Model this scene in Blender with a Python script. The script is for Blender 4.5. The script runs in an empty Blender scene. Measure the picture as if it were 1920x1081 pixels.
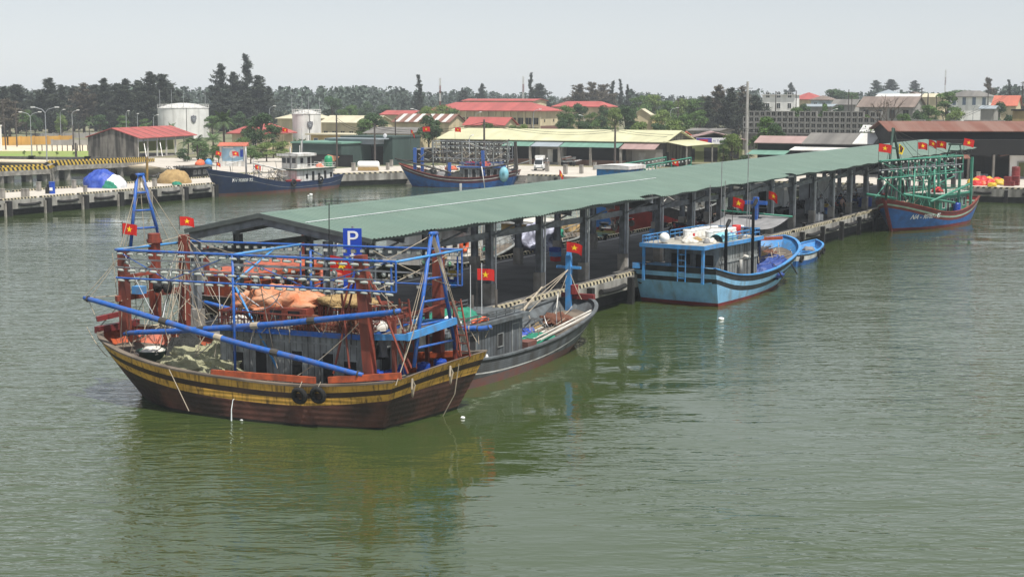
import bpy, bmesh, math, random
from mathutils import Vector, Matrix, noise
R = math.radians
PI = math.pi
sc = bpy.context.scene
C = sc.collection
rnd = random.Random(7)
SKY_STR, SKY_DUST, SKY_SAT, SUN_STR, EXPO = .096, .25, .3, 5.0, 0.22
SKY_TINT, SKY_HAZE = (.97, 1.0, 1.05), .3
HAZE = 0.00025
WAVE, WCOL1, WCOL2 = .115, (.038, .060, .016), (.050, .072, .022)

# ------------------------------------------------------------------ camera
CAMH, FPX, HY = 13.5, 2800.0, 180.0
PITCH = math.atan((540.5 - HY) / FPX)
cam = bpy.data.cameras.new('camera')
camo = bpy.data.objects.new('camera', cam)
C.objects.link(camo)
cam.sensor_width = 36
cam.lens = FPX / 1920 * 36
cam.clip_start = 0.5
cam.clip_end = 9000
camo.location = (0, 0, CAMH)
camo.rotation_euler = (PI / 2 - PITCH, 0, 0)
sc.camera = camo

def ray(px, py):                       # direction through a pixel of the 1920 px wide photograph
    u = (px - 960) / FPX
    v = -(py - 540.5) / FPX
    return Vector((u, math.cos(PITCH) + v * math.sin(PITCH), -math.sin(PITCH) + v * math.cos(PITCH)))
def P(px, py, z=0.0):                  # point on a level plane
    r = ray(px, py)
    return Vector((0, 0, CAMH)) + r * ((z - CAMH) / r.z)
def V(px, py, Y):                      # point at a distance
    r = ray(px, py)
    return Vector((0, 0, CAMH)) + r * (Y / r.y)

class Fr:                              # a local frame on the water plane
    def __init__(s, o, ang):
        s.o = Vector((o[0], o[1], 0)); s.ang = R(ang)
        s.x = Vector((math.cos(s.ang), math.sin(s.ang), 0))
        s.y = Vector((-s.x.y, s.x.x, 0)); s.z = Vector((0, 0, 1))
    def w(s, x, y, z=0): return s.o + s.x * x + s.y * y + s.z * z
    def loc(s, p):
        d = Vector(p) - s.o
        return Vector((d.dot(s.x), d.dot(s.y), d.z))
    def on(s, px, py, ax, val):
        n = getattr(s, ax); c = Vector((0, 0, CAMH)); r = ray(px, py)
        t = (s.o + n * val - c).dot(n) / r.dot(n)
        return s.loc(c + r * t)
    def P(s, px, py, z=0): return s.loc(P(px, py, z))

SH = Fr((-7.2, 73.2), 61.9)            # along the pier / across it

# ------------------------------------------------------------------ tags
def tag(o, label=None, cat=None, group=None, kind=None):
    if label: o['label'] = label
    if cat: o['category'] = cat
    if group: o['group'] = group
    if kind: o['kind'] = kind
    return o
def thing(name, label, cat, loc=(0, 0, 0), rz=0.0, group=None):
    o = bpy.data.objects.new(name, None)
    C.objects.link(o)
    o.location = loc; o.rotation_euler = (0, 0, rz); o.empty_display_size = .3
    return tag(o, label, cat, group)
def copy_tree(o, parent=None):
    c = o.copy(); C.objects.link(c)
    if parent: c.parent = parent
    for ch in list(o.children): copy_tree(ch, c)
    return c

# ------------------------------------------------------------------ mesh builder
class MB:
    def __init__(s): s.v = []; s.f = []; s.m = []
    def add(s, vs, fs, mi=0):
        b = len(s.v); s.v += [tuple(v) for v in vs]
        for i, f in enumerate(fs):
            s.f.append(tuple(b + k for k in f)); s.m.append(mi if isinstance(mi, int) else mi[i])
        return s
    def hexa(s, a, mi=0):
        return s.add(a, [(0, 3, 2, 1), (4, 5, 6, 7), (0, 1, 5, 4), (1, 2, 6, 5), (2, 3, 7, 6), (3, 0, 4, 7)], mi)
    def box(s, x0, x1, y0, y1, z0, z1, mi=0):
        return s.hexa([(x0, y0, z0), (x1, y0, z0), (x1, y1, z0), (x0, y1, z0), (x0, y0, z1), (x1, y0, z1), (x1, y1, z1), (x0, y1, z1)], mi)
    def cbox(s, c, sz, rz=0, mi=0, tilt=0):
        M = Matrix.Translation(c) @ Matrix.Rotation(rz, 4, 'Z') @ Matrix.Rotation(tilt, 4, 'X')
        h = [k / 2 for k in sz]
        return s.hexa([M @ Vector((a * h[0], b * h[1], d * h[2])) for d in (-1, 1) for a, b in ((-1, -1), (1, -1), (1, 1), (-1, 1))], mi)
    def beam(s, p, q, w, h, mi=0, up=(0, 0, 1)):
        p = Vector(p); q = Vector(q); d = (q - p).normalized(); u = Vector(up)
        if abs(d.dot(u)) > .98: u = Vector((1, 0, 0))
        a = d.cross(u).normalized() * (w / 2); b = a.cross(d).normalized() * (h / 2)
        return s.hexa([p - a - b, p + a - b, p + a + b, p - a + b, q - a - b, q + a - b, q + a + b, q - a + b], mi)
    def tube(s, pts, r, n=6, mi=0, cap=True):
        pts = [Vector(p) for p in pts]; k = len(pts)
        rs = r if isinstance(r, (list, tuple)) else [r] * k
        ring = []
        for i, p in enumerate(pts):
            d = (pts[min(i + 1, k - 1)] - pts[max(i - 1, 0)])
            d = d.normalized() if d.length > 1e-6 else Vector((0, 0, 1))
            u = Vector((0, 0, 1)) if abs(d.z) < .9 else Vector((1, 0, 0))
            a = d.cross(u).normalized(); b = a.cross(d).normalized()
            ring += [p + (a * math.cos(2 * PI * j / n) + b * math.sin(2 * PI * j / n)) * rs[i] for j in range(n)]
        fs = [(i * n + j, i * n + (j + 1) % n, (i + 1) * n + (j + 1) % n, (i + 1) * n + j) for i in range(k - 1) for j in range(n)]
        if cap: fs += [tuple(range(n))[::-1], tuple((k - 1) * n + j for j in range(n))]
        return s.add(ring, fs, mi)
    def lathe(s, prof, c=(0, 0, 0), n=12, mi=0, axis='z', cap=True):
        c = Vector(c); vs = []
        for r, z in prof:
            for j in range(n):
                x, y = r * math.cos(2 * PI * j / n), r * math.sin(2 * PI * j / n)
                vs.append(c + (Vector((x, y, z)) if axis == 'z' else Vector((z, x, y)) if axis == 'x' else Vector((y, z, x))))
        k = len(prof)
        fs = [(i * n + j, i * n + (j + 1) % n, (i + 1) * n + (j + 1) % n, (i + 1) * n + j) for i in range(k - 1) for j in range(n)]
        if cap: fs += [tuple(range(n))[::-1], tuple((k - 1) * n + j for j in range(n))]
        return s.add(vs, fs, mi)
    def torus(s, c, Rr, r, axis='y', n=16, k=8, mi=0):
        vs = []
        for i in range(n):
            a = 2 * PI * i / n
            for j in range(k):
                b = 2 * PI * j / k; q = Rr + r * math.cos(b)
                x, y, z = q * math.cos(a), r * math.sin(b), q * math.sin(a)
                vs.append(Vector(c) + (Vector((x, y, z)) if axis == 'y' else Vector((y, x, z)) if axis == 'x' else Vector((x, z, y))))
        return s.add(vs, [(i * k + j, i * k + (j + 1) % k, ((i + 1) % n) * k + (j + 1) % k, ((i + 1) % n) * k + j) for i in range(n) for j in range(k)], mi)
    def prism(s, poly, d, mi=0):
        poly = [Vector(p) for p in poly]; d = Vector(d); n = len(poly)
        return s.add(poly + [p + d for p in poly], [tuple(range(n))[::-1], tuple(range(n, 2 * n))] + [(i, (i + 1) % n, n + (i + 1) % n, n + i) for i in range(n)], mi)
    def grid(s, fn, nu, nv, mi=0):
        vs = [fn(i / nu, j / nv) for i in range(nu + 1) for j in range(nv + 1)]
        return s.add(vs, [(i * (nv + 1) + j, (i + 1) * (nv + 1) + j, (i + 1) * (nv + 1) + j + 1, i * (nv + 1) + j + 1) for i in range(nu) for j in range(nv)], mi)
    def blob(s, c, rad, seed=0, lump=.18, n=18, k=10, mi=0, flat=True, freq=3):
        n = int(n * 1.3); k = int(k * 1.4)
        o_ = Vector((seed * 3.7, seed * 1.3, seed * .9)); sx_ = freq / 3.0
        def fn(u, v):
            a = 2 * PI * u; b = PI * (v - .5); d0 = Vector((math.cos(a) * math.cos(b), math.sin(a) * math.cos(b), math.sin(b)))
            d = 1 + lump * 1.3 * noise.noise(d0 * 1.7 * sx_ + o_) + lump * (.55 - abs(noise.noise(d0 * 4.1 * sx_ + o_))) + lump * .5 * noise.noise(d0 * 9 * sx_ + o_)
            z = d0.z * rad[2] * d
            if flat: z = max(z, -.12 * rad[2])
            return Vector(c) + Vector((d0.x * rad[0] * d, d0.y * rad[1] * d, z))
        return s.grid(fn, n, k, mi)
    def build(s, name, mats=None, parent=None, smooth=False, label=None):
        me = bpy.data.meshes.new(name)
        me.from_pydata(s.v, [], s.f)
        mats = mats if isinstance(mats, (list, tuple)) else [mats]
        for m in mats: me.materials.append(m)
        if len(mats) > 1: me.polygons.foreach_set('material_index', s.m)
        if smooth: me.polygons.foreach_set('use_smooth', [True] * len(me.polygons))
        me.update()
        o = bpy.data.objects.new(name, me); C.objects.link(o)
        if parent: o.parent = parent
        if label: o['label'] = label
        return o

def inst(name, mesh, parent=None, loc=None, rot=None, scale=None):
    o = bpy.data.objects.new(name, mesh); C.objects.link(o)
    if parent: o.parent = parent
    if loc is not None: o.location = loc
    if rot is not None: o.rotation_euler = rot
    if scale is not None: o.scale = scale if hasattr(scale, '__len__') else (scale,) * 3
    return o
def sag(p, q, d, n=8):
    p = Vector(p); q = Vector(q)
    return [p.lerp(q, i / n) - Vector((0, 0, 4 * d * (i / n) * (1 - i / n))) for i in range(n + 1)]
def rope(parent, p, q, d=.0, r=.016, m=None, name='rope'):
    return MB().tube(sag(p, q, d, 8 if d else 1), r, 5).build(name, m or M['rope'], parent)
def textmesh(s, size, m, parent, matrix, name='lettering', depth=.01, sx=1.0, bold=0.0):
    cu = bpy.data.curves.new('t', 'FONT'); cu.body = s; cu.size = size; cu.align_x = 'CENTER'; cu.align_y = 'CENTER'; cu.extrude = depth; cu.offset = bold
    t = bpy.data.objects.new('t', cu); C.objects.link(t)
    dg = bpy.context.evaluated_depsgraph_get()
    me = bpy.data.meshes.new_from_object(t.evaluated_get(dg))
    bpy.data.objects.remove(t); bpy.data.curves.remove(cu)
    me.name = name; me.materials.clear(); me.materials.append(m)
    o = bpy.data.objects.new(name, me); C.objects.link(o)
    o.parent = parent; o.matrix_local = matrix @ Matrix.Diagonal((sx, 1, 1, 1))
    return o

# ------------------------------------------------------------------ materials
M = {}
def mat(name, col, rough=.75, metal=0.0, var=.18, scale=1.5, dirt=None, damt=.5, dscale=1.0, dth=.5, streak=0, bump=0.0, bscale=25.0, wave=None, spec=.4, island=0.0, dsoft=.12, trans=0):
    m = bpy.data.materials.new(name); m.use_nodes = True
    nt = m.node_tree; N = nt.nodes; L = nt.links
    b = N['Principled BSDF']
    b.inputs['Roughness'].default_value = rough; b.inputs['Metallic'].default_value = metal
    b.inputs['Specular IOR Level'].default_value = spec
    tc = N.new('ShaderNodeTexCoord'); src = tc.outputs['Object']
    def noise(sca, det=4, mp=None):
        n = N.new('ShaderNodeTexNoise'); n.inputs['Scale'].default_value = sca; n.inputs['Detail'].default_value = det
        if mp:
            q = N.new('ShaderNodeMapping'); q.inputs['Scale'].default_value = mp; L.new(src, q.inputs[0]); L.new(q.outputs[0], n.inputs['Vector'])
        else: L.new(src, n.inputs['Vector'])
        return n.outputs['Fac']
    def mix(fac, a, bcol):
        x = N.new('ShaderNodeMix'); x.data_type = 'RGBA'
        for k, val in ((0, fac), (6, a), (7, bcol)):
            if hasattr(val, 'is_linked') or hasattr(val, 'links'): L.new(val, x.inputs[k])
            else: x.inputs[k].default_value = val if k == 0 else (*val[:3], 1)
        return x.outputs[2]
    def ramp(fac, a, c):
        r = N.new('ShaderNodeMapRange'); r.inputs[1].default_value = a; r.inputs[2].default_value = c; L.new(fac, r.inputs[0]); return r.outputs[0]
    col = tuple(col)
    lo = tuple(max(0, c * (1 - var)) for c in col); hi = tuple(min(1, c * (1 + var)) for c in col)
    out = mix(ramp(noise(scale), .3, .7), lo, hi)
    if island:
        g = N.new('ShaderNodeNewGeometry')
        h = N.new('ShaderNodeHueSaturation'); h.inputs['Fac'].default_value = 1
        L.new(ramp(g.outputs['Random Per Island'], 0, 1), h.inputs['Value'])
        mr = h.inputs['Value'].links[0].from_node; mr.inputs[3].default_value = 1 - island; mr.inputs[4].default_value = 1 + island
        L.new(out, h.inputs['Color']); out = h.outputs[0]
    if dirt:
        fac = ramp(noise(dscale, 6, (1, 1, .12) if streak == 1 else (.12, 1, 1) if streak == 2 else (1, .05, .05) if streak == 3 else None), dth - dsoft, dth + dsoft)
        mu = N.new('ShaderNodeMath'); mu.operation = 'MULTIPLY'; mu.inputs[1].default_value = damt; L.new(fac, mu.inputs[0])
        out = mix(mu.outputs[0], out, dirt)
    L.new(out, b.inputs['Base Color'])
    hgt = None
    if wave:
        w = N.new('ShaderNodeTexWave'); w.bands_direction = wave[0]; w.inputs['Scale'].default_value = wave[1]
        L.new(src, w.inputs['Vector']); hgt = w.outputs['Fac']
        bp = N.new('ShaderNodeBump'); bp.inputs['Strength'].default_value = wave[2]; bp.inputs['Distance'].default_value = wave[3] if len(wave) > 3 else .05
        L.new(hgt, bp.inputs['Height']); L.new(bp.outputs[0], b.inputs['Normal'])
    if bump:
        bp2 = N.new('ShaderNodeBump'); bp2.inputs['Strength'].default_value = bump; bp2.inputs['Distance'].default_value = .1
        L.new(noise(bscale, 5), bp2.inputs['Height'])
        if wave: L.new(bp.outputs[0], bp2.inputs['Normal'])
        L.new(bp2.outputs[0], b.inputs['Normal'])
    if trans:
        t = N.new('ShaderNodeBsdfTranslucent'); L.new(out, t.inputs[0])
        ms = N.new('ShaderNodeMixShader'); ms.inputs[0].default_value = trans
        L.new(b.outputs[0], ms.inputs[1]); L.new(t.outputs[0], ms.inputs[2]); L.new(ms.outputs[0], N['Material Output'].inputs[0])
    M[name] = m
    return m
def stripes(name, a, b, period, rough=.8, ax=(1, 0, 0), duty=.5):
    m = mat(name, a, rough, var=.25, scale=4, dirt=(.1, .09, .07), damt=.5, dscale=2, dth=.58)
    nt = m.node_tree; N = nt.nodes; L = nt.links
    bs = N['Principled BSDF']; old = bs.inputs['Base Color'].links[0].from_socket
    tc = N.new('ShaderNodeTexCoord'); d = N.new('ShaderNodeVectorMath'); d.operation = 'DOT_PRODUCT'; d.inputs[1].default_value = [k / period for k in ax]
    L.new(tc.outputs['Object'], d.inputs[0])
    f = N.new('ShaderNodeMath'); f.operation = 'FRACT'; L.new(d.outputs['Value'], f.inputs[0])
    g = N.new('ShaderNodeMath'); g.operation = 'GREATER_THAN'; g.inputs[1].default_value = duty; L.new(f.outputs[0], g.inputs[0])
    x = N.new('ShaderNodeMix'); x.data_type = 'RGBA'; L.new(g.outputs[0], x.inputs[0]); L.new(old, x.inputs[6]); x.inputs[7].default_value = (*b, 1)
    L.new(x.outputs[2], bs.inputs['Base Color'])
    return m

K = (.02, .018, .016)
mat('yellow_hull', (.55, .31, .055), .6, dirt=K, damt=.85, dscale=8.0, dth=.60, dsoft=.12, streak=1, var=.25, scale=.9, bump=.15, bscale=6, wave=('Z', 1.7, .35, .03))
mat('brown_hull', (.045, .024, .018), .6, dirt=(.015, .012, .01), damt=.7, dscale=1.2, bump=.15, bscale=6)
mat('maroon_hull', (.115, .046, .034), .65, dirt=(.012, .011, .01), damt=.85, dscale=.7, dth=.47, bump=.2, bscale=5, wave=('Z', 1.3, .3, .03))
mat('boot_dark', (.012, .013, .01), .6, dirt=(.03, .028, .018), damt=.5)
mat('orange_paint', (.50, .10, .035), .55, dirt=(.10, .04, .03), damt=.6, dscale=2.5, dth=.5)
mat('redbrown', (.24, .05, .03), .6, dirt=(.05, .025, .02), damt=.6, dscale=2.2, dth=.5, streak=1)
mat('blue_pipe', (.02, .12, .46), .5, dirt=(.09, .075, .08), damt=.75, dscale=4, dth=.56, var=.35, scale=4)
mat('lightblue', (.06, .27, .60), .55, dirt=(.16, .15, .14), damt=.5, dscale=2.5, dth=.57)
mat('skyblue_hull', (.22, .45, .66), .5, dirt=(.17, .14, .08), damt=.6, dscale=2.2, dth=.63, streak=1, wave=('Z', 3.2, .15, .02))
mat('black_paint', (.012, .013, .016), .5, dirt=(.06, .06, .06), damt=.4, dscale=2)
mat('grey_wood', (.27, .285, .28), .8, dirt=(.09, .09, .085), damt=.7, dscale=2.2, dth=.54, streak=1, var=.25, scale=3, wave=('X', 5.0, .35, .02))
mat('slate_wood', (.105, .12, .13), .8, dirt=(.05, .05, .05), damt=.7, dscale=1.8, dth=.52, streak=1, var=.25, scale=3)
mat('grey_hull', (.105, .115, .125), .7, dirt=(.04, .035, .03), damt=.7, dscale=1.2, dth=.53, streak=1, wave=('Z', 3, .2, .02))
mat('rust_hull', (.19, .075, .06), .75, dirt=(.09, .085, .08), damt=.7, dscale=1.5)
mat('navy', (.014, .032, .095), .45, dirt=(.06, .07, .08), damt=.35, dscale=1.2, dth=.6)
mat('royal_hull', (.02, .13, .42), .5, dirt=(.02, .03, .06), damt=.4, dscale=1.2)
mat('red_hull', (.20, .025, .025), .5, dirt=(.05, .02, .02), damt=.4)
mat('purple_hull', (.10, .025, .045), .55, dirt=(.03, .02, .02), damt=.4)
mat('palegreen', (.30, .42, .33), .55)
mat('green_pipe', (.045, .23, .16), .5, dirt=(.12, .10, .08), damt=.5, dscale=3, dth=.6)
mat('darkgreen', (.012, .05, .036), .6, dirt=(.05, .045, .04), damt=.5)
mat('deck_wood', (.17, .14, .11), .85, dirt=(.05, .045, .04), damt=.6, wave=('Y', 5, .4, .02))
mat('ochre_paint', (.30, .19, .045), .7, dirt=(.1, .07, .04), damt=.6)
mat('white_paint', (.64, .64, .62), .5, dirt=(.26, .22, .17), damt=.6, dscale=1.8, dth=.57, streak=1)
mat('white_plastic', (.80, .80, .78), .4, var=.05)
mat('offwhite', (.62, .60, .55), .7, dirt=(.33, .30, .25), damt=.5)
mat('black', (.012, .012, .013), .7)
mat('rubber', (.014, .014, .014), .85, bump=.2)
mat('dark_in', (.02, .02, .02), .9)  # near-black colour that paints in the shade of interiors and openings
mat('glass', (.025, .03, .035), .12, spec=.6, var=.3)
mat('rope', (.36, .31, .24), .9, var=.3)
mat('rope_dark', (.06, .055, .05), .9)
mat('roof_litter', (.42, .40, .35), .85, dirt=(.20, .19, .16), damt=.7, dscale=2.0, dth=.5)
mat('navy_tarp', (.018, .05, .24), .55, dirt=(.06, .10, .26), damt=.5, dscale=1.5, bump=.8, bscale=3)
mat('steel', (.30, .31, .32), .45, metal=.5, dirt=(.12, .07, .05), damt=.4)
mat('bulb', (.45, .47, .43), .15, spec=.8, var=.1)
mat('bulb_green', (.20, .42, .24), .15, spec=.8)
mat('bulb_socket', (.10, .12, .12), .5)
mat('orange_cloth', (.58, .20, .09), .8, dirt=(.42, .30, .20), damt=.7, dscale=1.5, bump=.6, bscale=4)
mat('olive_net', (.38, .375, .24), .95, dirt=(.22, .22, .13), damt=.6, dscale=2.2, bump=1, bscale=14)
mat('black_net', (.022, .024, .024), .95, dirt=(.06, .06, .055), damt=.6, bump=1, bscale=14)
mat('green_net', (.02, .20, .13), .95, dirt=(.05, .30, .20), damt=.6, dscale=3, bump=1, bscale=18)
mat('tan_net', (.42, .29, .13), .95, dirt=(.24, .16, .07), damt=.6, dscale=3, bump=1, bscale=12)
mat('brown_net', (.14, .06, .04), .95, dirt=(.22, .10, .06), damt=.6, dscale=4, bump=1, bscale=18)
mat('blue_tarp', (.02, .06, .36), .5, dirt=(.10, .17, .50), damt=.5, dscale=1.8, dth=.55, bump=1, bscale=2.2)
mat('white_tarp', (.72, .74, .78), .6, bump=.6, bscale=3)
mat('lilac_tarp', (.46, .48, .60), .7, dirt=(.06, .06, .09), damt=.8, dscale=.9, dth=.52, dsoft=.05, bump=.6, bscale=3)
mat('grey_tarp', (.23, .23, .235), .8, dirt=(.15, .15, .15), damt=.5, bump=.4, bscale=3)
mat('blue_plastic', (.012, .06, .36), .35, var=.1)
mat('green_plastic', (.02, .26, .12), .4, var=.1)
mat('tub_green', (.03, .07, .055), .6)
mat('teal_paint', (.20, .52, .64), .6, dirt=(.30, .30, .25), damt=.4)
mat('yellow_plastic', (.52, .36, .03), .5)
mat('red_cloth', (.62, .025, .02), .8, trans=.25, var=.08)
mat('star_yellow', (.90, .62, .02), .8, var=.05)
mat('flag_white', (.75, .72, .65), .8)
mat('red_plastic', (.50, .03, .03), .5)
mat('orange_plastic', (.70, .13, .05), .5)
mat('skin', (.30, .16, .10), .6, var=.08)
mat('hair', (.01, .009, .008), .6)
mat('shorts_dark', (.02, .022, .03), .85)
mat('shirt_white', (.72, .72, .70), .85)
mat('roof_green', (.125, .186, .150), .48, var=.10, scale=.4, dirt=(.105, .165, .135), damt=.55, dscale=1.1, dth=.53, dsoft=.05, streak=3, spec=.6)
mat('roof_under', (.10, .115, .11), .9)
mat('frame_steel', (.23, .25, .275), .6, dirt=(.07, .06, .055), damt=.5, dscale=2)
mat('concrete', (.33, .31, .28), .9, dirt=(.12, .11, .095), damt=.6, dscale=1.1, var=.15, bump=.25, bscale=12)
mat('concrete_dark', (.055, .055, .052), .9, dirt=(.025, .025, .024), damt=.6, bump=.2)  # concrete tone darkened to hold the shade below decks and quay edges
mat('concrete_pale', (.52, .48, .42), .9, dirt=(.34, .31, .27), damt=.5, dscale=.6, var=.12, scale=.3, bump=.15, bscale=8)
mat('quay_wall', (.34, .33, .30), .9, dirt=(.07, .065, .055), damt=.75, dscale=1.0, dth=.52, streak=1, bump=.2)
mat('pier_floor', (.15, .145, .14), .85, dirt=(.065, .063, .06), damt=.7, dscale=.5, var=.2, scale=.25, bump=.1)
mat('white_line', (.62, .61, .58), .8)
stripes('kerb_stripe', (.60, .53, .36), (.02, .02, .02), .5, ax=(1, .7, .5))
stripes('ramp_stripe', (.62, .42, .06), (.02, .02, .02), 1.15, ax=(1, 1, .6))
mat('pvc', (.60, .62, .64), .4)
mat('sand', (.66, .57, .43), .95, dirt=(.40, .32, .22), damt=.5, dscale=.3, bump=.3)
mat('lawn', (.20, .29, .06), .95, dirt=(.26, .25, .09), damt=.6, dscale=.15, bump=.4, bscale=4)
mat('ground', (.14, .15, .08), .95, dirt=(.26, .22, .15), damt=.7, dscale=.03, bump=.2)
mat('trunk', (.10, .08, .065), .95, var=.3)
mat('leaf_casuarina', (.058, .070, .053), .85, var=.3, scale=.4, island=.45, spec=.2, trans=.15)
mat('leaf_dry', (.12, .105, .08), .9, var=.3, scale=.4, island=.4, spec=.1)
mat('leaf_green', (.090, .155, .045), .75, var=.35, scale=.6, island=.5, spec=.3, trans=.2)
mat('leaf_dark', (.055, .098, .040), .75, var=.35, scale=.6, island=.5, spec=.3, trans=.15)
mat('leaf_lime', (.15, .21, .06), .75, var=.3, scale=.6, island=.45, spec=.3, trans=.2)
mat('leaf_palm', (.075, .12, .045), .7, var=.3, island=.4, trans=.15)
mat('leaf_far', (.075, .10, .08), .9, var=.4, scale=.02, island=.22, spec=.1)  # foliage lightened and blued, part of the distance haze put into its colour
def roofm(n, c, **k): mat(n, c, .75, var=.12, scale=.4, wave=('X', 1.2, .5, .06), streak=3, **k)
roofm('roof_red', (.40, .095, .085), dirt=(.27, .07, .065), damt=.6, dscale=.4)
roofm('roof_orange', (.48, .14, .09), dirt=(.33, .10, .07), damt=.5)
roofm('roof_yellow', (.54, .53, .34), dirt=(.42, .41, .27), damt=.6, dscale=.3)
roofm('roof_cream', (.56, .52, .38), dirt=(.42, .38, .27), damt=.5)
roofm('roof_grey', (.20, .19, .175), dirt=(.09, .085, .08), damt=.7, dscale=.5)
roofm('roof_brown', (.21, .165, .14), dirt=(.13, .10, .085), damt=.6)
roofm('roof_rust', (.17, .07, .048), dirt=(.24, .15, .12), damt=.6, dscale=.8)
roofm('roof_white', (.62, .62, .60), dirt=(.42, .40, .37), damt=.5)
roofm('roof_teal', (.15, .29, .23), dirt=(.10, .19, .15), damt=.5)
roofm('roof_pink', (.36, .25, .235), dirt=(.27, .18, .165), damt=.5)
roofm('roof_bluegrey', (.27, .31, .34))
def wallm(n, c, d=None, **k): mat(n, c, .9, var=.1, scale=.5, dirt=d or tuple(x * .55 for x in c), damt=.5, dscale=.6, streak=1, **k)
wallm('wall_cream', (.58, .50, .33)); wallm('wall_yellow', (.60, .47, .22)); wallm('wall_white', (.80, .80, .78), dth=.58)
wallm('wall_tank', (.72, .72, .70), (.20, .19, .17), dth=.60); wallm('wall_grey', (.30, .29, .27)); wallm('wall_olive', (.17, .19, .08))
wallm('wall_darkgreen', (.045, .075, .068)); wallm('wall_blue', (.48, .58, .64)); mat('wall_stain', (.19, .175, .155), .9, var=.15, dirt=(.03, .028, .026), damt=.92, dscale=1.4, dth=.49, streak=1)
wallm('wall_black', (.013, .013, .013)); wallm('wall_brick', (.30, .17, .12)); wallm('wall_ochre', (.55, .31, .07))
wallm('wall_stained_yellow', (.44, .33, .16), (.05, .045, .04))
mat('shutter_blue', (.10, .14, .22), .6)
mat('door_grey', (.33, .33, .32), .7)
mat('brown_tile', (.16, .08, .06), .8)
mat('sign_blue', (.012, .055, .42), .45, var=.04)
mat('sign_white', (.78, .78, .78), .6, var=.03)
mat('sign_sky', (.30, .48, .62), .6, var=.25, scale=.8)
mat('sign_purple', (.10, .06, .30), .6, var=.3, scale=1.5)
mat('emblem', (.10, .10, .12), .7)
mat('van_white', (.75, .75, .75), .3, var=.03)
mat('silver', (.42, .44, .46), .3, metal=.4, var=.05)
mat('bike_red', (.30, .02, .02), .35); mat('bike_blue', (.02, .05, .2), .35); mat('bike_black', (.012, .012, .013), .35); mat('bike_silver', (.4, .4, .4), .35)
mat('truck_box', (.50, .52, .53), .5, dirt=(.3, .3, .3), damt=.4)
mat('lamp_metal', (.33, .35, .37), .5, metal=.3)
mat('pole_concrete', (.40, .39, .37), .9, dirt=(.25, .24, .22), damt=.5)
mat('pole_dark', (.07, .06, .055), .9)
mat('stone_wall', (.085, .08, .075), .95, dirt=(.16, .15, .135), damt=.6, dscale=1.5, bump=.6, bscale=2)
mat('block', (.24, .235, .225), .9, dirt=(.12, .115, .11), damt=.5, dscale=1)
mat('foam', (.75, .77, .76), .6)
mat('stream', (.75, .80, .80), .2)
# ------------------------------------------------------------------ sky, sun, air
EL, AZ = R(64), (0.64, -0.77)
wd = bpy.data.worlds.new('World'); sc.world = wd; wd.use_nodes = True
nt = wd.node_tree; bg = nt.nodes['Background']
sky = nt.nodes.new('ShaderNodeTexSky'); sky.sky_type = 'NISHITA'; sky.sun_disc = False
sky.sun_elevation = EL; sky.sun_rotation = math.atan2(AZ[0], AZ[1]); sky.dust_density = SKY_DUST; sky.air_density = 1.0; sky.ozone_density = 1.6
hs = nt.nodes.new('ShaderNodeHueSaturation'); hs.inputs['Saturation'].default_value = SKY_SAT
nt.links.new(sky.outputs[0], hs.inputs['Color']); tn = nt.nodes.new('ShaderNodeMix'); tn.data_type = 'RGBA'; tn.blend_type = 'MULTIPLY'; tn.inputs[0].default_value = 1; tn.inputs[7].default_value = (*SKY_TINT, 1)
nt.links.new(hs.outputs[0], tn.inputs[6])
hm = nt.nodes.new('ShaderNodeMix'); hm.data_type = 'RGBA'; hm.inputs[0].default_value = SKY_HAZE; hm.inputs[7].default_value = (6.6, 6.9, 7.2, 1)   # thin white high haze over the whole sky
nt.links.new(tn.outputs[2], hm.inputs[6]); nt.links.new(hm.outputs[2], bg.inputs[0])
bg.inputs[1].default_value = SKY_STR
sun = bpy.data.lights.new('sun', 'SUN'); sun.energy = SUN_STR; sun.angle = R(.6); sun.color = (1, .955, .88)
suno = bpy.data.objects.new('sun', sun); C.objects.link(suno)
sd = Vector((AZ[0] * math.cos(EL), AZ[1] * math.cos(EL), math.sin(EL)))
suno.rotation_euler = sd.to_track_quat('Z', 'Y').to_euler(); suno.location = (40, -40, 120)
sc.view_settings.view_transform = 'Standard'; sc.view_settings.look = 'None'
sc.view_settings.exposure = EXPO; sc.view_settings.gamma = 1

if HAZE:
    hz = MB().box(-2600, 2600, -60, 3400, -2.0, 42.0)
    m = bpy.data.materials.new('haze_air'); m.use_nodes = True; n = m.node_tree
    n.nodes.remove(n.nodes['Principled BSDF'])
    pv = n.nodes.new('ShaderNodeVolumePrincipled'); pv.inputs['Color'].default_value = (.86, .93, 1.0, 1); pv.inputs['Density'].default_value = HAZE
    pv.inputs['Anisotropy'].default_value = -.25
    n.links.new(pv.outputs[0], n.nodes['Material Output'].inputs['Volume'])
    h = hz.build('haze', m); tag(h, kind='stuff')

# ------------------------------------------------------------------ water
wm = bpy.data.materials.new('harbour_water'); wm.use_nodes = True
n = wm.node_tree; N = n.nodes; L = n.links; b = N['Principled BSDF']
tc = N.new('ShaderNodeTexCoord')
def wnoise(scale, mp, det=3, rot=0.0, dist=0.0):
    q = N.new('ShaderNodeMapping'); q.inputs['Scale'].default_value = mp; q.inputs['Rotation'].default_value = (0, 0, rot)
    L.new(tc.outputs['Object'], q.inputs[0])
    t = N.new('ShaderNodeTexNoise'); t.inputs['Scale'].default_value = scale; t.inputs['Detail'].default_value = det; t.inputs['Distortion'].default_value = dist
    L.new(q.outputs[0], t.inputs[0]); return t.outputs['Fac']
def mth(op, a, c):
    x = N.new('ShaderNodeMath'); x.operation = op
    for i, k in enumerate((a, c)):
        if hasattr(k, 'links'): L.new(k, x.inputs[i])
        else: x.inputs[i].default_value = k
    return x.outputs[0]
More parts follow.
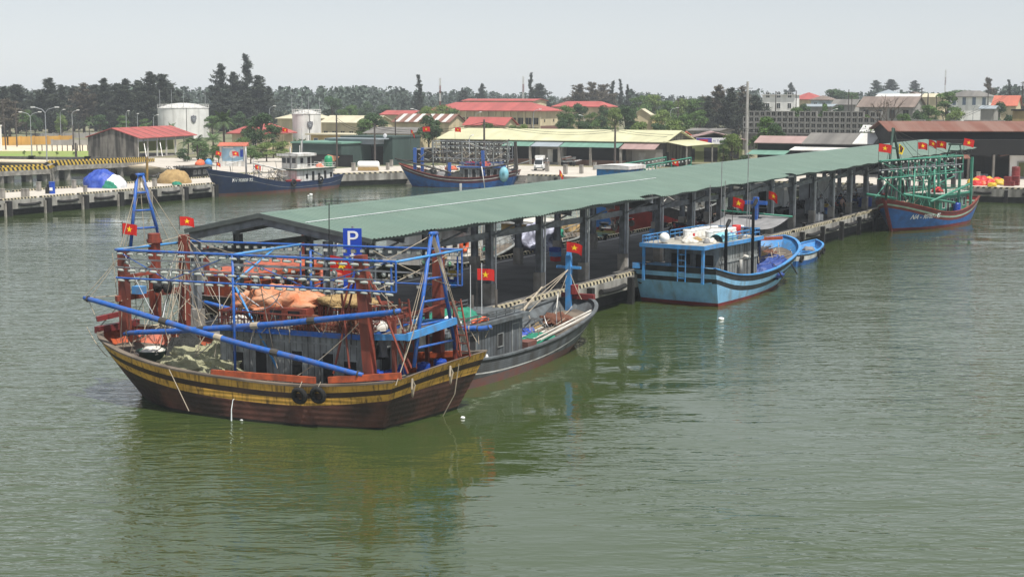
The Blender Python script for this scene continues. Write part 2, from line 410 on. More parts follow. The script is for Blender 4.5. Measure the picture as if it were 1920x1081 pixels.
ripple = mth('ADD', mth('MULTIPLY', wnoise(1.0, (.42, 1.15, 1), 3, R(-14), .8), .85), mth('MULTIPLY', wnoise(2.4, (.45, 1.2, 1), 2, R(10), .5), .42))
swell = wnoise(.2, (.6, 1.1, 1), 2, R(-20))
patch = wnoise(.028, (1, .55, 1), 3, R(35), .8)
pr_ = N.new('ShaderNodeMapRange'); pr_.inputs[1].default_value = .40; pr_.inputs[2].default_value = .60; pr_.inputs[3].default_value = .15; pr_.inputs[4].default_value = 1.3
L.new(patch, pr_.inputs[0])
hgt = mth('ADD', mth('MULTIPLY', ripple, pr_.outputs[0]), mth('MULTIPLY', swell, 1.4))
bp = N.new('ShaderNodeBump'); bp.inputs['Strength'].default_value = 1.0; bp.inputs['Distance'].default_value = WAVE
L.new(hgt, bp.inputs['Height']); L.new(bp.outputs[0], b.inputs['Normal'])
mx = N.new('ShaderNodeMix'); mx.data_type = 'RGBA'; L.new(wnoise(.05, (1, 1, 1), 3), mx.inputs[0])
mx.inputs[6].default_value = (*WCOL1, 1); mx.inputs[7].default_value = (*WCOL2, 1)
L.new(mx.outputs[2], b.inputs['Base Color'])
b.inputs['Roughness'].default_value = .05; b.inputs['IOR'].default_value = 1.85; b.inputs['Specular IOR Level'].default_value = .5
wat = MB().add([(-900, -50, 0), (900, -50, 0), (900, 420, 0), (-900, 420, 0)], [(0, 1, 2, 3)]).build('water', wm)
tag(wat, kind='structure')

# ------------------------------------------------------------------ land
def W(s, y, z): return SH.w(s, y, z)
SHORE = 136.5
beach_top = [P(a, c, 1.75) for a, c in ((386, 326), (300, 314), (225, 310.5), (150, 307.5), (0, 304.5), (-250, 301))]
beach_bot = [P(a, c, -.35) for a, c in ((394, 342), (300, 334), (222, 330), (150, 322), (0, 315), (-250, 308))]
poly = [W(SHORE, -700, 1.75), W(SHORE, 82.5, 1.75), W(124, 89.2, 1.75), W(124, 100, 1.75)] + beach_top + [Vector((-900, 300, 1.75)), Vector((-3200, 6000, 1.75)), Vector((3200, 6000, 1.75)), Vector((2600, 100, 1.75))]
poly = [Vector((p.x, p.y, 1.75)) for p in poly]
g = MB().add(poly, [tuple(range(len(poly)))[::-1]]).build('ground', M['ground']); tag(g, kind='structure')
bm = bmesh.new(); bm.from_mesh(g.data); bmesh.ops.triangulate(bm, faces=bm.faces[:]); bm.to_mesh(g.data); bm.free()
bt = [(p.x, p.y, 1.754) for p in beach_top]
bb = [tuple(p) for p in beach_bot]
bk = [(p.x - 4, p.y + 14, 1.754) for p in beach_top]
k = len(bt)
be = MB().add(bt + bb + bk, [(i, i + 1, k + i + 1, k + i) for i in range(k - 1)] + [(2 * k + i, 2 * k + i + 1, i + 1, i) for i in range(k - 1)]).build('beach', M['sand'], smooth=True); tag(be, kind='structure')
qp = MB().add([W(SHORE + .1, -60, 1.757), W(SHORE + .1, 82.4, 1.757), W(124.1, 89.1, 1.757), W(124.1, 99.9, 1.757), W(150, 99, 1.757), W(164, 84, 1.757), W(168, -60, 1.757)], [(0, 1, 2, 3, 4, 5, 6)]).build('pavement', M['concrete_pale']); tag(qp, kind='structure')
q2 = MB().add([P(a, c, 1.761) for a, c in ((386, 325.5), (620, 318), (660, 296), (255, 296), (250, 305), (300, 313.5))], [(0, 1, 2, 3, 4, 5)]).build('pavement', M['concrete_pale']); tag(q2, kind='structure')
lw = MB().add([P(a, c, 1.762) for a, c in ((-150, 283), (166, 283), (166, 295), (-150, 294))], [(0, 1, 2, 3)]).build('lawn', M['lawn']); tag(lw, kind='structure')
pa = MB().add([P(a, c, 1.760) for a, c in ((-150, 273), (166, 272), (166, 283.2), (-150, 283.2))], [(0, 1, 2, 3)]).build('path', M['sand']); tag(pa, kind='structure')

# ------------------------------------------------------------------ main pier (local: x along, y across)
RZ = R(61.9)
pier = thing('pier', 'long concrete pier under the green roof, with striped kerbs and black fenders', 'pier', (SH.o.x, SH.o.y, 0), RZ)
Y0, Y1, S0, S1 = -1.8, 10.6, -4.6, SHORE
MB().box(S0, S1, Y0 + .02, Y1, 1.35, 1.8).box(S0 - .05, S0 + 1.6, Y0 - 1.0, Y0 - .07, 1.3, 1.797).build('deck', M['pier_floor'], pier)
MB().box(S0, S1, Y0 - .06, Y0 + .3, .95, 1.804).box(S0, S1, Y1 - .3, Y1 + .06, .95, 1.804).box(S0 - .06, S0 + .3, Y0 + .3, Y1 - .3, .95, 1.803).build('edge_beam', M['quay_wall'], pier)
MB().box(S0 + .8, S1, Y0 + 1.0, Y1 - 1.0, -1, 1.34).build('underdeck_shade', M['concrete_dark'], pier)  # block under the deck, its near-black colour stands in for the shade there
s = S0
while s < S1 - 2:
    l = 5.5
    MB().box(s + .05, min(s + l, S1), Y0 - .03, Y0 + .27, 1.808, 2.02).build('kerb', M['kerb_stripe'], pier)
    MB().box(s + .05, min(s + l, S1), Y1 - .27, Y1 + .03, 1.808, 2.0).build('kerb', M['kerb_stripe'], pier)
    s += 6.2
MB().box(S0, S1, 9.55, 9.68, 1.8, 1.806).build('edge_line', M['white_line'], pier)
for k in range(23):
    s = -3.0 + 6.2 * k
    MB().box(s - .22, s + .22, Y0 - .42, Y0 - .07, -1, 1.75).box(s + .3, s + .5, Y0 - .12, Y0 + .1, -1, .94, 1).build('fender_pile', [M['rubber'], M['concrete']], pier)
    MB().tube([(s + 1.5, Y0 - .25, 1.33), (s + 2.6, Y0 - .28, 1.25), (s + 4.0, Y0 - .28, 1.25), (s + 5.2, Y0 - .25, 1.33)], .17, 8).build('fender', M['rubber'], pier)
for s, y in ((8.5, -.9), (20.4, -.95), (33, -1), (45, -1), (57, -1), (69, -1), (81, -1), (14, 9.9), (26, 9.9), (38.5, 9.9), (50, 9.9), (63, 9.9)):
    MB().lathe([(.16, 1.8), (.13, 2.0), (.13, 2.12), (.27, 2.16), (.27, 2.24), (.1, 2.28)], (s, y, 0), 10).build('bollard', M['black'], pier, True)

# ------------------------------------------------------------------ the long roof on the pier
shed = thing('pier_roof', 'long open sided shed with pale green corrugated roof standing on the pier', 'shed', (SH.o.x, SH.o.y, 0), RZ)
RY, RZH, EYR, EYL, EZ = 3.7, 7.86, -2.75, 8.35, 6.9
RS0, RS1 = -3.6, 137.0
def roofz(y): return RZH - (RZH - EZ) * (abs(y - RY) / ((RY - EYR) if y < RY else (EYL - RY)))
rr = random.Random(3)
mb = MB(); n_ = 1680
def near(u, v):
    s_ = RS0 + (RS1 - RS0) * u; y_ = RY + (EYR - RY) * v
    dz = (.035 * math.sin(s_ * 1.3) + .05 * math.sin(s_ * .31 + 1)) * v ** 4
    e = (.06 * noise.noise(Vector((s_ * .9, 0, 0))) - .05 if v > .99 else 0)
    if v > .99 and (28.5 < s_ < 31 or 59 < s_ < 60.5): e += .45; dz += .12
    k_ = int(round(u * n_)) % 4
    return (s_, y_ + e, roofz(y_) + dz + (.045 if k_ in (1, 2) else 0))
mb.grid(near, n_, 8).build('roof_slope', M['roof_green'], shed)
MB().grid(lambda u, v: (RS0 + (RS1 - RS0) * u, RY + (EYL - RY) * v, roofz(RY + (EYL - RY) * v)), 40, 4).build('roof_slope', M['roof_green'], shed)
MB().prism([(RS0, RY - .3, roofz(RY - .3) + .03), (RS0, RY, RZH + .06), (RS0, RY + .3, roofz(RY + .3) + .03), (RS0, RY, RZH + .01)], (RS1 - RS0, 0, 0)).build('ridge_cap', M['roof_green'], shed)
MB().tube([(RS0 + .2, RY - 2.55, roofz(RY - 2.55) + .07), (40, RY - 2.4, roofz(RY - 2.4) + .07)], .022, 5).build('conduit', M['pvc'], shed)
def column(s, y, top):
    return MB().box(s - .27, s + .27, y - .27, y + .27, 1.8, 2.95, 1).box(s - .05, s + .05, y - .17, y + .17, 2.95, top, 0).box(s - .17, s + .17, y - .19, y - .172, 2.95, top).box(s - .17, s + .17, y + .172, y + .19, 2.95, top).build('column', [M['frame_steel'], M['concrete']], shed)
def rafter(s):
    m = MB()
    for y0, y1 in ((EYR + .5, RY), (RY, EYL - .1)):
        z0, z1 = roofz(y0) - .33, roofz(y1) - .33
        m.beam((s, y0, z0), (s, y1, z1), .06, .38); m.beam((s, y0, z0 - .2), (s, y1, z1 - .2), .22, .03); m.beam((s, y0, z0 + .2), (s, y1, z1 + .2), .22, .03)
    m.build('rafter', M['frame_steel'], shed)
frames = [-3.35] + [6.2 * k for k in range(23)]
for s in frames:
    column(s, -.1, 6.7); column(s, 7.9, 6.45); rafter(s)
    MB().tube([(s + .35, -.3, 1.8), (s + .35, -.3, 6.6), (s + .2, -1.2, 6.75)], .065, 6).build('drain_pipe', M['pvc'], shed)
    MB().beam((s, -.1, 5.6), (s, -1.9, 6.45), .09, .09).build('eave_strut', M['frame_steel'], shed)
for y in (-.1, 7.9):
    m = MB(); m.beam((RS0, y, 5.85), (RS1, y, 5.85), .07, .07); m.beam((RS0, y, 5.55), (RS1, y, 5.55), .07, .07); m.beam((RS0, y + .02, 5.7), (RS1, y + .02, 5.7), .02, .26)
    m.build('tie_beam', M['frame_steel'], shed)
m = MB()
for y in (-2.6, -1.4, -.3, .9, 2.1, 3.2, 4.3, 5.5, 6.7, 8.1): m.beam((RS0 + .05, y, roofz(y) - .09), (RS1 - .05, y, roofz(y) - .09), .06, .12)
m.build('purlins', M['roof_under'], shed)
MB().beam((RS0 - .02, RY, RZH - .06), (RS0 - .02, EYL, EZ - .06), .05, .22).beam((RS0 - .02, RY, RZH - .06), (RS0 - .02, EYR, EZ - .06), .05, .22).build('gable_trim', M['roof_under'], shed)
for s in (6.2 * 12, 6.2 * 13):
    MB().beam((s, -.12, 2.8), (s + 6.2, -.12, 5.5), .06, .06).beam((s, -.16, 5.5), (s + 6.2, -.16, 2.8), .06, .06).build('cross_brace', M['frame_steel'], shed)

# ------------------------------------------------------------------ far quay, left pier, ramp
def bollard_mesh():
    return MB().box(-.22, .22, -.22, .22, 0, 1.0).box(-.25, .25, -.25, .25, 1.0, 1.07).build('post', M['concrete'])
fq = thing('quay', 'low concrete harbour quay along the far shore with striped kerb and steps', 'quay', (SH.o.x, SH.o.y, 0), RZ)
for a, c in ((-62, -1.9), (10.7, 50), (56, 62), (70, 75)):
    MB().box(SHORE - .3, SHORE + .2, a, c, .75, 1.745).build('wall', M['quay_wall'], fq); MB().box(SHORE + .05, SHORE + .3, a, c, -1, .745).build('recess_shade', M['concrete_dark'], fq)  # the set-back strip below the beam has its shade put in as near-black colour
    MB().box(SHORE - .28, SHORE + .05, a, c, 1.775, 1.98).build('kerb', M['kerb_stripe'], fq)
    y = a + 1
    while y < c - 1:
        MB().box(SHORE - .65, SHORE - .31, y, y + .4, -1, 1.6).build('fender_pile', M['rubber'], fq); y += 6
    y = a + 3
    while y < c - 3:
        MB().tube([(SHORE - .45, y, 1.25), (SHORE - .5, y + 1, 1.15), (SHORE - .45, y + 2.2, 1.25)], .16, 7).build('fender', M['rubber'], fq); y += 6
for a, c in ((50, 56), (62, 70), (75, 82.4)):
    m = MB()
    for i in range(7): m.box(SHORE - 2.1 + .3 * i, SHORE + .19, a, c, -.6 + .33 * i, -.6 + .33 * (i + 1))
    m.build('steps', M['concrete'], fq)
wv = (W(SHORE - .05, 82.4, 0), W(124, 89.2, 0))
d = (SH.loc(wv[1]) - SH.loc(wv[0]))
MB().beam((SHORE - .05, 82.45, 1.25), (124.05, 89.1, 1.25), .4, 1.0).build('wall', M['quay_wall'], fq); MB().beam((SHORE + .25, 82.75, 0), (124.35, 89.4, 0), .3, 1.45).build('recess_shade', M['concrete_dark'], fq)  # same near-black strip for the shade under the slanting quay edge
MB().beam((SHORE - .05, 82.5, 1.88), (124.05, 89.05, 1.88), .36, .2).build('kerb', M['kerb_stripe'], fq)

lp = thing('pier', 'bare concrete finger pier at the left with grey mooring posts', 'pier', (SH.o.x, SH.o.y, 0), RZ)
MB().box(30, 124, 89.3, 99.9, 1.35, 1.8).build('deck', M['concrete_pale'], lp)
MB().box(30, 124, 89.05, 89.6, .75, 1.803).box(30, 124, 99.6, 100.15, .75, 1.803).build('edge_beam', M['quay_wall'], lp)
MB().box(30, 123, 90.6, 98.6, -1, 1.34).build('underdeck_shade', M['concrete_dark'], lp)  # finger pier underside, shade given by the dark colour of this block
s = 30
while s < 122:
    MB().box(s, s + 5.4, 89.08, 89.38, 1.808, 2.0).build('kerb', M['kerb_stripe'], lp)
    MB().box(s, s + 5.4, 99.82, 100.12, 1.808, 2.0).build('kerb', M['kerb_stripe'], lp); s += 6.0
s = 36.6
while s < 123:
    MB().box(s - .3, s + .35, 88.6, 89.04, -1, 1.72, 0).box(s - .52, s - .31, 88.8, 89.04, -1, 1.5, 1).box(s + .36, s + .56, 88.8, 89.04, -1, 1.5, 1).build('fender_pile', [M['rubber'], M['concrete']], lp)
    MB().tube([(s + 1.6, 88.9, 1.25), (s + 2.4, 88.84, 1.15), (s + 4, 88.84, 1.15), (s + 4.9, 88.9, 1.25)], .17, 7).build('fender', M['rubber'], lp)
    s += 6.05
bmsh = bollard_mesh(); bme = bmsh.data; bpy.data.objects.remove(bmsh)
def post(p, label, sx=1.0):
    o = inst('mooring_post', bme, None, p, (0, 0, RZ), (sx * .8, sx * .8, sx * .85)); tag(o, label, 'mooring post', 'concrete mooring posts on the quays')
PL = [(5, 372, 1.25, 'squat grey mooring post at the left frame edge on the finger pier front'), (44, 370, 1.1, 'left post of the pair of mooring posts beside the blue drum'), (51, 370, 1.1, 'mooring post closest to the blue drum on the finger pier'),
      (73, 358, 1.25, 'mooring post on the back edge of the finger pier behind the blue drum'), (139, 353, 1.2, 'mooring post at the back edge just left of the tarpaulin heap'), (160, 362, 1.0, 'mooring post at the front foot of the blue tarpaulin heap'),
      (290, 350, 1.2, 'mooring post left of the tan net heap'), (230, 347, 1.0, 'mooring post at the right edge of the white tarpaulin'),
      (598, 325, 1.3, 'mooring post on the far quay nearest the navy boat stern'), (619, 321, 1.3, 'mooring post one step right of the navy boat stern'), (624, 321, 1.2, 'right half of the twin mooring posts beyond the navy boat'),
      (607, 312, 1.2, 'mooring post set back from the quay edge near the green float'), (620, 308, 1.2, 'small rounded post near the dark green sheds'), (663, 320, 1.4, 'mooring post just left of the white cylinder tank'), (727, 318, 1.2, 'mooring post right of the white cylinder tank'), (734, 312, 1.2, 'mooring post set back between cylinder tank and rigged boat'),
      (1026, 321, 1.4, 'mooring post in front of the white van'), (1060, 326, 1.5, 'mooring post beside the limp red flag'), (1090, 325, 1.4, 'mooring post right of the limp red flag with dark top'), (1115, 318, 1.3, 'mooring post standing alone left of the hand cart'), (1834, 338, 1.3, 'mooring post behind the red and yellow heap')]
for a, c, sx, lb in PL: post(P(a, c, 1.8), lb, sx)

# ramp bridge at the far left
def rpt(a, c, z): return P(a, c, z)
rb = thing('ramp_bridge', 'concrete ramp bridge on short piles with yellow and black striped barriers', 'ramp bridge', (0, 0, 0))
fr = [rpt(-60, 328, 1.9), rpt(8, 321, 1.9), rpt(94, 317, 1.9), rpt(107, 310.5, 2.5), rpt(240, 305, 2.3), rpt(290, 302.5, 1.9)]
off = Vector((-3.5, 7.5, 0)); kk = len(fr)
def strip(z0, z1, o0, o1, nm, m):
    vs = []
    for p in fr: vs += [p + off * o0 + Vector((0, 0, z0)), p + off * o1 + Vector((0, 0, z0)), p + off * o1 + Vector((0, 0, z1)), p + off * o0 + Vector((0, 0, z1))]
    fs = [(4 * i + j, 4 * i + (j + 1) % 4, 4 * i + 4 + (j + 1) % 4, 4 * i + 4 + j) for i in range(kk - 1) for j in range(4)] + [(0, 1, 2, 3), (4 * kk - 1, 4 * kk - 2, 4 * kk - 3, 4 * kk - 4)]
    MB().add(vs, fs).build(nm, m, rb)
strip(-.35, 0, 0, 1, 'deck', M['concrete']); strip(-.75, -.36, 0, .08, 'edge_beam', M['concrete'])
strip(.004, .55, 0, .045, 'barrier', M['ramp_stripe']); strip(.004, .5, .955, 1, 'barrier', M['ramp_stripe'])
for i in range(kk - 2):
    for t in (.15, .55, .9):
        for o in (.12, .85):
            p = fr[i].lerp(fr[i + 1], t) + off * o
            MB().box(p.x - .4, p.x + .4, p.y - .4, p.y + .4, -1, p.z - .36).build('pile', M['concrete'], rb)
# ------------------------------------------------------------------ boat kit
def cat_interp(st, n):
    out = []; k = len(st)
    for i in range(n + 1):
        t = i / n * (k - 1); a = min(int(t), k - 2); f = t - a
        p0, p1, p2, p3 = st[max(a - 1, 0)], st[a], st[a + 1], st[min(a + 2, k - 1)]
        out.append([.5 * (2 * y1 + (y2 - y0) * f + (2 * y0 - 5 * y1 + 4 * y2 - y3) * f * f + (3 * y1 - y0 - 3 * y2 + y3) * f ** 3) for y0, y1, y2, y3 in zip(p0, p1, p2, p3)])
    return out
class Boat:
    def __init__(s, name, label, cat, fr):
        s.fr = fr; s.root = thing(name, label, cat, fr.o, fr.ang); s.r = s.root
    def on(s, *a): return s.fr.on(*a)
    def hull(s, st, bands, mats, inner, cap, deckm, bulw=.7, n=36, p=1.25, capw=.16, zb=.12, crown=0.0, skew=0.0, heel=0.0):
        fd = lambda x: max(0, 1 - max(x, 0) / 7)
        sk = lambda x, y: x + skew * y * fd(x)
        S = s.S = cat_interp(st, n); s.bulw = bulw; m = MB(); rows_mi = [b[1] for b in bands]
        cum = [0]
        for b in bands[:-1]: cum.append(b[0])
        last = bands[-1][1]; nb = len(mats) - 1
        ext = 5
        def col(q, sg):
            xs, bs, zs, xw, bw, zw = q; bs = max(bs, .01); bw = max(bw, .01)
            zz = [zs - c for c in cum]; z0 = zz[-1]
            zz += [z0 + (zb - z0) * (j + 1) / ext for j in range(ext)] + [zw]
            r = []
            for z in zz:
                u = (zs - z) / (zs - zw); y_ = sg * (bs + (bw - bs) * u ** p); r.append((sk(xs + (xw - xs) * u, y_), y_, z - heel * y_ * fd(xs) * max(0, 1 - u)))
            return r
        mi = [b[1] for b in bands[:-1]] + [last] * ext + [nb]
        cols = {sg: [col(q, sg) for q in S] for sg in (1, -1)}
        nr = len(cols[1][0])
        for sg in (1, -1):
            vs = [v for c in cols[sg] for v in c]
            fs = [(i * nr + j, (i + 1) * nr + j, (i + 1) * nr + j + 1, i * nr + j + 1) for i in range(n) for j in range(nr - 1)]
            m.add(vs, fs, [mi[f[0] % nr] for f in fs])
        a, b = cols[1][0], cols[-1][0]
        nt_ = 6
        vs = [tuple(Vector(a[j]).lerp(Vector(b[j]), i / nt_) + Vector((-.12 * math.sin(PI * i / nt_), 0, crown * math.sin(PI * i / nt_) if j < len(cum) else 0))) for i in range(nt_ + 1) for j in range(nr)]
        fs = [(i * nr + j, (i + 1) * nr + j, (i + 1) * nr + j + 1, i * nr + j + 1) for i in range(nt_) for j in range(nr - 1)]
        m.add(vs, fs, [mi[f[0] % nr] for f in fs])
        o = m.build('hull', [M[k] for k in mats], s.r, False)
        o.data.polygons.foreach_set('use_smooth', [True] * (2 * n * (nr - 1)) + [False] * (nt_ * (nr - 1)))
        # plan normals
        N_ = []
        for i in range(n + 1):
            q0, q1 = S[max(i - 1, 0)], S[min(i + 1, n)]
            d = Vector((q1[0] - q0[0], q1[1] - q0[1], 0)); d = d.normalized() if d.length else Vector((1, 0, 0))
            N_.append(Vector((-d.y, d.x, 0)))
        def off(i, sg, o_, z):
            q = S[i]; u_ = max(0, -z) / (q[2] - q[5]); v = Vector((q[0] + (q[3] - q[0]) * u_, max(q[1] + (q[4] - q[1]) * u_ ** p, .01), 0)) + N_[i] * o_
            if v.y < .0: v.y = 0.0
            return (sk(v.x, sg * v.y), sg * v.y, q[2] + z - heel * sg * v.y * fd(q[0]))
        m = MB(); c2 = MB()
        for sg in (1, -1):
            vs = []
            for i in range(n + 1): vs += [off(i, sg, -.06, 0), off(i, sg, -.07, -bulw)]
            m.add(vs, [(2 * i, 2 * i + 2, 2 * i + 3, 2 * i + 1) for i in range(n)])
            vs = []
            for i in range(n + 1): vs += [off(i, sg, .05, -.01), off(i, sg, .05, .07), off(i, sg, -capw, .07), off(i, sg, -capw, -.01)]
            c2.add(vs, [(4 * i + j, 4 * i + (j + 1) % 4, 4 * i + 4 + (j + 1) % 4, 4 * i + 4 + j) for i in range(n) for j in range(4)] + [(0, 1, 2, 3)])
        m.build('bulwark', M[inner], s.r, True); c2.build('gunwale', M[cap], s.r)
        vs = []
        for i in range(n + 1): vs += [off(i, 1, -.05, -bulw), off(i, -1, -.05, -bulw)]
        MB().add(vs, [(2 * i, 2 * i + 1, 2 * i + 3, 2 * i + 2) for i in range(n)]).build('deck', M[deckm], s.r)
        xs, bs, zs = S[0][:3]
        MB().grid(lambda u, v: (sk(xs, (1 - 2 * u) * bs) - .12 * math.sin(PI * u) + (.06 if v > .5 else -.06), (1 - 2 * u) * bs, zs + crown * math.sin(PI * u) + .035 - heel * (1 - 2 * u) * bs), 8, 1).build('stern_rail', M[cap], s.r)
        return o
    def sheer(s, x):
        for a, b in zip(s.S, s.S[1:]):
            if a[0] <= x <= b[0]:
                f = (x - a[0]) / max(b[0] - a[0], 1e-6); return a[1] + (b[1] - a[1]) * f, a[2] + (b[2] - a[2]) * f
        q = s.S[-1] if x > s.S[0][0] else s.S[0]
        return q[1], q[2]
    def tube(s, name, pts, r, m, n=8, parent=None): return MB().tube(pts, r, n).build(name, M[m], parent or s.r, n > 6)
    def beam(s, name, p, q, w, h, m, parent=None): return MB().beam(p, q, w, h).build(name, M[m], parent or s.r)
    def rope(s, p, q, d=0.0, r=.016, m='rope'): return rope(s.r, p, q, d, r, M[m])
    def house(s, x0, x1, y0, y1, z0, z1, wall, roof, edge, over=.3, rt=.16, name='cabin', rname='cabin_roof', camber=.08):
        c = MB().box(x0, x1, y0, y1, z0, z1).build(name, M[wall], s.r)
        MB().grid(lambda u, v: (x0 - over + (x1 - x0 + 2 * over) * u, y0 - over + (y1 - y0 + 2 * over) * v, z1 + rt + camber * math.sin(PI * v)), 1, 8).build(rname, M[roof], c)
        m = MB()
        for a, b in (((x0 - over, y0 - over), (x1 + over, y0 - over)), ((x0 - over, y1 + over), (x1 + over, y1 + over)), ((x0 - over, y0 - over), (x0 - over, y1 + over)), ((x1 + over, y0 - over), (x1 + over, y1 + over))):
            m.beam((*a, z1 + rt / 2 - .02), (*b, z1 + rt / 2 - .02), .07, rt + .05)
        m.build('roof_edge', M[edge], c)
        MB().box(x0 - over + .04, x1 + over - .04, y0 - over + .04, y1 + over - .04, z1 + .003, z1 + .03).build('ceiling', M['dark_in'], c)
        return c
    def panel(s, par, side, a, c, w, h, name='window', pane='glass', frame='grey_wood', x=None):
        """opening on a wall: side '+y'/'-y' at x=a, or '+x'/'-x' at y=a; c = sill height; x = wall plane"""
        m = MB(); sg = 1 if side[0] == '+' else -1; t = .05
        def bx(u0, u1, z0, z1, d0, d1, mi):
            lo, hi = sorted((x + sg * d0, x + sg * d1))
            if side[1] == 'y': m.box(u0, u1, lo, hi, z0, z1, mi)
            else: m.box(lo, hi, u0, u1, z0, z1, mi)
        bx(a, a + w, c, c + h, .002, .012, 0)
        bx(a - t, a, c - t, c + h + t, .001, .04, 1); bx(a + w, a + w + t, c - t, c + h + t, .001, .04, 1)
        bx(a, a + w, c + h, c + h + t, .001, .04, 1); bx(a, a + w, c - t, c, .001, .04, 1)
        return m.build(name, [M[pane], M[frame]], par)

def lamp_mesh(kind, g='bulb'):
    m = MB()
    if kind == 'tube':
        m.lathe([(.0, -.2), (.055, -.19), (.075, -.05), (.075, .05), (.055, .19), (0, .2)], (0, 0, -.1), 8, 0, 'x'); m.box(-.24, -.19, -.05, .05, -.15, .0, 1).box(-.02, .02, -.015, .015, -.05, .0, 1)
    elif kind == 'bulb':
        m.lathe([(.0, -.36), (.07, -.34), (.12, -.26), (.10, -.17), (.045, -.11)], (0, 0, 0), 10, 0, 'z'); m.lathe([(.05, -.12), (.05, 0)], (0, 0, 0), 8, 1)
    elif kind == 'disc':
        m.lathe([(.0, .13), (.11, .12), (.135, .08), (.10, .02), (.04, -.04)], (0, 0, -.12), 10, 0, 'y'); m.lathe([(.05, -.12), (.05, -.03)], (0, 0, -.12), 8, 1, 'y').box(-.015, .015, -.08, -.05, -.12, 0, 1)
    else:
        m.box(-.13, .13, -.06, .06, -.24, -.06, 1).box(-.11, .11, .061, .07, -.22, -.08, 0).box(-.11, .11, -.07, -.061, -.22, -.08, 0).box(-.015, .015, -.015, .015, -.06, 0, 1)
    o = m.build('lamp', [M[g], M['bulb_socket']], None, False); me = o.data; bpy.data.objects.remove(o); return me
LAMP = {k: lamp_mesh(k) for k in ('tube', 'bulb', 'disc', 'flood')}
LAMP['green'] = lamp_mesh('disc', 'bulb_green')
def light_rack(b, p, q, rows, pipe, r=.05, thin=.022, posts=(), truss=()):
    """rows: (drop, lamp kind or None, count, pipe?)"""
    p = Vector(p); q = Vector(q); m = MB(); m.tube([p, q], r, 8)
    yaw = math.atan2((q - p).y, (q - p).x)
    dmax = max([d for d, *_ in rows] + [.2])
    rails = [d for d, k, c, thick in rows if d > .1 and not thick]
    for d, k, c, thick in rows:
        if thick: m.tube([p - Vector((0, 0, d)), q - Vector((0, 0, d))], r * .8, 6)
    for t in posts: m.tube([p.lerp(q, t) + Vector((0, 0, .0)), p.lerp(q, t) - Vector((0, 0, dmax))], r * .8, 6)
    for t0, t1 in truss: m.tube([p.lerp(q, t0), p.lerp(q, t1) - Vector((0, 0, dmax))], thin * 1.2, 5)
    o = m.build('light_rack', M[pipe], b.r, False)
    for d in rails: MB().beam(p - Vector((0, 0, d - .03)), q - Vector((0, 0, d - .03)), thin * 1.8, thin * 3).build('lamp_rail', M['frame_steel'], o)
    for d, k, c, thick in rows:
        if not k: continue
        for i in range(c):
            w = p.lerp(q, (i + .5) / c) - Vector((0, 0, d + .02))
            inst('lamp', LAMP[k], o, w, (rnd.uniform(-.12, .12), rnd.uniform(-.08, .08), yaw + rnd.uniform(-.15, .15)), rnd.uniform(.72, .92))
    return o
def aframe(b, top, fa, fb, pipe, r=.07, rungs=5, t0=.12, name='a_frame', tw=.25):
    top = Vector(top); fa = Vector(fa); fb = Vector(fb); d = (fb - fa).normalized() * tw; m = MB()
    ta, tb = top - d, top + d
    m.tube([fa, ta], r, 8).tube([fb, tb], r, 8).tube([ta - d * .5, tb + d * .5], r * 1.1, 8)
    for i in range(rungs):
        t = t0 + (1 - t0) * i / rungs; m.tube([fa.lerp(ta, t), fb.lerp(tb, t)], r * .65, 6)
    return m.build(name, M[pipe], b.r, True)
def railing(b, pts, h, m, n, parent=None, name='railing', r=.03):
    k = MB()
    for a, c in zip(pts, pts[1:]):
        a = Vector(a); c = Vector(c)
        k.beam(a + Vector((0, 0, h)), c + Vector((0, 0, h)), .06, .06).beam(a + Vector((0, 0, h * .5)), c + Vector((0, 0, h * .5)), .04, .05)
        q = max(1, int((c - a).length / n))
        for i in range(q + 1): k.beam(a.lerp(c, i / q), a.lerp(c, i / q) + Vector((0, 0, h)), r, r)
    return k.build(name, M[m], parent or b.r)
def ladder(b, p, q, w, m, n=7, name='ladder', ax=(1, 0, 0)):
    k = MB(); p = Vector(p); q = Vector(q); a = Vector(ax).normalized() * w / 2
    k.beam(p - a, q - a, .06, .06).beam(p + a, q + a, .06, .06)
    for i in range(n): t = (i + .6) / n; k.beam(p.lerp(q, t) - a, p.lerp(q, t) + a, .045, .045)
    return k.build(name, M[m], b.r)

# ================================================================== boat A: yellow and brown trawler in front
FA = Fr((-3.9, 61.8), 157)
A = Boat('fishing_boat', 'large yellow and brown wooden trawler with blue spars and lamp racks in the foreground', 'fishing boat', FA)
A.hull([(-1.05, 3.0, 2.32, .2, 2.2, -.6), (1.5, 3.2, 2.0, 1.8, 2.7, -.6), (4, 3.35, 1.8, 4, 3.1, -.6), (7.5, 3.4, 1.78, 7.3, 3.15, -.6), (10.6, 3.3, 2.0, 10, 2.6, -.6),
        (13.0, 2.9, 2.36, 12, 1.5, -.6), (14.7, 2.15, 2.7, 13.0, .6, -.6), (15.7, 1.05, 2.92, 13.5, .25, -.6), (16.0, .02, 2.98, 13.65, .02, -.6)],
       [(.31, 0), (.55, 1), (.87, 0), (None, 2)], ['yellow_hull', 'brown_hull', 'maroon_hull', 'boot_dark'], 'orange_paint', 'deck_wood', 'deck_wood', bulw=.75, capw=.24, crown=.1, skew=.24, heel=.07)
MB().box(8.9, 11.8, -1.7, 1.7, 1.0, 1.62).build('hold_hatch', M['redbrown'], A.r)
on = A.on
# orange planks along the inner gunwale amidships, stern deck rail
for x0, x1 in ((-.6, 2.6), (3.2, 8.2)):
    for sg in (1, -1):
        b0, z0 = A.sheer(x0); b1, z1 = A.sheer(x1)
        MB().beam((x0, sg * (b0 - .22), z0 + .12), (x1, sg * (b1 - .22), z1 + .12), .12, .26).build('rail_plank', M['orange_paint'], A.r)
dz = 1.08
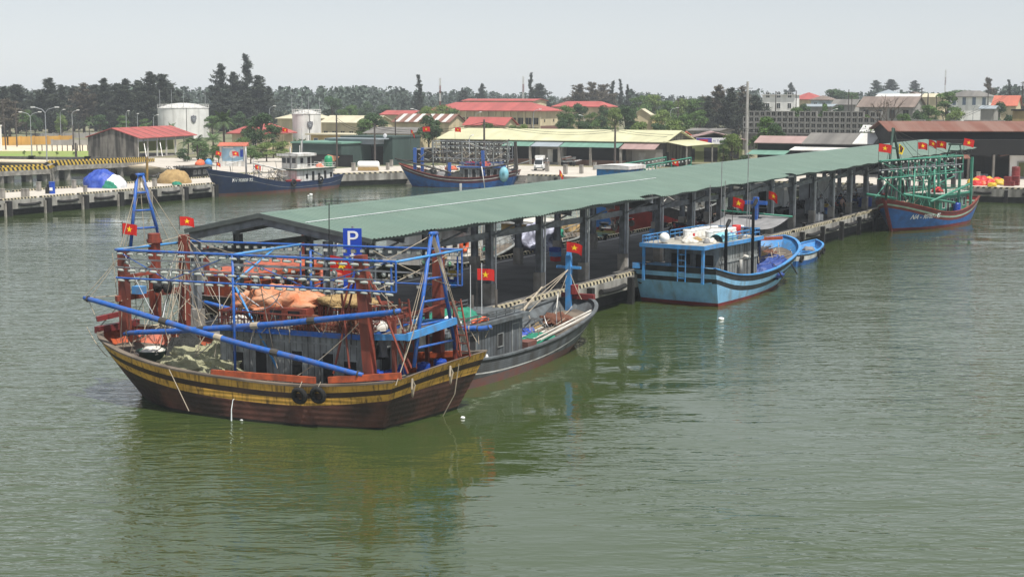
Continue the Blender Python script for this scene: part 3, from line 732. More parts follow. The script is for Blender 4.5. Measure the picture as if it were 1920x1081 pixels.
# deckhouse
c = A.house(1.6, 8.7, -1.75, 1.75, dz, 3.6, 'grey_wood', 'deck_wood', 'blue_pipe', .22, .16, 'cabin')
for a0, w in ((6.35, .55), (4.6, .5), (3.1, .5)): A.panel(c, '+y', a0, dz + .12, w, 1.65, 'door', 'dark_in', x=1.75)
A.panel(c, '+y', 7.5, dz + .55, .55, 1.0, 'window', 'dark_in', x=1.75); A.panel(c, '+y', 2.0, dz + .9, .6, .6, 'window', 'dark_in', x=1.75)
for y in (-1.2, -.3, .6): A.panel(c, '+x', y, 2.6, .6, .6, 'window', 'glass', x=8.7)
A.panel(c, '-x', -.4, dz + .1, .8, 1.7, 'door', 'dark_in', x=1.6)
m = MB()
for a0 in (2.85, 3.75, 4.35, 5.25, 5.75, 6.1, 7.1, 8.3): m.box(a0, a0 + .06, 1.752, 1.775, dz, 3.55)
m.box(1.6, 8.7, 1.754, 1.785, 3.2, 3.28).build('wall_batten', M['grey_wood'], c)
m = MB()
for k in range(24): m.box(1.7 + .29 * k, 1.72 + .29 * k, 1.751, 1.7535, dz, 3.58).box(8.701, 8.7035, -1.7 + .14 * k, -1.685 + .14 * k, dz, 3.58)
m.build('plank_gap', M['black'], c)
railing(A, [(8.6, 1.95, 3.78), (1.5, 1.95, 3.78), (1.5, -1.95, 3.78), (8.6, -1.95, 3.78), (8.6, 1.95, 3.78)], .62, 'redbrown', .16, name='railing')
# upper wheelhouse and cargo rack on the roof
w2 = MB().box(4.9, 7.0, -1.3, .9, 3.81, 4.5).build('wheelhouse', M['redbrown'], A.r)
A.panel(w2, '+y', 5.2, 4.0, .6, .4, 'window', 'glass', 'redbrown', x=.9); A.panel(w2, '+y', 6.1, 4.0, .6, .4, 'window', 'glass', 'redbrown', x=.9)
m = MB()
for x in (2.2, 3.4, 4.6): m.beam((x, -1.7, 3.8), (x, -1.7, 4.6), .08, .08).beam((x, .2, 3.8), (x, .2, 4.6), .08, .08)
for i in range(8): m.beam((2.1, -1.7 + i * .27, 4.63), (4.8, -1.7 + i * .27, 4.63), .14, .05)
for i in range(16): m.beam((2.1 + i * .17, .24, 3.85), (2.1 + i * .17, .24, 4.6), .05, .05)
m.build('cargo_rack', M['redbrown'], A.r)
# stern canopy
m = MB(); m.beam((1.24, 2.1, 3.72), (-.6, 2.2, 3.85), .1, .24).beam((1.24, -1.7, 3.8), (-.9, -1.7, 3.98), .1, .24).beam((-.6, 2.26, 3.86), (-.9, -1.76, 4.0), .12, .3)
m.add([(1.24, 2.1, 3.66), (-.6, 2.2, 3.79), (-.9, -1.7, 3.92), (1.24, -1.7, 3.74)], [(0, 1, 2, 3)], 1).build('canopy', [M['lightblue'], M['deck_wood']], A.r)
for x, y in ((.1, 2.05), (-.6, -2.3), (.8, -2.4)): A.beam('post', (x, y, 1.5), (x, y, 4.5), .16, .16, 'redbrown')
MB().beam((.1, 2.05, 4.55), (-.6, -2.3, 4.7), .11, .14).beam((.1, 2.05, 4.55), (1.3, 2.05, 4.45), .09, .1).build('crossbeam', M['redbrown'], A.r)
# posts (samson posts and gallows)
def post_px(b, p0, p1, y, y1=None, w=.36, m='redbrown', name='mast'):
    a = b.on(*p0, 'y', y); c_ = b.on(*p1, 'y', y if y1 is None else y1)
    return b.beam(name, c_, a, w, w, m)
for p0, p1, y in (((231, 470), (236, 625), 1.55), ((289, 452), (292, 600), .2), ((345, 440), (347, 610), -1.4)): post_px(A, p0, p1, y, w=.38)
post_px(A, (676, 478), (694, 702), 2.45, w=.42); post_px(A, (822, 470), (822, 660), -1.9, w=.4)
a = on(289, 450, 'y', .2); MB().lathe([(.33, -.1), (.33, .05), (.28, .05), (.28, .3), (.0, .32)], a, 10).build('mast_cap', M['redbrown'], A.r)
MB().beam(on(218, 560, 'y', 1.9), on(357, 540, 'y', -1.8), .2, .24).beam(on(226, 520, 'y', 1.9), on(300, 508, 'y', 0), .12, .14).build('crossbeam', M['redbrown'], A.r)
a = on(261, 543, 'y', 1.2); MB().cbox(a, (.5, .4, .34)).build('winch_box', M['lightblue'], A.r)
MB().lathe([(.0, -.3), (.3, -.3), (.3, -.22), (.12, -.2), (.12, .2), (.3, .22), (.3, .3), (.0, .3)], on(305, 537, 'y', .7), 12, 0, 'x').build('winch', M['black'], A.r, True)
# bow anchor beam and post
MB().beam((15.6, 1.3, 3.02), (15.4, -1.4, 3.02), .28, .3).build('bow_beam', M['red_hull'], A.r)
MB().beam(on(181, 598, 'y', 1.0), on(224, 588, 'y', .2), .24, .22).build('bow_roller', M['red_hull'], A.r)
for p0, p1 in (((203, 655), (235, 570)), ((205, 610), (212, 575))): pass
# blue spars
for nm, p0, y0, p1, y1, r in (('spar', (157, 557), 2.6, (680, 703), 2.95, .125), ('spar', (232, 625), 2.0, (750, 583), 3.0, .125), ('spar', (380, 565), -1.9, (620, 615), -2.0, .10), ('spar', (840, 612), -2.9, (920, 612), -3.2, .12)):
    a, b_ = on(*p0, 'y', y0), on(*p1, 'y', y1)
    rs_ = random.Random(int(p0[0])); pts_ = [a.lerp(b_, t) + Vector((0, rs_.uniform(-.03, .03), rs_.uniform(-.035, .035) - .10 * math.sin(PI * t))) for t in (0, .03, .2, .4, .6, .8, .97, 1)]
    o = A.tube(nm, pts_, [r * .6, r * .9, r, r * 1.03, r * 1.02, r, r * .9, r * .7], 'blue_pipe', 12)
    for t in (.12, .3, .52, .71, .9):
        k_ = int(t * 7); MB().tube([pts_[k_].lerp(pts_[k_ + 1], .45), pts_[k_].lerp(pts_[k_ + 1], .58)], r * 1.2, 10).build('lashing', M['rope' if k_ % 2 else 'rope_dark'], o)
        A.rope(pts_[k_].lerp(pts_[k_ + 1], .5), pts_[k_].lerp(pts_[k_ + 1], .5) + Vector((rs_.uniform(-.5, .5), .05, -rs_.uniform(.4, 1.0))), .0, .016)
a, b_ = on(157, 557, 'y', 2.6), on(680, 703, 'y', 2.95)
for t in (.0, .02): A.rope(a.lerp(b_, t), on(232, 470, 'y', 1.55), .05)
# lamp racks
PA, QA = on(216, 468, 'y', 2.5), on(742, 491, 'y', 2.7)
light_rack(A, PA, QA, [(.06, 'tube', 26, 0), (.42, 'disc', 12, 0), (.78, 'tube', 24, 0), (1.22, 'tube', 24, 1)], 'blue_pipe', .055, .02, (.44, .985, 1.0), ((.0, .2), (.44, .2), (.44, .7), (.98, .7)))
PB, QB = on(360, 452, 'y', -2.3), on(866, 468, 'y', -2.4)
light_rack(A, PB, QB, [(.06, 'flood', 30, 0), (.5, 'green', 11, 0), (1.1, 'flood', 14, 0), (1.55, 'flood', 10, 1)], 'blue_pipe', .05, .02, (.42, .985, 1.0), ((.42, .7),))
for a, c in ((PA.lerp(QA, .44), PB.lerp(QB, .42)), (PA, PB), (QA, QB)): MB().tube([a, c], .055, 8).build('rack_tie', M['lightblue'], A.r, True)
m = MB(); m.tube([PA.lerp(QA, .44) - Vector((0, 0, 1.2)), PA.lerp(QA, .44).lerp(PB.lerp(QB, .42), .6)], .05, 6).build('rack_tie', M['lightblue'], A.r, True)
a = PA.lerp(QA, .44); A.tube('rack_post', [a, (a.x, a.y, 1.2)], .06, 'blue_pipe')
a = on(582, 470, 'y', -2.3); A.tube('rack_post', [a, (a.x, a.y, 3.2)], .06, 'blue_pipe')
A.tube('rack_post', [on(440, 535, 'y', 1.6), on(520, 690, 'y', 1.8)], .05, 'lightblue')
# A-frames
aframe(A, on(813, 438, 'y', -.3), on(776, 688, 'x', -.6), on(856, 668, 'x', -.6), 'blue_pipe', .085, 5, .14, tw=.22)
aframe(A, on(262, 328, 'y', 0), on(245, 462, 'y', .7), on(302, 458, 'y', -.7), 'blue_pipe', .075, 3, .25, tw=.14)
MB().lathe([(.0, -.12), (.16, -.12), (.16, .12), (0, .12)], on(252, 332, 'y', .2), 10, 0, 'y').build('pulley', M['black'], A.r)
# red stays and ladders near the stern
for p0, p1, y in (((672, 495), (625, 700), 2.1), ((668, 480), (610, 705), 1.2), ((684, 490), (765, 700), 2.1), ((690, 520), (772, 690), 1.4), ((640, 545), (655, 690), 2.4)): 
    a, b_ = on(*p0, 'y', y), on(*p1, 'y', y + .3); A.tube('stay', [a, b_], .045, 'redbrown', 6)
ladder(A, on(772, 690, 'y', 1.3), on(757, 560, 'y', 1.5), .42, 'redbrown', 7); ladder(A, on(873, 668, 'y', -1.6), on(855, 560, 'y', -2.0), .42, 'redbrown', 7)
# rigging
topA = on(813, 438, 'y', -.3); topF = on(262, 328, 'y', 0); mB = on(345, 440, 'y', -1.4); mN = on(676, 478, 'y', 2.45)
for t, y in (((748, 712), 2.6), ((880, 660), -2.6), ((700, 500), 2.2), ((862, 650), -2.2), ((742, 700), 2.0)): A.rope(topA, on(*t, 'y', y), .03)
for i in range(5): A.rope(topA + Vector((0, .1 * i, 0)), on(868 + i * 4, 640 + i * 6, 'y', -2.2 - .1 * i), .02)
for i in range(4): A.rope(topF + Vector((0, -.05 * i, 0)), on(226 + 5 * i, 462, 'y', 1.2 - .2 * i), .0)
A.rope(topF, on(310, 470, 'y', -.8)); A.rope(topF, on(322, 462, 'y', -1)); A.rope(topF, (1.6, 0, 4.9) if 0 else on(345, 455, 'y', -1.3)); A.rope(topF - Vector((0, 0, .3)), on(272, 460, 'y', .1))
for t, y in (((216, 468), 2.5), ((450, 478), 2.4), ((260, 640), 1.8), ((300, 650), 1.2), ((330, 640), .6), ((400, 560), -1.9), ((430, 600), -1.5), ((470, 560), -1.2)): A.rope(mB, on(*t, 'y', y), .08)
for i in range(7): A.rope(mB + Vector((.1 * i - .3, 0, -.1 * i)), on(300 + 16 * i, 600 + 9 * (i % 3), 'y', -.8 + .2 * i), .1, .018, 'rope' if i % 2 else 'rope_dark')
for p0, y0, p1, y1, d in (((555, 706), 2.9, (680, 598), 2.6, .15), ((742, 722), 3.0, (795, 555), 1.5, .1), ((660, 703), 2.7, (760, 703), 2.6, .15), ((232, 620), 1.6, (250, 655), 2.3, 0), ((355, 560), -1, (250, 640), 2.2, .2),
                          ((690, 550), 2.4, (850, 470), -2.0, .1), ((680, 565), 2.4, (745, 572), 2.4, .08), ((700, 470), 2.2, (845, 535), -1.5, .1), ((478, 480), 2.4, (520, 690), 1.9, .1), ((157, 557), 2.6, (300, 540), .5, .1), ((157, 562), 2.6, (240, 560), 1.6, .15)):
    A.rope(on(*p0, 'y', y0), on(*p1, 'y', y1), d, .02)
for i in range(9):
    a = on(232 + 10 * i, 500, 'y', 1.5 - .25 * i); A.rope(a, on(226 + 16 * i, 640, 'y', 1.9 - .2 * i), .04, .014, 'rope_dark' if i % 3 else 'rope')
b_, z_ = A.sheer(10.2); A.rope((10.2, b_ + .06, z_), (9.2, b_ + .12, .25), .0, .02); b_, z_ = A.sheer(14.8); A.rope((14.8, b_ - .05, z_ + .05), (14.2, b_ - .25, z_ - .9), 0, .02)
m = MB()
for y, x, z in ((2.0, -.62, 2.12), (-.3, -1.24, 2.3)): m.tube([(x - .06, y, z), (x - .1, y - .15, z - .3), (x - .02, y - .1, z - .75), (x - .08, y + .08, z - .4), (x - .06, y, z)], .045, 6)
m.build('rope_loop', M['rope'], A.r)
MB().tube([(-1.42, -.9, 2.3), (-1.22, -.9, 1.0), (-.55, -.9, -.2)], .02, 5).build('rope', M['rope'], A.r)
b_, z_ = A.sheer(5.3)
MB().tube([(7.0, 3.2, .95), (7.0, 3.42, .90), (7.03, 3.5, .5), (7.03, 3.52, .02)], [.012, .014, .02, .03], 6).build('bilge_stream', M['stream'], A.r)

# loose lines and litter all over the trawler
rq = random.Random(41)
for i in range(44):
    a = Vector((rq.uniform(-.5, 15), rq.uniform(-2.2, 2.4), rq.uniform(5.0, 6.7))); b_ = Vector((a.x + rq.uniform(-3, 3), rq.uniform(-2.4, 2.6), rq.uniform(1.9, 4.6))); A.rope(a, b_, rq.uniform(0, .25), rq.uniform(.012, .022), rq.choice(('rope', 'rope', 'rope_dark', 'pvc')))
for i in range(16):
    a = Vector((rq.uniform(9, 14.5), rq.uniform(-2, 2.2), 2.0)); A.rope(a, a + Vector((rq.uniform(-2, 2), rq.uniform(-.8, .8), rq.uniform(.2, 1.4))), .15, .02, rq.choice(('rope', 'rope_dark', 'steel')))
for i in range(12):
    x = rq.uniform(1.8, 8.2); A.rope((x, 1.98, 4.35), (x + rq.uniform(-.6, .6), 2.12, rq.uniform(3.2, 3.9)), .1, .02, rq.choice(('rope', 'rope_dark')))
# ================================================================== boat B: grey wooden boat alongside the pier
B = Boat('fishing_boat', 'weathered grey wooden fishing boat with rust red bottom moored behind the yellow trawler', 'fishing boat', Fr(tuple(SH.w(-2.6, -4.9))[:2], 61.9))
B.hull([(-1.2, 2.1, 1.5, 0, 1.7, -.6), (2, 2.4, 1.25, 2, 2.1, -.6), (5, 2.5, 1.15, 5, 2.2, -.6), (8.5, 2.5, 1.2, 8.2, 2.0, -.6), (12, 2.35, 1.5, 11.2, 1.5, -.6), (14.8, 1.95, 1.85, 13, .8, -.6), (16.3, 1.2, 2.15, 14.2, .3, -.6), (16.9, .02, 2.3, 14.8, .02, -.6)],
       [(.16, 0), (.62, 1), (.68, 2), (None, 1)], ['black_paint', 'grey_hull', 'white_paint', 'rust_hull'], 'slate_wood', 'slate_wood', 'deck_wood', bulw=.65, zb=.42)
on = B.on
c = B.house(-.6, 7.0, -1.5, 1.5, .6, 2.65, 'slate_wood', 'slate_wood', 'slate_wood', .25, .14)
for a0, w in ((5.9, .7), (4.4, .5), (1.6, .6), (.2, .6)): B.panel(c, '-y', a0, .8 if w > .5 else 1.4, w, 1.5 if w > .5 else .6, 'door' if w > .5 else 'window', 'slate_wood' if w > .65 else 'dark_in', x=-1.5)
for y in (-1.0, .3): B.panel(c, '+x', y, 1.4, .7, .9, 'window', 'slate_wood', x=7.0)
m = MB()
for k in range(25): m.box(-.5 + .3 * k, -.475 + .3 * k, -1.5035, -1.501, .6, 2.63)
m.build('plank_gap', M['black'], c)
railing(B, [(6.9, -1.6, 2.82), (-.5, -1.6, 2.82), (-.5, 1.6, 2.82), (6.9, 1.6, 2.82)], .38, 'slate_wood', .9, c)
MB().box(4.2, 6.4, -1.2, .2, 2.85, 3.0).build('hatch', M['slate_wood'], B.r)
for x, y, h in ((7.2, .1, 2.2), (6.7, 1.2, 1.9)): B.tube('mast', [(x, y, .6), (x, y, .6 + h + 1)], .07, 'rope_dark')
p0 = on(1066, 600, 'y', .4)
MB().beam((p0.x, .4, .8), (p0.x, .4, 4.6), .3, .26).prism([(p0.x - .15, .27, 4.6), (p0.x + .15, .27, 4.6), (p0.x, .27, 5.05)], (0, .26, 0)).build('bow_post', M['lightblue'], B.r)
MB().beam((p0.x, -.35, 4.0), (p0.x, 1.15, 4.0), .12, .14).build('cross_bar', M['lightblue'], B.r)
top = Vector((p0.x, .4, 3.9))
for q in ((8, -.2, 2.2), (7.8, .4, 2.3), (7.5, -.8, 2.0), (15.8, -.6, 2.3), (15.5, .8, 2.2)): B.rope(top, q, .1, .02)
MB().beam((8.5, -1.2, 1.1), (15.0, -1.55, 1.85), .09, .05).beam((8.5, -1.45, 1.05), (15.2, -1.7, 1.8), .07, .05).beam((8.6, -1.7, 1.15), (14.9, -1.85, 1.8), .06, .06).build('plank', M['offwhite'], B.r)
MB().tube([(7.2, -1.4, 2.8), (12.5, .2, 3.3)], .05, 8).tube([(6.8, 1.2, 2.1), (13, 1.4, 2.4)], .05, 8).build('pole', M['rope'], B.r)
MB().beam((10.2, .6, 1.1), (13.5, 1.0, 1.2), .8, .5).build('coaming', M['slate_wood'], B.r)
MB().box(7.6, 8.6, -1.5, -.6, .55, 1.15).build('hatch', M['rust_hull'], B.r)
MB().beam((16.6, -1.0, 2.35), (16.6, 1.0, 2.35), .3, .3).lathe([(.3, 0), (.3, .5), (.0, .55)], (16.4, .2, 2.5), 8).build('bow_beam', M['red_hull'], B.r)
for i in range(8): B.rope((8 + rnd.uniform(0, 5), rnd.uniform(-1.5, 1.5), .8), (8 + rnd.uniform(0, 6), rnd.uniform(-1.5, 1.5), 1.6), .2, .022, 'rope')
B.rope((16.5, .6, 2.3), SH_ := B.fr.loc(SH.w(20.4, -.95, 2.1)), .15, .03)
for x, y in ((3.2, -1.7), (2.2, -1.65)): B.tube('antenna', [(x, y + .4, 2.8), (x, y + .4, 5.6)], .02, 'pvc', 5)

for i in range(26):
    a = Vector((rq.uniform(7.2, 15), rq.uniform(-1.9, 1.9), rq.uniform(.8, 1.6))); B.rope(a, a + Vector((rq.uniform(-2.5, 2.5), rq.uniform(-.8, .8), rq.uniform(-.1, 1.3))), rq.uniform(0, .3), rq.uniform(.015, .03), rq.choice(('rope', 'rope_dark', 'steel', 'offwhite')))
for i in range(7): B.beam('plank', (8.0 + .15 * i, -.9 + .28 * i, .95 + .05 * i), (11.6 + .2 * i, -.5 + .2 * i, 1.15 + .04 * i), .13, .05, rq.choice(('offwhite', 'deck_wood', 'tan_net')))
# ================================================================== boat C: sky blue boat
FC = Fr((11.05, 97.25), 56.5)
Cb = Boat('fishing_boat', 'sky blue wooden fishing boat with black stripes and deckhouse moored to the pier', 'fishing boat', FC)
Cb.hull([(-1.0, 3.0, 2.55, .1, 2.75, -.6), (2, 3.1, 1.9, 2, 2.75, -.6), (5, 3.15, 1.62, 5, 2.6, -.6), (8.5, 3.1, 1.68, 8, 2.1, -.6), (12, 2.85, 2.1, 11, 1.35, -.6), (14.8, 2.2, 2.5, 13, .6, -.6), (16.3, 1.2, 2.95, 14, .25, -.6), (16.9, .02, 3.15, 14.5, .02, -.6)],
        [(.40, 0), (.70, 1), (1.02, 0), (None, 1)], ['black_paint', 'skyblue_hull', 'red_hull'], 'lightblue', 'lightblue', 'deck_wood', bulw=.8, zb=.22)
on = Cb.on
cz = 1.0
c = Cb.house(1.6, 7.6, -2.0, 2.0, cz, 3.75, 'grey_wood', 'roof_litter', 'lightblue', .3, .2)
MB().add([(-1.3, -2.3, 3.95), (1.35, -2.3, 3.95), (1.35, 2.3, 3.95), (-1.3, 2.3, 3.95)], [(0, 1, 2, 3)]).beam((-1.3, -2.3, 3.85), (1.3, -2.3, 3.85), .1, .26).beam((-1.3, 2.3, 3.85), (1.3, 2.3, 3.85), .1, .26).beam((-1.3, -2.35, 3.85), (-1.3, 2.35, 3.85), .1, .26).build('canopy', M['lightblue'], Cb.r)
MB().box(-1.2, 1.25, -2.2, 2.2, 3.955, 3.99).build('canopy_top', M['roof_litter'], Cb.r)
for y in (-2.15, 2.15): Cb.beam('post', (-1.1, y, 1.5), (-1.1, y, 3.72), .16, .16, 'lightblue')
for y in (-1.6, -.9, .1, .9): Cb.panel(c, '-x', y, cz + .3 if y == -.9 else 2.4, .6, 1.8 if y == -.9 else .7, 'door' if y == -.9 else 'window', 'dark_in', x=1.6)
m = MB()
for a0 in [1.7 + .38 * i for i in range(16)]: m.box(a0, a0 + .05, -2.03, -2.002, cz, 3.7)
g_ = MB()
for k in range(31): g_.box(1.65 + .19 * k, 1.675 + .19 * k, -2.0025, -2.0005, cz, 3.7)
g_.build('plank_gap', M['black'], c)
m.box(1.6, 7.6, -2.06, -2.031, 2.55, 2.72).build('wall_batten', M['grey_wood'], c)
Cb.panel(c, '-y', 2.0, 2.9, .7, .55, 'window', 'dark_in', x=-2.0)
railing(Cb, [(2.6, -2.15, 4.0), (7.6, -2.15, 4.0), (7.6, 2.15, 4.0), (2.6, 2.15, 4.0)], .5, 'lightblue', .7, c)
railing(Cb, [(-1.1, 2.15, 4.0), (-1.1, 1.1, 4.0)], .45, 'lightblue', .35); railing(Cb, [(-1.2, 2.2, 4.0), (2.4, 2.2, 4.0)], .45, 'lightblue', .5)
ladder(Cb, (-1.25, -.7, 1.6), (-1.25, -.7, 3.9), .55, 'lightblue', 6, ax=(0, 1, 0))
MB().box(-.6, .6, 1.0, 2.2, 1.5, 2.55).build('locker', M['skyblue_hull'], Cb.r); MB().box(-.7, .5, -2.6, -1.5, 1.5, 2.4).build('locker', M['skyblue_hull'], Cb.r)
MB().cbox((-1.0, 2.7, 2.45), (.5, .5, .35), .3).build('crate', M['lightblue'], Cb.r)
for x, y, z0, z1 in ((1.7, -2.42, 1.5, 5.3), (5.9, -2.42, 1.2, 6.4)):
    MB().tube([(x, y, z0), (x, y, z1 - .5), (x + .12, y, z1 - .2), (x + .5, y, z1 + .12)], [.11, .11, .12, .13], 8).build('exhaust_pipe', M['black'], Cb.r, True)
MB().tube([(4.4, -2.3, 1.3), (4.4, -2.3, 2.6), (4.6, -2.45, 2.85), (4.5, -2.7, 2.8)], .13, 8).build('vent_pipe', M['offwhite'], Cb.r, True)
# foredeck awning, king post
MB().grid(lambda u, v: (7.6 + 4.9 * u, -2.3 + 5.0 * v, 4.4 + .55 * u + .16 * math.sin(PI * v * 2.0) * u - .35 * math.sin(PI * u) + .12 * math.sin(7 * v + 3 * u)), 14, 14).build('awning', M['grey_tarp'], Cb.r, True)
Cb.tube('boom', [(12.15, -2.6, 5.0), (12.15, 3.0, 5.2)], .07, 'green_pipe')
Cb.beam('king_post', (11.9, .1, 1.5), (11.9, .1, 6.3), .34, .34, 'blue_pipe'); MB().beam((11.9, -.75, 5.9), (11.9, .95, 5.9), .2, .26).build('cross_bar', M['blue_pipe'], Cb.r)
MB().beam((10.3, -.9, 1.2), (10.3, -.9, 3.9), .22, .22).build('post', M['navy'], Cb.r)
Cb.beam('bowsprit', (9.5, 1.2, 3.3), (13.2, .9, 4.2), .26, .3, 'lightblue'); MB().cbox((13.3, .9, 4.25), (.5, .5, .5)).build('bow_bitt', M['red_plastic'], Cb.r)
MB().beam((13.6, 2.6, 2.9), (15.2, -.6, 3.15), .3, .22).build('bow_beam', M['orange_paint'], Cb.r)
for x, y, h in ((6.2, 1.0, 7.4), (6.9, .2, 7.7), (5.6, .6, 6.2), (7.5, -1.4, 6.8), (8.0, 1.0, 9.0), (8.0, -1.0, 9.6)): Cb.tube('antenna', [(x, y, 4.0), (x + .05, y, h)], .028, 'steel', 5)
for i in range(26):
    x = rnd.uniform(8.2, 12.5); y = rnd.uniform(-1.8, 1.9)
    Cb.rope((x, y, 1.9 + rnd.uniform(0, .7)), (x + rnd.uniform(.8, 2.2), y + rnd.uniform(-.9, .9), 2.0 + rnd.uniform(0, 1.0)), .02, .022, 'rope' if i % 2 else 'rope_dark')
Cb.rope((15.6, 1, 3.0), FC.loc(SH.w(45, -1.0, 2.1)), .2, .03); Cb.rope((-.9, 2.9, 2.3), FC.loc(SH.w(33, -1.0, 2.1)), .1, .03)
for x in (8.6, 11.2): Cb.rope((x, -3.0, 1.75), (x + .9, -3.1, .95), .0, .05, 'rope_dark')

for i in range(24):
    a = Vector((rq.uniform(8, 15), rq.uniform(-2.2, 2.2), rq.uniform(1.7, 2.6))); Cb.rope(a, a + Vector((rq.uniform(-2, 2), rq.uniform(-.9, .9), rq.uniform(-.2, .7))), rq.uniform(0, .2), rq.uniform(.018, .04), rq.choice(('rope', 'rope_dark', 'steel', 'offwhite')))
for i in range(5): MB().beam((8.3 + .3 * i, 1.9 - .2 * i, 1.5), (13.2 + .2 * i, .6 - .2 * i, 2.6), .09, .09).build('pole', M[rq.choice(('rope', 'steel', 'rope_dark'))], Cb.r)
# ================================================================== dinghy
FD = Fr(tuple(SH.w(54.0, -4.0))[:2], 60)
D = Boat('dinghy', 'small open blue and white dinghy with tyre fenders moored by the pier', 'dinghy', FD)
D.hull([(-.2, 1.15, .95, 0, 1.0, -.3), (2.5, 1.35, .85, 2.5, 1.1, -.3), (5, 1.3, .95, 4.9, .9, -.3), (7, .95, 1.2, 6.5, .4, -.3), (7.9, .02, 1.45, 7.3, .02, -.3)],
       [(.12, 0), (.5, 1), (None, 2)], ['black_paint', 'white_paint', 'royal_hull', 'royal_hull'], 'lightblue', 'lightblue', 'lightblue', bulw=.6, n=20, capw=.12, zb=.15)
for x in (1.6, 3.4, 5.2): MB().box(x, x + .35, -1.15, 1.15, .66, .72).build('thwart', M['lightblue'], D.r)
MB().box(.1, 1.2, -.9, -.1, .3, 1.0).build('engine_box', M['offwhite'], D.r)

# ================================================================== boat E: blue hull, green rig
FE = Fr((46.2, 160.2), 232)
Eb = Boat('fishing_boat', 'royal blue fishing boat with green rig and many flags at the far pier end', 'fishing boat', FE)
Eb.hull([(-4.5, 2.4, 2.7, -3.2, 1.7, -.6), (-1, 2.85, 1.9, -.5, 2.4, -.6), (3, 3.0, 1.55, 3, 2.6, -.6), (7, 3.0, 1.75, 6.6, 2.2, -.6), (10.5, 2.7, 2.35, 9.5, 1.3, -.6), (13, 1.7, 2.9, 11.2, .5, -.6), (14.4, .7, 3.2, 12.2, .2, -.6), (14.8, .02, 3.3, 12.7, .02, -.6)],
        [(.4, 0), (.58, 1), (.85, 0), (None, 2)], ['red_hull', 'palegreen', 'royal_hull', 'red_hull'], 'redbrown', 'redbrown', 'deck_wood', bulw=.75, zb=.3)
on = Eb.on
MB().beam((12.75, 0, -.3), (15.0, 0, 3.6), .3, .34).beam((15.0, 0, 3.4), (15.1, 0, 3.9), .3, .3).build('stem', M['red_hull'], Eb.r)
c = Eb.house(-2.5, 5, -1.7, 1.7, 1.0, 3.2, 'green_pipe', 'offwhite', 'green_pipe', .3, .18)
for a0 in (-2, -.9, .2, 1.3, 2.4, 3.6): Eb.panel(c, '+y', a0, 1.3 if a0 in (-.9, 2.4) else 1.9, .6, 1.5 if a0 in (-.9, 2.4) else .8, 'window', 'dark_in', 'white_paint', x=1.7)
railing(Eb, [(5, 1.8, 3.4), (-2.5, 1.8, 3.4), (-2.5, -1.8, 3.4), (5, -1.8, 3.4)], .5, 'green_pipe', .8, c)
for x, y, h, m_ in ((12.2, .4, 6.5, 'green_pipe'), (7.6, 1.6, 6.6, 'green_pipe'), (7.6, -1.6, 6.6, 'green_pipe'), (-2.6, 2.1, 7, 'green_pipe'), (-3.2, -1.8, 7, 'green_pipe'), (1, 2.2, 5.5, 'green_pipe')): Eb.beam('mast', (x, y, 1.2), (x, y, h), .24, .24, m_)
aframe(Eb, on(1675, 242, 'y', 0), on(1661, 375, 'y', .9), on(1697, 375, 'y', -.9), 'darkgreen', .13, 3, .2, tw=.16)
ra, rb_ = on(1648, 302, 'y', 1.9), on(1806, 292, 'y', 2.2)
light_rack(Eb, ra, rb_, [(.06, 'bulb', 13, 0), (.9, 'bulb', 13, 0), (1.7, 'bulb', 13, 1)], 'green_pipe', .08, .03, (.33, .66, 1), ((0, .33), (.33, .66), (.66, 1)))
ra2, rb2 = on(1650, 303, 'y', -1.9), on(1790, 290, 'y', -2.1)
light_rack(Eb, ra2, rb2, [(.06, 'bulb', 13, 0), (.9, 'bulb', 12, 0), (1.7, 'bulb', 12, 1)], 'green_pipe', .08, .03, (.5, 1), ((0, .5), (.5, 1)))
for a, c in ((ra, ra2), (rb_, rb2), (ra.lerp(rb_, .5), ra2.lerp(rb2, .5))): MB().tube([a, c], .07, 6).build('rack_tie', M['green_pipe'], Eb.r)
for p0, y0, p1, y1 in (((1695, 364), 2.2, (1790, 380), 2.8), ((1745, 378), 2.6, (1818, 345), 2.9), ((1625, 364), -1, (1680, 372), 1)): Eb.tube('spar', [on(*p0, 'y', y0), on(*p1, 'y', y1)], .13, 'green_pipe')
tE = on(1675, 242, 'y', 0)
for q in ((14.6, 0, 3.6), (7.6, 1.6, 6.6), (7.6, -1.6, 6.6), (12, 2.0, 2.6), (12, -2, 2.6), (5, 1.8, 3.5), (5, -1.8, 3.5), (-3, 0, 7)): Eb.rope(tE, q, .1, .02, 'rope_dark')
for i in range(16): Eb.rope((rnd.uniform(4, 10), rnd.uniform(-2, 2), 5 + rnd.uniform(0, 1.5)), (rnd.uniform(4, 12), rnd.uniform(-2, 2), 2.0), .1, .022, 'rope' if i % 2 else 'green_pipe')
for sg in (1, -1):
    for x, y in ((11.5, .9), (8.4, 2.1)): Eb.tube('stay', [(x, sg * y, 2.2), (x + .3, sg * y * .5, 6.2)], .06, 'green_pipe', 6)
for p0, y0, p1, y1, r_ in (((1650, 330), 2, (1700, 372), 2.4, .09), ((1716, 305), 1.8, (1712, 378), 2.6, .13), ((1736, 300), 1.8, (1728, 378), 2.4, .1), ((1690, 335), 0, (1770, 345), 1.5, .08), ((1640, 372), 1, (1668, 335), .6, .08), ((1700, 370), -1.8, (1790, 330), -1.9, .1), ((1752, 318), 2, (1752, 372), 2.4, .16), ((1772, 305), 2, (1774, 368), 2.3, .16), ((1664, 320), .4, (1690, 322), -.8, .08)):
    Eb.tube('strut', [on(*p0, 'y', y0), on(*p1, 'y', y1)], r_ * .7, 'green_pipe')
aframe(Eb, (-3.0, 0, 8.3), (-3.0, 1.0, 6.6), (-3.0, -1.0, 6.6), 'darkgreen', .08, 2, .2, tw=.5)
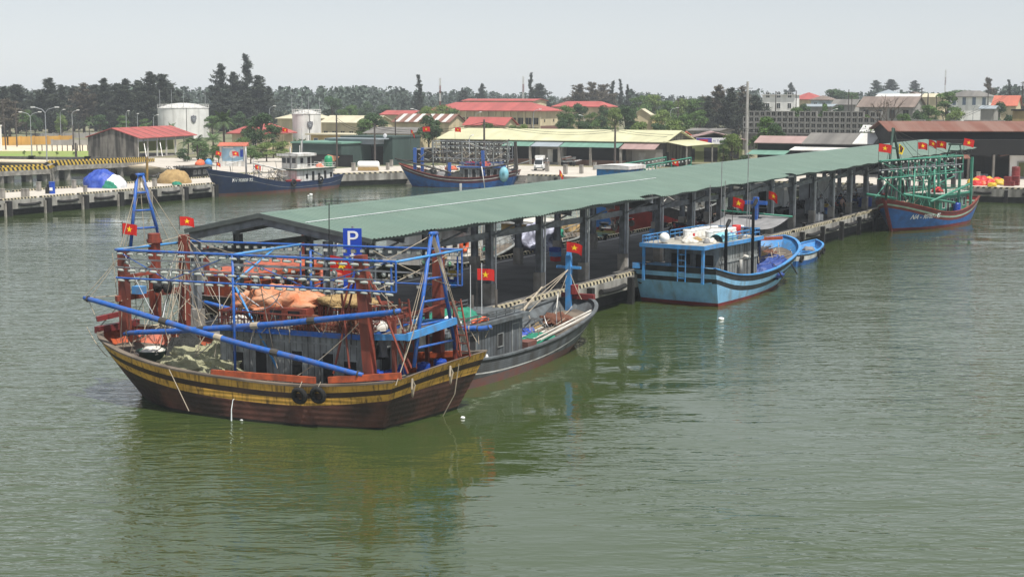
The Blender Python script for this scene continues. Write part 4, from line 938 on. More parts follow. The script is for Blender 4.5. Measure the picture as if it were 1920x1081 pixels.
def hull_y(b, x, z):                    # half breadth of the planking at a height
    pts = []
    for q in b.S:
        u = min(1, max(0, (q[2] - z) / (q[2] - q[5]))); pts.append((q[0] + (q[3] - q[0]) * u, max(q[1], .01) + (max(q[4], .01) - max(q[1], .01)) * u ** 1.25))
    for (xa, ya), (xb, yb) in zip(pts, pts[1:]):
        if xa <= x <= xb: return ya + (yb - ya) * (x - xa) / max(xb - xa, 1e-6)
    return pts[-1][1]
def hull_text(b, s, size, x, sgn, z, mt, sx=1.0):
    o = textmesh(s, size, M[mt], b.r, Matrix(), 'lettering', .0, sx, size * .022); o.scale = (1, 1, 1); o.matrix_local = Matrix()
    def walk(u):                       # follow the curve of the planking so that letters keep their width
        a = x; st_ = .06 if u > 0 else -.06; n_ = int(abs(u) / .06)
        for k in range(n_ + 1):
            d_ = st_ if k < n_ else u - st_ * n_; sl = (hull_y(b, a + .05, z) - hull_y(b, a - .05, z)) / .1; a -= sgn * d_ / math.sqrt(1 + sl * sl)
        return a
    for v in o.data.vertices:
        xx = walk(v.co.x); zz = z + v.co.y + .035 * v.co.x * 0; v.co = (xx, sgn * (hull_y(b, xx, zz) + .03), zz)
    return o
# ================================================================== boat F: navy boat, white wheelhouse
FF = Fr((-27.2, 222.6), 239)
Fb = Boat('fishing_boat', 'navy blue steel boat with white wheelhouse and white number on its tall bow', 'fishing boat', FF)
Fb.hull([(-1, 1.9, 1.95, .0, 1.4, -.6), (3, 2.5, 1.55, 3, 2.2, -.6), (8, 2.8, 1.4, 8, 2.5, -.6), (13, 2.8, 1.45, 12.8, 2.4, -.6), (17.5, 2.7, 2.1, 17, 1.9, -.6), (21.5, 2.3, 2.95, 20.5, 1.1, -.6), (25, 1.2, 3.5, 23, .4, -.6), (26.4, .02, 3.8, 23.9, .02, -.6)],
        [(.1, 0), (.62, 0), (.7, 1), (None, 0)], ['navy', 'steel', 'rust_hull'], 'grey_wood', 'navy', 'deck_wood', bulw=.8, zb=.45, capw=.12)
c = Fb.house(1.4, 9.8, -1.8, 1.8, .8, 3.0, 'white_paint', 'offwhite', 'darkgreen', .35, .15)
for a0 in (1.6, 3.0, 4.4, 5.8, 7.2): Fb.panel(c, '+y', a0, 1.3 if a0 in (3.0, 5.8) else 1.7, .6, 1.4 if a0 in (3.0, 5.8) else .7, 'window', 'dark_in', 'white_paint', x=1.8)
railing(Fb, [(9.9, 2.0, 3.2), (1, 2.0, 3.2), (1, -2.0, 3.2)], .6, 'white_paint', .8, c)
c = Fb.house(5.9, 9.2, -1.4, 1.4, 3.2, 5.0, 'white_paint', 'white_paint', 'white_paint', .5, .3, 'wheelhouse')
for y in (-1.3, -.4, .5): Fb.panel(c, '+x', y, 3.95, .7, .75, 'window', 'glass', 'white_paint', x=9.2)
for a0 in (6.2, 7.8): Fb.panel(c, '+y', a0, 3.95 if a0 > 7 else 3.4, .7, .75 if a0 > 7 else 1.4, 'window', 'glass', 'white_paint', x=1.4)
for x, y, h, r in ((6.2, 0, 9.0, .06), (9.2, .2, 6.3, .1), (18.5, 0, 6.6, .12), (17.3, .3, 5.0, .06), (8.5, 1.4, 6.5, .04), (5.2, -1, 7.0, .04), (16.2, .3, 4.4, .08)): Fb.tube('mast', [(x, y, 1.2), (x, y, h)], r, 'steel' if r > .05 else 'white_paint')
MB().tube([(17.5, .2, 4.3), (11.2, .9, 3.0)], .1, 8).tube([(18.6, -.5, 4.7), (23, .4, 4.3)], .06, 8).build('boom', M['white_paint'], Fb.r)
for i in range(18): Fb.rope((rnd.uniform(11, 16), rnd.uniform(-1.5, 1.8), 3.2), (rnd.uniform(10, 17), rnd.uniform(-1.5, 1.8), 1.0), .1, .03, 'rope_dark' if i % 2 else 'rope')
Fb.rope((18.5, 0, 6.5), (26, 0, 3.9)); Fb.rope((18.5, 0, 6.5), (8.6, 0, 5.4)); Fb.rope((6.2, 0, 8.8), (18.4, 0, 6.4))
MB().beam((9.0, -2.4, 1.6), (16.5, -2.5, 2.2), .1, .1).beam((12, 2.3, 2.0), (12, -2.3, 2.0), .1, .1).build('gallows', M['grey_wood'], Fb.r)
for i in range(22):
    a = Vector((rq.uniform(10, 22), rq.uniform(-1.6, 1.8), rq.uniform(2.0, 3.0))); Fb.rope(a, a + Vector((rq.uniform(-3, 3), rq.uniform(-.9, .9), rq.uniform(-.8, 1.8))), rq.uniform(0, .3), rq.uniform(.025, .05), rq.choice(('rope', 'rope_dark', 'steel', 'offwhite')))
hull_text(Fb, 'TH 90808 TS', .62, 21.6, 1, 2.15, 'sign_white')
hull_text(Eb, 'NA - 90783 - TS', .66, 9.8, 1, 1.4, 'sign_white'); hull_text(Eb, 'NA - 90783 - TS', .66, 9.8, -1, 1.4, 'sign_white')

# ================================================================== boat G: blue and purple boat with many lamps by the far quay
FG = Fr((-.6, 223.2), 168)
G = Boat('fishing_boat', 'blue and purple wooden boat with rows of lamps and a round coracle by the quay', 'fishing boat', FG)
G.hull([(-1.5, 2.3, 2.5, -.5, 1.6, -.6), (2, 2.8, 1.75, 2, 2.4, -.6), (6, 3.0, 1.45, 6, 2.6, -.6), (10, 2.9, 1.7, 9.6, 2.2, -.6), (13, 2.5, 2.3, 12, 1.3, -.6), (15.3, 1.5, 2.9, 13.6, .5, -.6), (16.6, .5, 3.3, 14.3, .2, -.6), (16.9, .02, 3.4, 14.5, .02, -.6)],
       [(.3, 0), (.42, 1), (.8, 0), (None, 2)], ['purple_hull', 'offwhite', 'royal_hull', 'red_hull'], 'redbrown', 'redbrown', 'deck_wood', bulw=.75, zb=.02)
on = G.on
c = G.house(1.0, 7.0, -1.7, 1.7, .9, 3.0, 'grey_wood', 'grey_wood', 'blue_pipe', .3, .15)
for a0 in (1.3, 2.3, 3.4, 4.5, 5.7): G.panel(c, '+y', a0, 1.2, .6, 1.5, 'door', 'dark_in', 'white_paint', x=1.7)
railing(G, [(7, 1.8, 3.2), (1, 1.8, 3.2), (1, -1.8, 3.2), (7, -1.8, 3.2)], .5, 'blue_pipe', .6, c)
for p0, p1, y in (((778, 277), (778, 322), 1.0), ((792, 277), (792, 322), -1.0), ((905, 282), (907, 330), 1.9), ((843, 305), (843, 330), 2.2), ((966, 266), (968, 325), 1.0)):
    post_px(G, p0, p1, y, w=.42, m='rope_dark' if p0[0] > 950 else 'blue_pipe')
for yy, dx in ((1.7, 0), (-1.7, 6)):
    p_, q_ = on(810 + dx, 264, 'y', yy), on(955 + dx, 268, 'y', yy)
    light_rack(G, p_, q_, [(.06, 'bulb', 16, 0), (.7, 'bulb', 16, 0), (1.5, 'bulb', 9, 0), (2.5, 'bulb', 9, 1)], 'frame_steel', .06, .02, (0, .35, .7, 1), ((0, .35), (.7, 1)))
aframe(G, on(967, 268, 'y', 0), (-1.2, 1.4, 2.6), (-1.2, -1.4, 2.6), 'grey_wood', .09, 4, .2)
for p0, y0, p1, y1 in (((740, 297), 2.2, (850, 325), 2.6), ((745, 300), 0, (900, 308), 1.5), ((895, 318), 2.6, (965, 305), 2.4), ((955, 262), 0, (925, 280), 1)): G.tube('spar', [on(*p0, 'y', y0), on(*p1, 'y', y1)], .12, 'rope_dark')
G.tube('spar', [on(903, 312, 'y', 3.0), on(909, 353, 'y', 3.4)], .07, 'white_paint')
for i in range(24): G.rope((rnd.uniform(1, 13), rnd.uniform(-2, 2), 5.5), (rnd.uniform(2, 15), rnd.uniform(-2, 2.5), 2.2), .1, .025, 'rope' if i % 3 else 'rope_dark')
a = G.fr.on(944, 327, 'y', 3.05); MB().lathe([(.0, .2), (.55, .25), (.95, .05), (1.12, -.3), (1.2, -.33), (1.05, -.05), (.6, .12)], (0, 0, 0), 20, 0, 'y').build('coracle', M['teal_paint'], G.r, True)
_c = [q for q in G.r.children if q.name.startswith('coracle')][0]; _c.location = a; _c.scale = (.62, .8, .95)

for px in (812, 838, 866, 892, 925, 952):
    for yy in (1.7, -1.7): G.tube('rack_post', [on(px, 266, 'y', yy), (on(px, 266, 'y', yy).x, yy, 2.2)], .11, 'grey_wood', 6)
for i in range(14):
    a = Vector((rq.uniform(-1, 14), rq.uniform(-2.2, 2.4), rq.uniform(2.4, 5.5))); G.tube('pole', [a, a + Vector((rq.uniform(-4, 4), rq.uniform(-.8, .8), rq.uniform(-1.2, 1.2)))], .10, rq.choice(('rope_dark', 'grey_wood', 'steel')), 6)
for i in range(30):
    a = Vector((rq.uniform(0, 15), rq.uniform(-2.2, 2.2), rq.uniform(2.2, 6.0))); G.rope(a, a + Vector((rq.uniform(-3, 3), rq.uniform(-.9, .9), rq.uniform(-1.5, 1.5))), rq.uniform(0, .3), rq.uniform(.03, .05), rq.choice(('rope', 'rope_dark', 'steel', 'rope_dark')))
# ================================================================== boats moored behind the pier
def rear_boat(label, s, y, ang, L_, bm_, mats, bands, z_st, z_mid, z_bow, bulw=.7, zb=.3):
    b = Boat('fishing_boat', label, 'fishing boat', Fr(tuple(SH.w(s, y))[:2], ang)); h = bm_ / 2
    b.hull([(0, h * .8, z_st, .8, h * .6, -.6), (L_ * .2, h * .97, z_mid, L_ * .2, h * .85, -.6), (L_ * .5, h, z_mid - .05, L_ * .5, h * .85, -.6), (L_ * .75, h * .9, z_mid + (z_bow - z_mid) * .45, L_ * .7, h * .5, -.6), (L_ * .93, h * .5, z_bow * .93, L_ * .83, h * .15, -.6), (L_, .02, z_bow, L_ * .87, .02, -.6)],
           bands, mats, 'grey_wood', 'grey_wood', 'deck_wood', bulw=bulw, zb=zb)
    return b
H0 = rear_boat('dark boat with orange painted upper deck behind the gable end of the pier roof', 4, 13.6, 61.9, 18, 5.0, ['black_paint', 'brown_hull', 'rust_hull'], [(.3, 0), (None, 1)], 2.4, 2.0, 3.0)
c = H0.house(2, 9, -1.6, 1.6, 1.3, 3.3, 'orange_paint', 'orange_paint', 'orange_paint', .35, .2)
for a0 in (2.5, 4, 5.5, 7): H0.panel(c, '-y', a0, 2.0, .7, .8, 'window', 'dark_in', 'orange_paint', x=-1.6)
railing(H0, [(9, -2.2, 2.6), (-.2, -2.0, 2.9)], .6, 'orange_paint', .9)
MB().box(9.4, 15, -1.6, 1.4, 1.4, 2.5).build('hold_cover', M['orange_paint'], H0.r)
for x, y, h in ((9.6, 0, 5.2), (1.5, 1, 5.0)): H0.beam('mast', (x, y, 1.3), (x, y, h), .25, .25, 'redbrown')
H0.tube('exhaust_pipe', [(10.2, -1.8, 2.2), (10.2, -1.8, 4.2), (10.5, -1.8, 4.5)], .12, 'steel')
H1 = rear_boat('black rust stained boat with white cabin seen between the pier columns', 24, 13.7, 61.9, 17, 5.2, ['black_paint', 'boot_dark', 'rust_hull'], [(.25, 0), (None, 1)], 2.2, 1.9, 2.9)
c = H1.house(1.5, 8, -1.6, 1.6, 1.2, 4.3, 'white_paint', 'offwhite', 'grey_wood', .3, .15)
for a0 in (2, 3.5, 5, 6.5): H1.panel(c, '-y', a0, 2.9, .7, .7, 'window', 'dark_in', 'white_paint', x=-1.6)
railing(H1, [(15, -1.7, 2.5), (9, -2.4, 2.0), (-.2, -2.1, 2.2)], .8, 'grey_wood', 1.0)
for x, y, h in ((9, 0, 7.2), (12.5, 0, 6.4)): H1.tube('mast', [(x, y, 1.2), (x, y, h)], .1, 'grey_wood')
for i in range(14): H1.rope((rnd.uniform(8, 15), rnd.uniform(-2, 1), 2), (9 + 3.5 * (i % 2), 0, 6.3), .05, .02, 'rope')
H2 = rear_boat('dark green boat with tan canvas shelter moored behind the middle of the pier', 41.5, 13.9, 61.9, 13, 4.6, ['darkgreen', 'darkgreen', 'rust_hull'], [(.25, 0), (None, 1)], 2.2, 2.0, 2.9)
c = H2.house(.8, 4, -1.5, 1.5, 1.3, 3.6, 'tan_net', 'offwhite', 'white_paint', .3, .12, 'shelter', 'shelter_roof')
railing(H2, [(12.4, -.9, 2.9), (9, -1.9, 2.3), (4.5, -2.2, 2.0)], .9, 'grey_wood', .8)
for i in range(10): H2.rope((rnd.uniform(5, 11), rnd.uniform(-2, 0), 1.6), (rnd.uniform(5, 12), rnd.uniform(-1, 1), 4), .05, .025, 'rope')
H3 = rear_boat('large black and maroon hull with its high bow towards the green boat behind the pier', 83.5, 14.6, 241.9, 22, 6.0, ['black_paint', 'red_hull', 'red_hull'], [(.9, 0), (None, 1)], 2.8, 2.6, 4.6, bulw=.8)
c = H3.house(2, 10, -1.9, 1.9, 1.9, 4.2, 'grey_wood', 'orange_paint', 'orange_paint', .3, .2)
for a0 in (2.6, 4.4, 6.2, 8.0): H3.panel(c, '+y', a0, 2.7, .8, .8, 'window', 'dark_in', x=1.9)
for i in range(16): H3.rope((rnd.uniform(2, 18), rnd.uniform(-2, 2.4), 2.4), (rnd.uniform(4, 16), rnd.uniform(-1, 1), 5.5), .05, .04, 'offwhite' if i % 2 else 'rope')
H4 = rear_boat('green rigged boat with pale box cabin showing above the far roof edge', 76, 21.5, 61.9, 20, 5.6, ['royal_hull', 'royal_hull', 'red_hull'], [(.3, 0), (None, 1)], 2.6, 2.2, 3.2)
c = H4.house(1, 5, -1.7, 1.7, 1.4, 6.2, 'lightblue', 'white_paint', 'white_paint', .2, .3)
for a0 in (1.5, 3.2): H4.panel(c, '-y', a0, 4.6, .8, 1.0, 'window', 'dark_in', 'green_pipe', x=-1.7)
light_rack(H4, (4, 1.7, 6.3), (19, 1.5, 6.7), [(.06, 'bulb', 14, 0), (.8, 'bulb', 14, 1)], 'green_pipe', .08, .03, (0, .3, .6, 1))
light_rack(H4, (4, -1.7, 6.3), (19, -1.5, 6.7), [(.06, 'bulb', 14, 0), (.8, 'bulb', 14, 1)], 'green_pipe', .08, .03, (0, .3, .6, 1))
for x in (6, 12.5): H4.beam('mast', (x, 1.3, 1.6), (x, 1.3, 6.1), .25, .25, 'green_pipe')
Ib = Boat('fishing_boat', 'small dark cabin boat with red floats on its roof behind the finger pier', 'fishing boat', Fr(tuple(SH.w(113, 103.4))[:2], 250))
Ib.hull([(0, 1.6, 1.9, .5, 1.2, -.5), (4, 1.9, 1.6, 4, 1.6, -.5), (8, 1.6, 1.9, 7.5, .9, -.5), (10.5, .02, 2.6, 9.4, .02, -.5)], [(.2, 0), (None, 1)], ['black_paint', 'grey_hull', 'rust_hull'], 'grey_wood', 'grey_wood', 'deck_wood', bulw=.5, n=20)
c = Ib.house(.8, 6.2, -1.4, 1.4, 1.1, 3.3, 'wall_black', 'deck_wood', 'grey_wood', .25, .12)
for a0 in (1.2, 2.6, 4.0, 5.2): Ib.panel(c, '+y', a0, 2.3, .7, .55, 'window', 'glass', x=1.4)
for i in range(12): Ib.rope((rnd.uniform(5, 10), rnd.uniform(-1.2, 1.2), 1.5), (rnd.uniform(6, 10), rnd.uniform(-1, 1), 3.6), .05, .05, 'rope_dark')
# ------------------------------------------------------------------ flags
def cloth_meshes(ph, droop, amp):
    def surf(u, v):           # u along the fly, v down the hoist; unit 1 x .7
        x = u * (1 - .12 * droop); return Vector((x, amp * u * math.sin(7.5 * u + ph + 1.2 * v), -.7 * v - droop * .55 * u * u - .03 * math.sin(6 * u + ph) * u))
    m = MB().grid(surf, 14, 8); o = m.build('cloth', M['red_cloth'], None, True); cl = o.data; bpy.data.objects.remove(o)
    st = MB()
    for sg in (1, -1):
        pts = [surf(.5, .5)]
        for i in range(10):
            a = PI / 2 + i * PI / 5; r = .22 if i % 2 == 0 else .088
            pts.append(surf(.5 + r * math.cos(a), .5 - r * math.sin(a) / .7))
        pts = [p + Vector((0, sg * .012, 0)) for p in pts]
        st.add(pts, [(0, 1 + i, 1 + (i + 1) % 10) for i in range(10)])
    o = st.build('star', M['star_yellow'], None); s2 = o.data; bpy.data.objects.remove(o)
    return cl, s2
CL = [cloth_meshes(0.0, .22, .13), cloth_meshes(1.7, .35, .15), cloth_meshes(3.4, .6, .14), cloth_meshes(4.6, 1.9, .12)]
def flag(p, w, yaw, pole, label, var=0, up=.08, h=1.0):
    p = Vector(p); t = thing('flag', label, 'flag', p - Vector((0, 0, pole)), 0, 'red flags with a yellow star on poles and masts')
    MB().tube([(0, 0, 0), (0, 0, pole + up)], max(.018, w * .02), 5).build('pole', M['rope_dark'], t)
    if var == 3: yaw_s = (w * .55, w * .7, w * .62)
    else: yaw_s = (w, w, w * h)
    cl = inst('cloth', CL[var][0], t, (0.02, 0, pole), (rnd.uniform(-.12, .12), rnd.uniform(-.12, .16), R(yaw + rnd.uniform(-12, 12))), [k_ * rnd.uniform(.92, 1.08) for k_ in yaw_s])
    inst('star', CL[var][1], cl)
    return t
def wA(px, py, y): return FA.w(*FA.on(px, py, 'y', y))
flag(wA(229, 418, .9), .66, -8, .7, 'star flag left of the front blue A-frame at the trawler bow', 0)
flag(wA(336, 406, -1.4), .62, 5, .6, 'star flag on the rope wrapped bow mast of the yellow trawler', 1)
flag(wA(618, 478, -.2), 1.0, -15, 2.4, 'star flag hanging limp in the lamp racks below the parking sign', 2)
MB().tube([A.on(617, 382, 'y', -.2), A.on(617, 590, 'y', -.2)], .022, 5).build('antenna', M['black'], A.r)
def wB(b, px, py, ax, v): return b.fr.w(*b.fr.on(px, py, ax, v))
flag(wB(B, 894, 503, 'y', .2), .86, -10, 2.6, 'star flag above the cabin of the grey wooden boat', 0)
flag(wB(B, 1062, 453, 'y', .4), .86, -8, .7, 'star flag on top of the pale blue bow post', 1)
flag(wB(Cb, 1374, 369, 'y', .3), 1.0, -35, 2.6, 'star flag over the white buckets of the sky blue boat', 1)
flag(wB(Cb, 1441, 358, 'y', .1), .85, -40, 1.1, 'star flag above the dark blue king post and grey awning', 2)
for px, py, w, yw, v, y, lb in ((1648, 269, 1.3, -12, 0, 1.9, 'leftmost star flag of the green rigged boat'), (1721, 267, 1.2, -30, 1, .5, 'star flag beside the triangular pennant on the green rigged boat'),
                                (1742, 262, 1.1, -35, 2, -.5, 'left flag of the close pair over the green rig'), (1756, 264, 1.25, -35, 1, .6, 'right flag of the close pair over the green rig'), (1808, 259, 1.3, -18, 0, 1.8, 'star flag at the stern corner of the green rig by the roof end')):
    flag(wB(Eb, px, py, 'y', y), w * .86, yw, 2.6, lb, v)
t = thing('pennant', 'small festival pennant with red, black and yellow borders on the green rigged boat', 'pennant', wB(Eb, 1685, 292, 'y', 0))
MB().tube([(0, 0, 0), (0, 0, 1.3)], .02, 5).build('pole', M['rope_dark'], t)
for k, (s_, mt, o) in enumerate(((1.0, 'star_yellow', 0), (.82, 'black', .012), (.55, 'red_plastic', .024))):
    for sg in ((1, -1) if k else (1,)): MB().add([(.02 + .1 * k, sg * o, 1.22 - .28 * k * .5), (.55 * s_, sg * o, .75), (.35 * s_, sg * o, .1 + .2 * k), (.02 + .1 * k, sg * o, .2 + .2 * k)], [(0, 1, 2, 3)]).build('cloth', M[mt], t)
for px, py, Y, w, yw, v, pl, lb in ((405, 283, 213, .75, 0, 1, 3, 'star flag left of the notice board kiosk'), (435, 284, 214, .85, 0, 1, 3.5, 'star flag in front of the notice board kiosk'), (529, 240, 218, .75, 0, 1, 3, 'star flag on the white mast of the navy boat'),
                                    (478, 309, 214, .9, -10, 1, 1.6, 'star flag low on the foredeck of the navy boat'), (406, 304, 211, .7, 0, 2, 1.2, 'faded orange flag on the bow of the navy boat'),
                                    (770, 243, 222, 1.3, -20, 3, 3, 'limp star flag on the leftmost mast of the lamp rigged boat'), (792, 238, 223, 1.05, -5, 0, 3, 'star flag over the two blue masts of the lamp rigged boat'), (853, 239, 224, .95, -5, 0, 3, 'star flag above the lamp rows in front of the yellow roof')):
    flag(V(px, py, Y), w, yw, pl, lb, v)
flag(V(1259, 297, 172), 1.05, -15, 2.0, 'star flag showing over the far side of the pier roof', 1)
flag(V(1049, 319, 205), 1.6, 0, 1.6, 'limp red flag standing at the quay edge beyond the roof', 3)

# ------------------------------------------------------------------ parking sign
sp = V(662, 540, 68.2)
t = thing('parking_sign', 'tall blue parking sign with a white letter P standing behind the lamp racks', 'sign', (sp.x, sp.y, 1.8), R(-6))
zt = V(662, 428, 68.2).z - 1.8; zb_ = V(662, 541, 68.2).z - 1.8
MB().tube([(0, .06, 0), (0, .06, zt + .1)], .05, 8).build('post', M['steel'], t)
bd = MB().box(-.43, .43, -.03, .03, zb_, zt).build('board', M['sign_blue'], t)
face = Matrix.Rotation(R(90), 4, 'X')
textmesh('P', 1.0, M['sign_white'], bd, Matrix.Translation((0, -.035, zt - .5)) @ face, sx=1.15)
m = MB().box(-.05, .05, -.045, -.032, zt - 1.25, zt - .95).prism([(-.14, -.032, zt - 1.22), (.14, -.032, zt - 1.22), (0, -.032, zt - 1.4)], (0, -.012, 0)).build('arrow', M['sign_white'], bd)
textmesh('TÀU THUYỀN', .12, M['sign_white'], bd, Matrix.Translation((0, -.035, zt - 1.5)) @ face); textmesh('VÀO CẢNG LÊN HÀNG', .085, M['sign_white'], bd, Matrix.Translation((0, -.035, zt - 1.68)) @ face)
MB().box(-.3, .3, -.04, -.032, zt - 1.8, zt - 1.78).build('line', M['sign_white'], bd)

# ------------------------------------------------------------------ gear on the boats
def lump(name, label, cat, fr, c, rad, m, seed, lum=.2, group=None, rz=0, n=22, k=12, freq=3):
    p = fr.w(*c) if fr else Vector(c)
    o = MB().blob((0, 0, 0), rad, seed, lum, n, k, freq=freq).build(name, M[m], None, True); o.location = p; o.rotation_euler = (0, 0, (fr.ang if fr else 0) + rz)
    return tag(o, label, cat, group)
def AP(px, py, z): return FA.P(px, py, z)
c = FA.on(395, 672, 'y', 1.2); lump('fishing_net', 'long heap of pale olive fishing net on the foredeck of the yellow trawler', 'fishing net', FA, (9.6, 1.0, 1.66), (2.6, 1.3, .85), 'olive_net', 4, .2, rz=.12, n=44, k=20, freq=6)
c = AP(435, 690, 1.3); lump('fishing_net', 'small pale olive net bundle against the port rail of the yellow trawler', 'fishing net', FA, (8.6, 2.2, 1.1), (1.1, .6, .85), 'olive_net', 9, .3, freq=5, n=30)
c = FA.on(352, 650, 'y', .9); lump('fishing_net', 'bundled black net beside the green tub on the trawler foredeck', 'fishing net', FA, (11.3, .5, 1.64), (1.0, .9, 1.2), 'black_net', 5, .25)
c = FA.on(425, 640, 'y', -.3); lump('fishing_net', 'dark net pile behind the pale olive net on the trawler foredeck', 'fishing net', FA, (9.4, -.5, 1.66), (1.4, .8, 1.1), 'olive_net', 15, .3)
c = FA.on(288, 655, 'y', 1.3)
t = thing('tub', 'round dark green tub with white sacks on the trawler foredeck', 'tub', FA.w(12.6, 1.25, 1.75)); MB().lathe([(.62, 0), (.72, .55), (.76, .56), (.68, .56), (.6, .1)], (0, 0, 0), 22).build('wall', M['tub_green'], t, True)
MB().blob((0, 0, .38), (.6, .6, .28), 3, .3).build('contents', M['offwhite'], t, True)
for px, py, mt, lb in ((387, 640, 'offwhite', 'grey round buoy behind the olive net'), (397, 645, 'flag_white', 'cream round buoy beside the grey one on the trawler')):
    c = AP(px, py, 1.5); o = MB().lathe([(.21 * math.sin(PI * i / 10), -.21 * math.cos(PI * i / 10)) for i in range(11)], (0, 0, 0), 16).build('buoy', M[mt], None, True); o.location = FA.w(10.6 if px < 390 else 10.2, -1.1, 2.4); tag(o, lb, 'buoy')
o = MB().grid(lambda u, v: (2.4 * u - 1.2, 1.3 * v - .65, .12 + .1 * math.sin(5 * u + 4 * v) + .06 * math.sin(11 * u - 6 * v)), 16, 10).build('tarpaulin', M['orange_cloth'], None, True); c = AP(432, 662, 1.35); o.location = FA.w(8.9, -.9, 1.66); o.rotation_euler = (0, 0, FA.ang); tag(o, 'orange tarpaulin on deck beside the cabin front of the trawler', 'tarpaulin')
c = FA.on(530, 590, 'y', -.2); lump('tarpaulin', 'crumpled orange tarpaulin heap on top of the trawler cabin', 'tarpaulin', FA, (c.x + .2, -.5, 4.4), (2.2, 1.15, .72), 'orange_cloth', 21, .24, n=40, k=18, freq=6)
c = FA.on(600, 575, 'y', .3); lump('fishing_net', 'tan net draped over the cargo rack on the trawler cabin', 'fishing net', FA, (3.6, -.4, 4.66), (1.2, .9, .36), 'tan_net', 22, .35, freq=5)
lump('fishing_net', 'brown net heap filling the rear of the trawler cabin roof', 'fishing net', FA, (2.6, 1.1, 3.8), (.9, .6, .55), 'brown_net', 23, .3, freq=5)
lump('fishing_net', 'brown net heap behind the front railing of the trawler cabin roof', 'fishing net', FA, (4.2, 1.45, 3.8), (.9, .4, .5), 'brown_net', 24, .3, freq=5)
lump('sack', 'white sack lying on the front corner of the trawler cabin roof', 'sack', FA, (8.0, 1.3, 3.82), (.45, .35, .3), 'offwhite', 25, .2)
lump('sack', 'pale sack behind the mid mast on the trawler cabin roof', 'sack', FA, (1.75, .6, 3.82), (.5, .35, .35), 'offwhite', 26, .25)
def drum(fr, x, y, z, label, m='blue_plastic', h=.95, r=.29, cat='drum', group='plastic drums'):
    o = MB().lathe([(0, 0), (r * .93, 0), (r, .06), (r, h * .33), (r * 1.03, h * .35), (r, h * .37), (r, h * .66), (r * 1.03, h * .68), (r, h * .7), (r, h - .06), (r * .9, h), (r * .3, h), (r * .3, h + .05), (0, h + .05)], (0, 0, 0), 18).build('drum', M[m], None, False)
    o.location = fr.w(x, y, z); tag(o, label, cat, group); return o
for i, (x, y, lb) in enumerate(((.9, 2.0, 'blue drum nearest the ladder on the trawler stern'), (.4, 1.75, 'blue drum second from the ladder on the trawler stern'), (.0, -.4, 'blue drum behind the stern A-frame of the trawler'), (-.3, -1.4, 'blue drum at the far side of the trawler stern'), (.6, .6, 'blue drum in the shade under the trawler canopy'))):
    drum(FA, x, y, 1.35, lb, h=.98)
c = FA.on(565, 622, 'y', 1.7); drum(FA, 2.2, 1.0, 3.82, 'small blue drum on the trawler cabin roof by the mast', h=.6, r=.25)
o = MB().blob((0, 0, .3), (.4, .4, .32), 8, .1, 16, 10).build('basket', M['steel'], None, True); o.location = FA.w(.25, .9, 1.4); tag(o, 'grey round wire basket among the blue drums on the trawler stern', 'basket')
for i, (x, y, w_, h_, mt, lb) in enumerate(((1.35, 1.6, .5, .8, 'darkgreen', 'dark green jacket hanging under the trawler canopy'), (.95, 1.4, .45, .7, 'grey_tarp', 'grey shirt hanging under the trawler canopy'), (1.4, .9, .5, .9, 'black_net', 'black oilskin hanging under the trawler canopy'), (.5, -1.2, .5, .6, 'offwhite', 'pale cloth hanging by the stern A-frame of the trawler'))):
    o = MB().grid(lambda u, v: (w_ * (u - .5) * (1 - .25 * math.sin(PI * v)), .05 * math.sin(9 * u + 3 * v), -h_ * v), 8, 8).build('hanging_cloth', M[mt], None, True); o.location = FA.w(x, y, 3.5); o.rotation_euler = (0, 0, FA.ang + .3 * i); tag(o, lb, 'clothing')
for px, py, lb, fr, y in ((562, 741, 'left tyre fender on the side of the yellow trawler', A, 1), (597, 740, 'right tyre fender on the side of the yellow trawler', A, 1)):
    q = FA.on(px, py, 'y', 3.42); o = MB().torus((0, 0, 0), .27, .11, 'y', 20, 8).build('tyre', M['rubber'], None, True); o.location = FA.w(q.x, 3.46, q.z); o.rotation_euler = (R(-12), 0, FA.ang); tag(o, lb, 'tyre', 'tyre fenders')
    rope(A.r, (q.x, 3.5, q.z + .25), (q.x - .05, 3.3, A.sheer(q.x)[1] + .1), 0, .018, M['rope'])
for px, py, lb, fb_ in ((549, 343, 'tyre fender amidships on the navy boat', Fb), (601, 337, 'tyre fender near the stern of the navy boat', Fb)):
    q = fb_.fr.on(px, py, 'y', 2.75); b0, z0 = fb_.sheer(q.x); o = MB().torus((0, 0, 0), .42, .15, 'y', 18, 8).build('tyre', M['rubber'], None, True); o.location = fb_.fr.w(q.x, b0 + .12, q.z); o.rotation_euler = (0, 0, fb_.fr.ang); tag(o, lb, 'tyre', 'tyre fenders')
for x, y, z, lb in ((4.6, -1.42, .62, 'tyre on the near side of the small dinghy'), (6.3, -1.2, .75, 'tyre toward the bow of the small dinghy'), (.6, -1.3, .6, 'tyre near the stern of the small dinghy')):
    o = MB().torus((0, 0, 0), .24, .1, 'y', 16, 8).build('tyre', M['rubber'], None, True); o.location = FD.w(x, y, z); o.rotation_euler = (R(8), 0, FD.ang); tag(o, lb, 'tyre', 'tyre fenders')
o = MB().box(-.3, .3, -.35, .35, 0, .8).box(-.33, .33, -.38, .38, .801, .87).build('bin', M['yellow_plastic'], None); o.location = FD.w(1.3, .5, .7); o.rotation_euler = (0, 0, FD.ang); tag(o, 'yellow plastic bin at the stern end of the small dinghy', 'bin')
lump('fishing_net', 'small grey net heap in the bow of the dinghy', 'fishing net', FD, (6.0, 0, .7), (.5, .45, .3), 'grey_tarp', 31, .3)
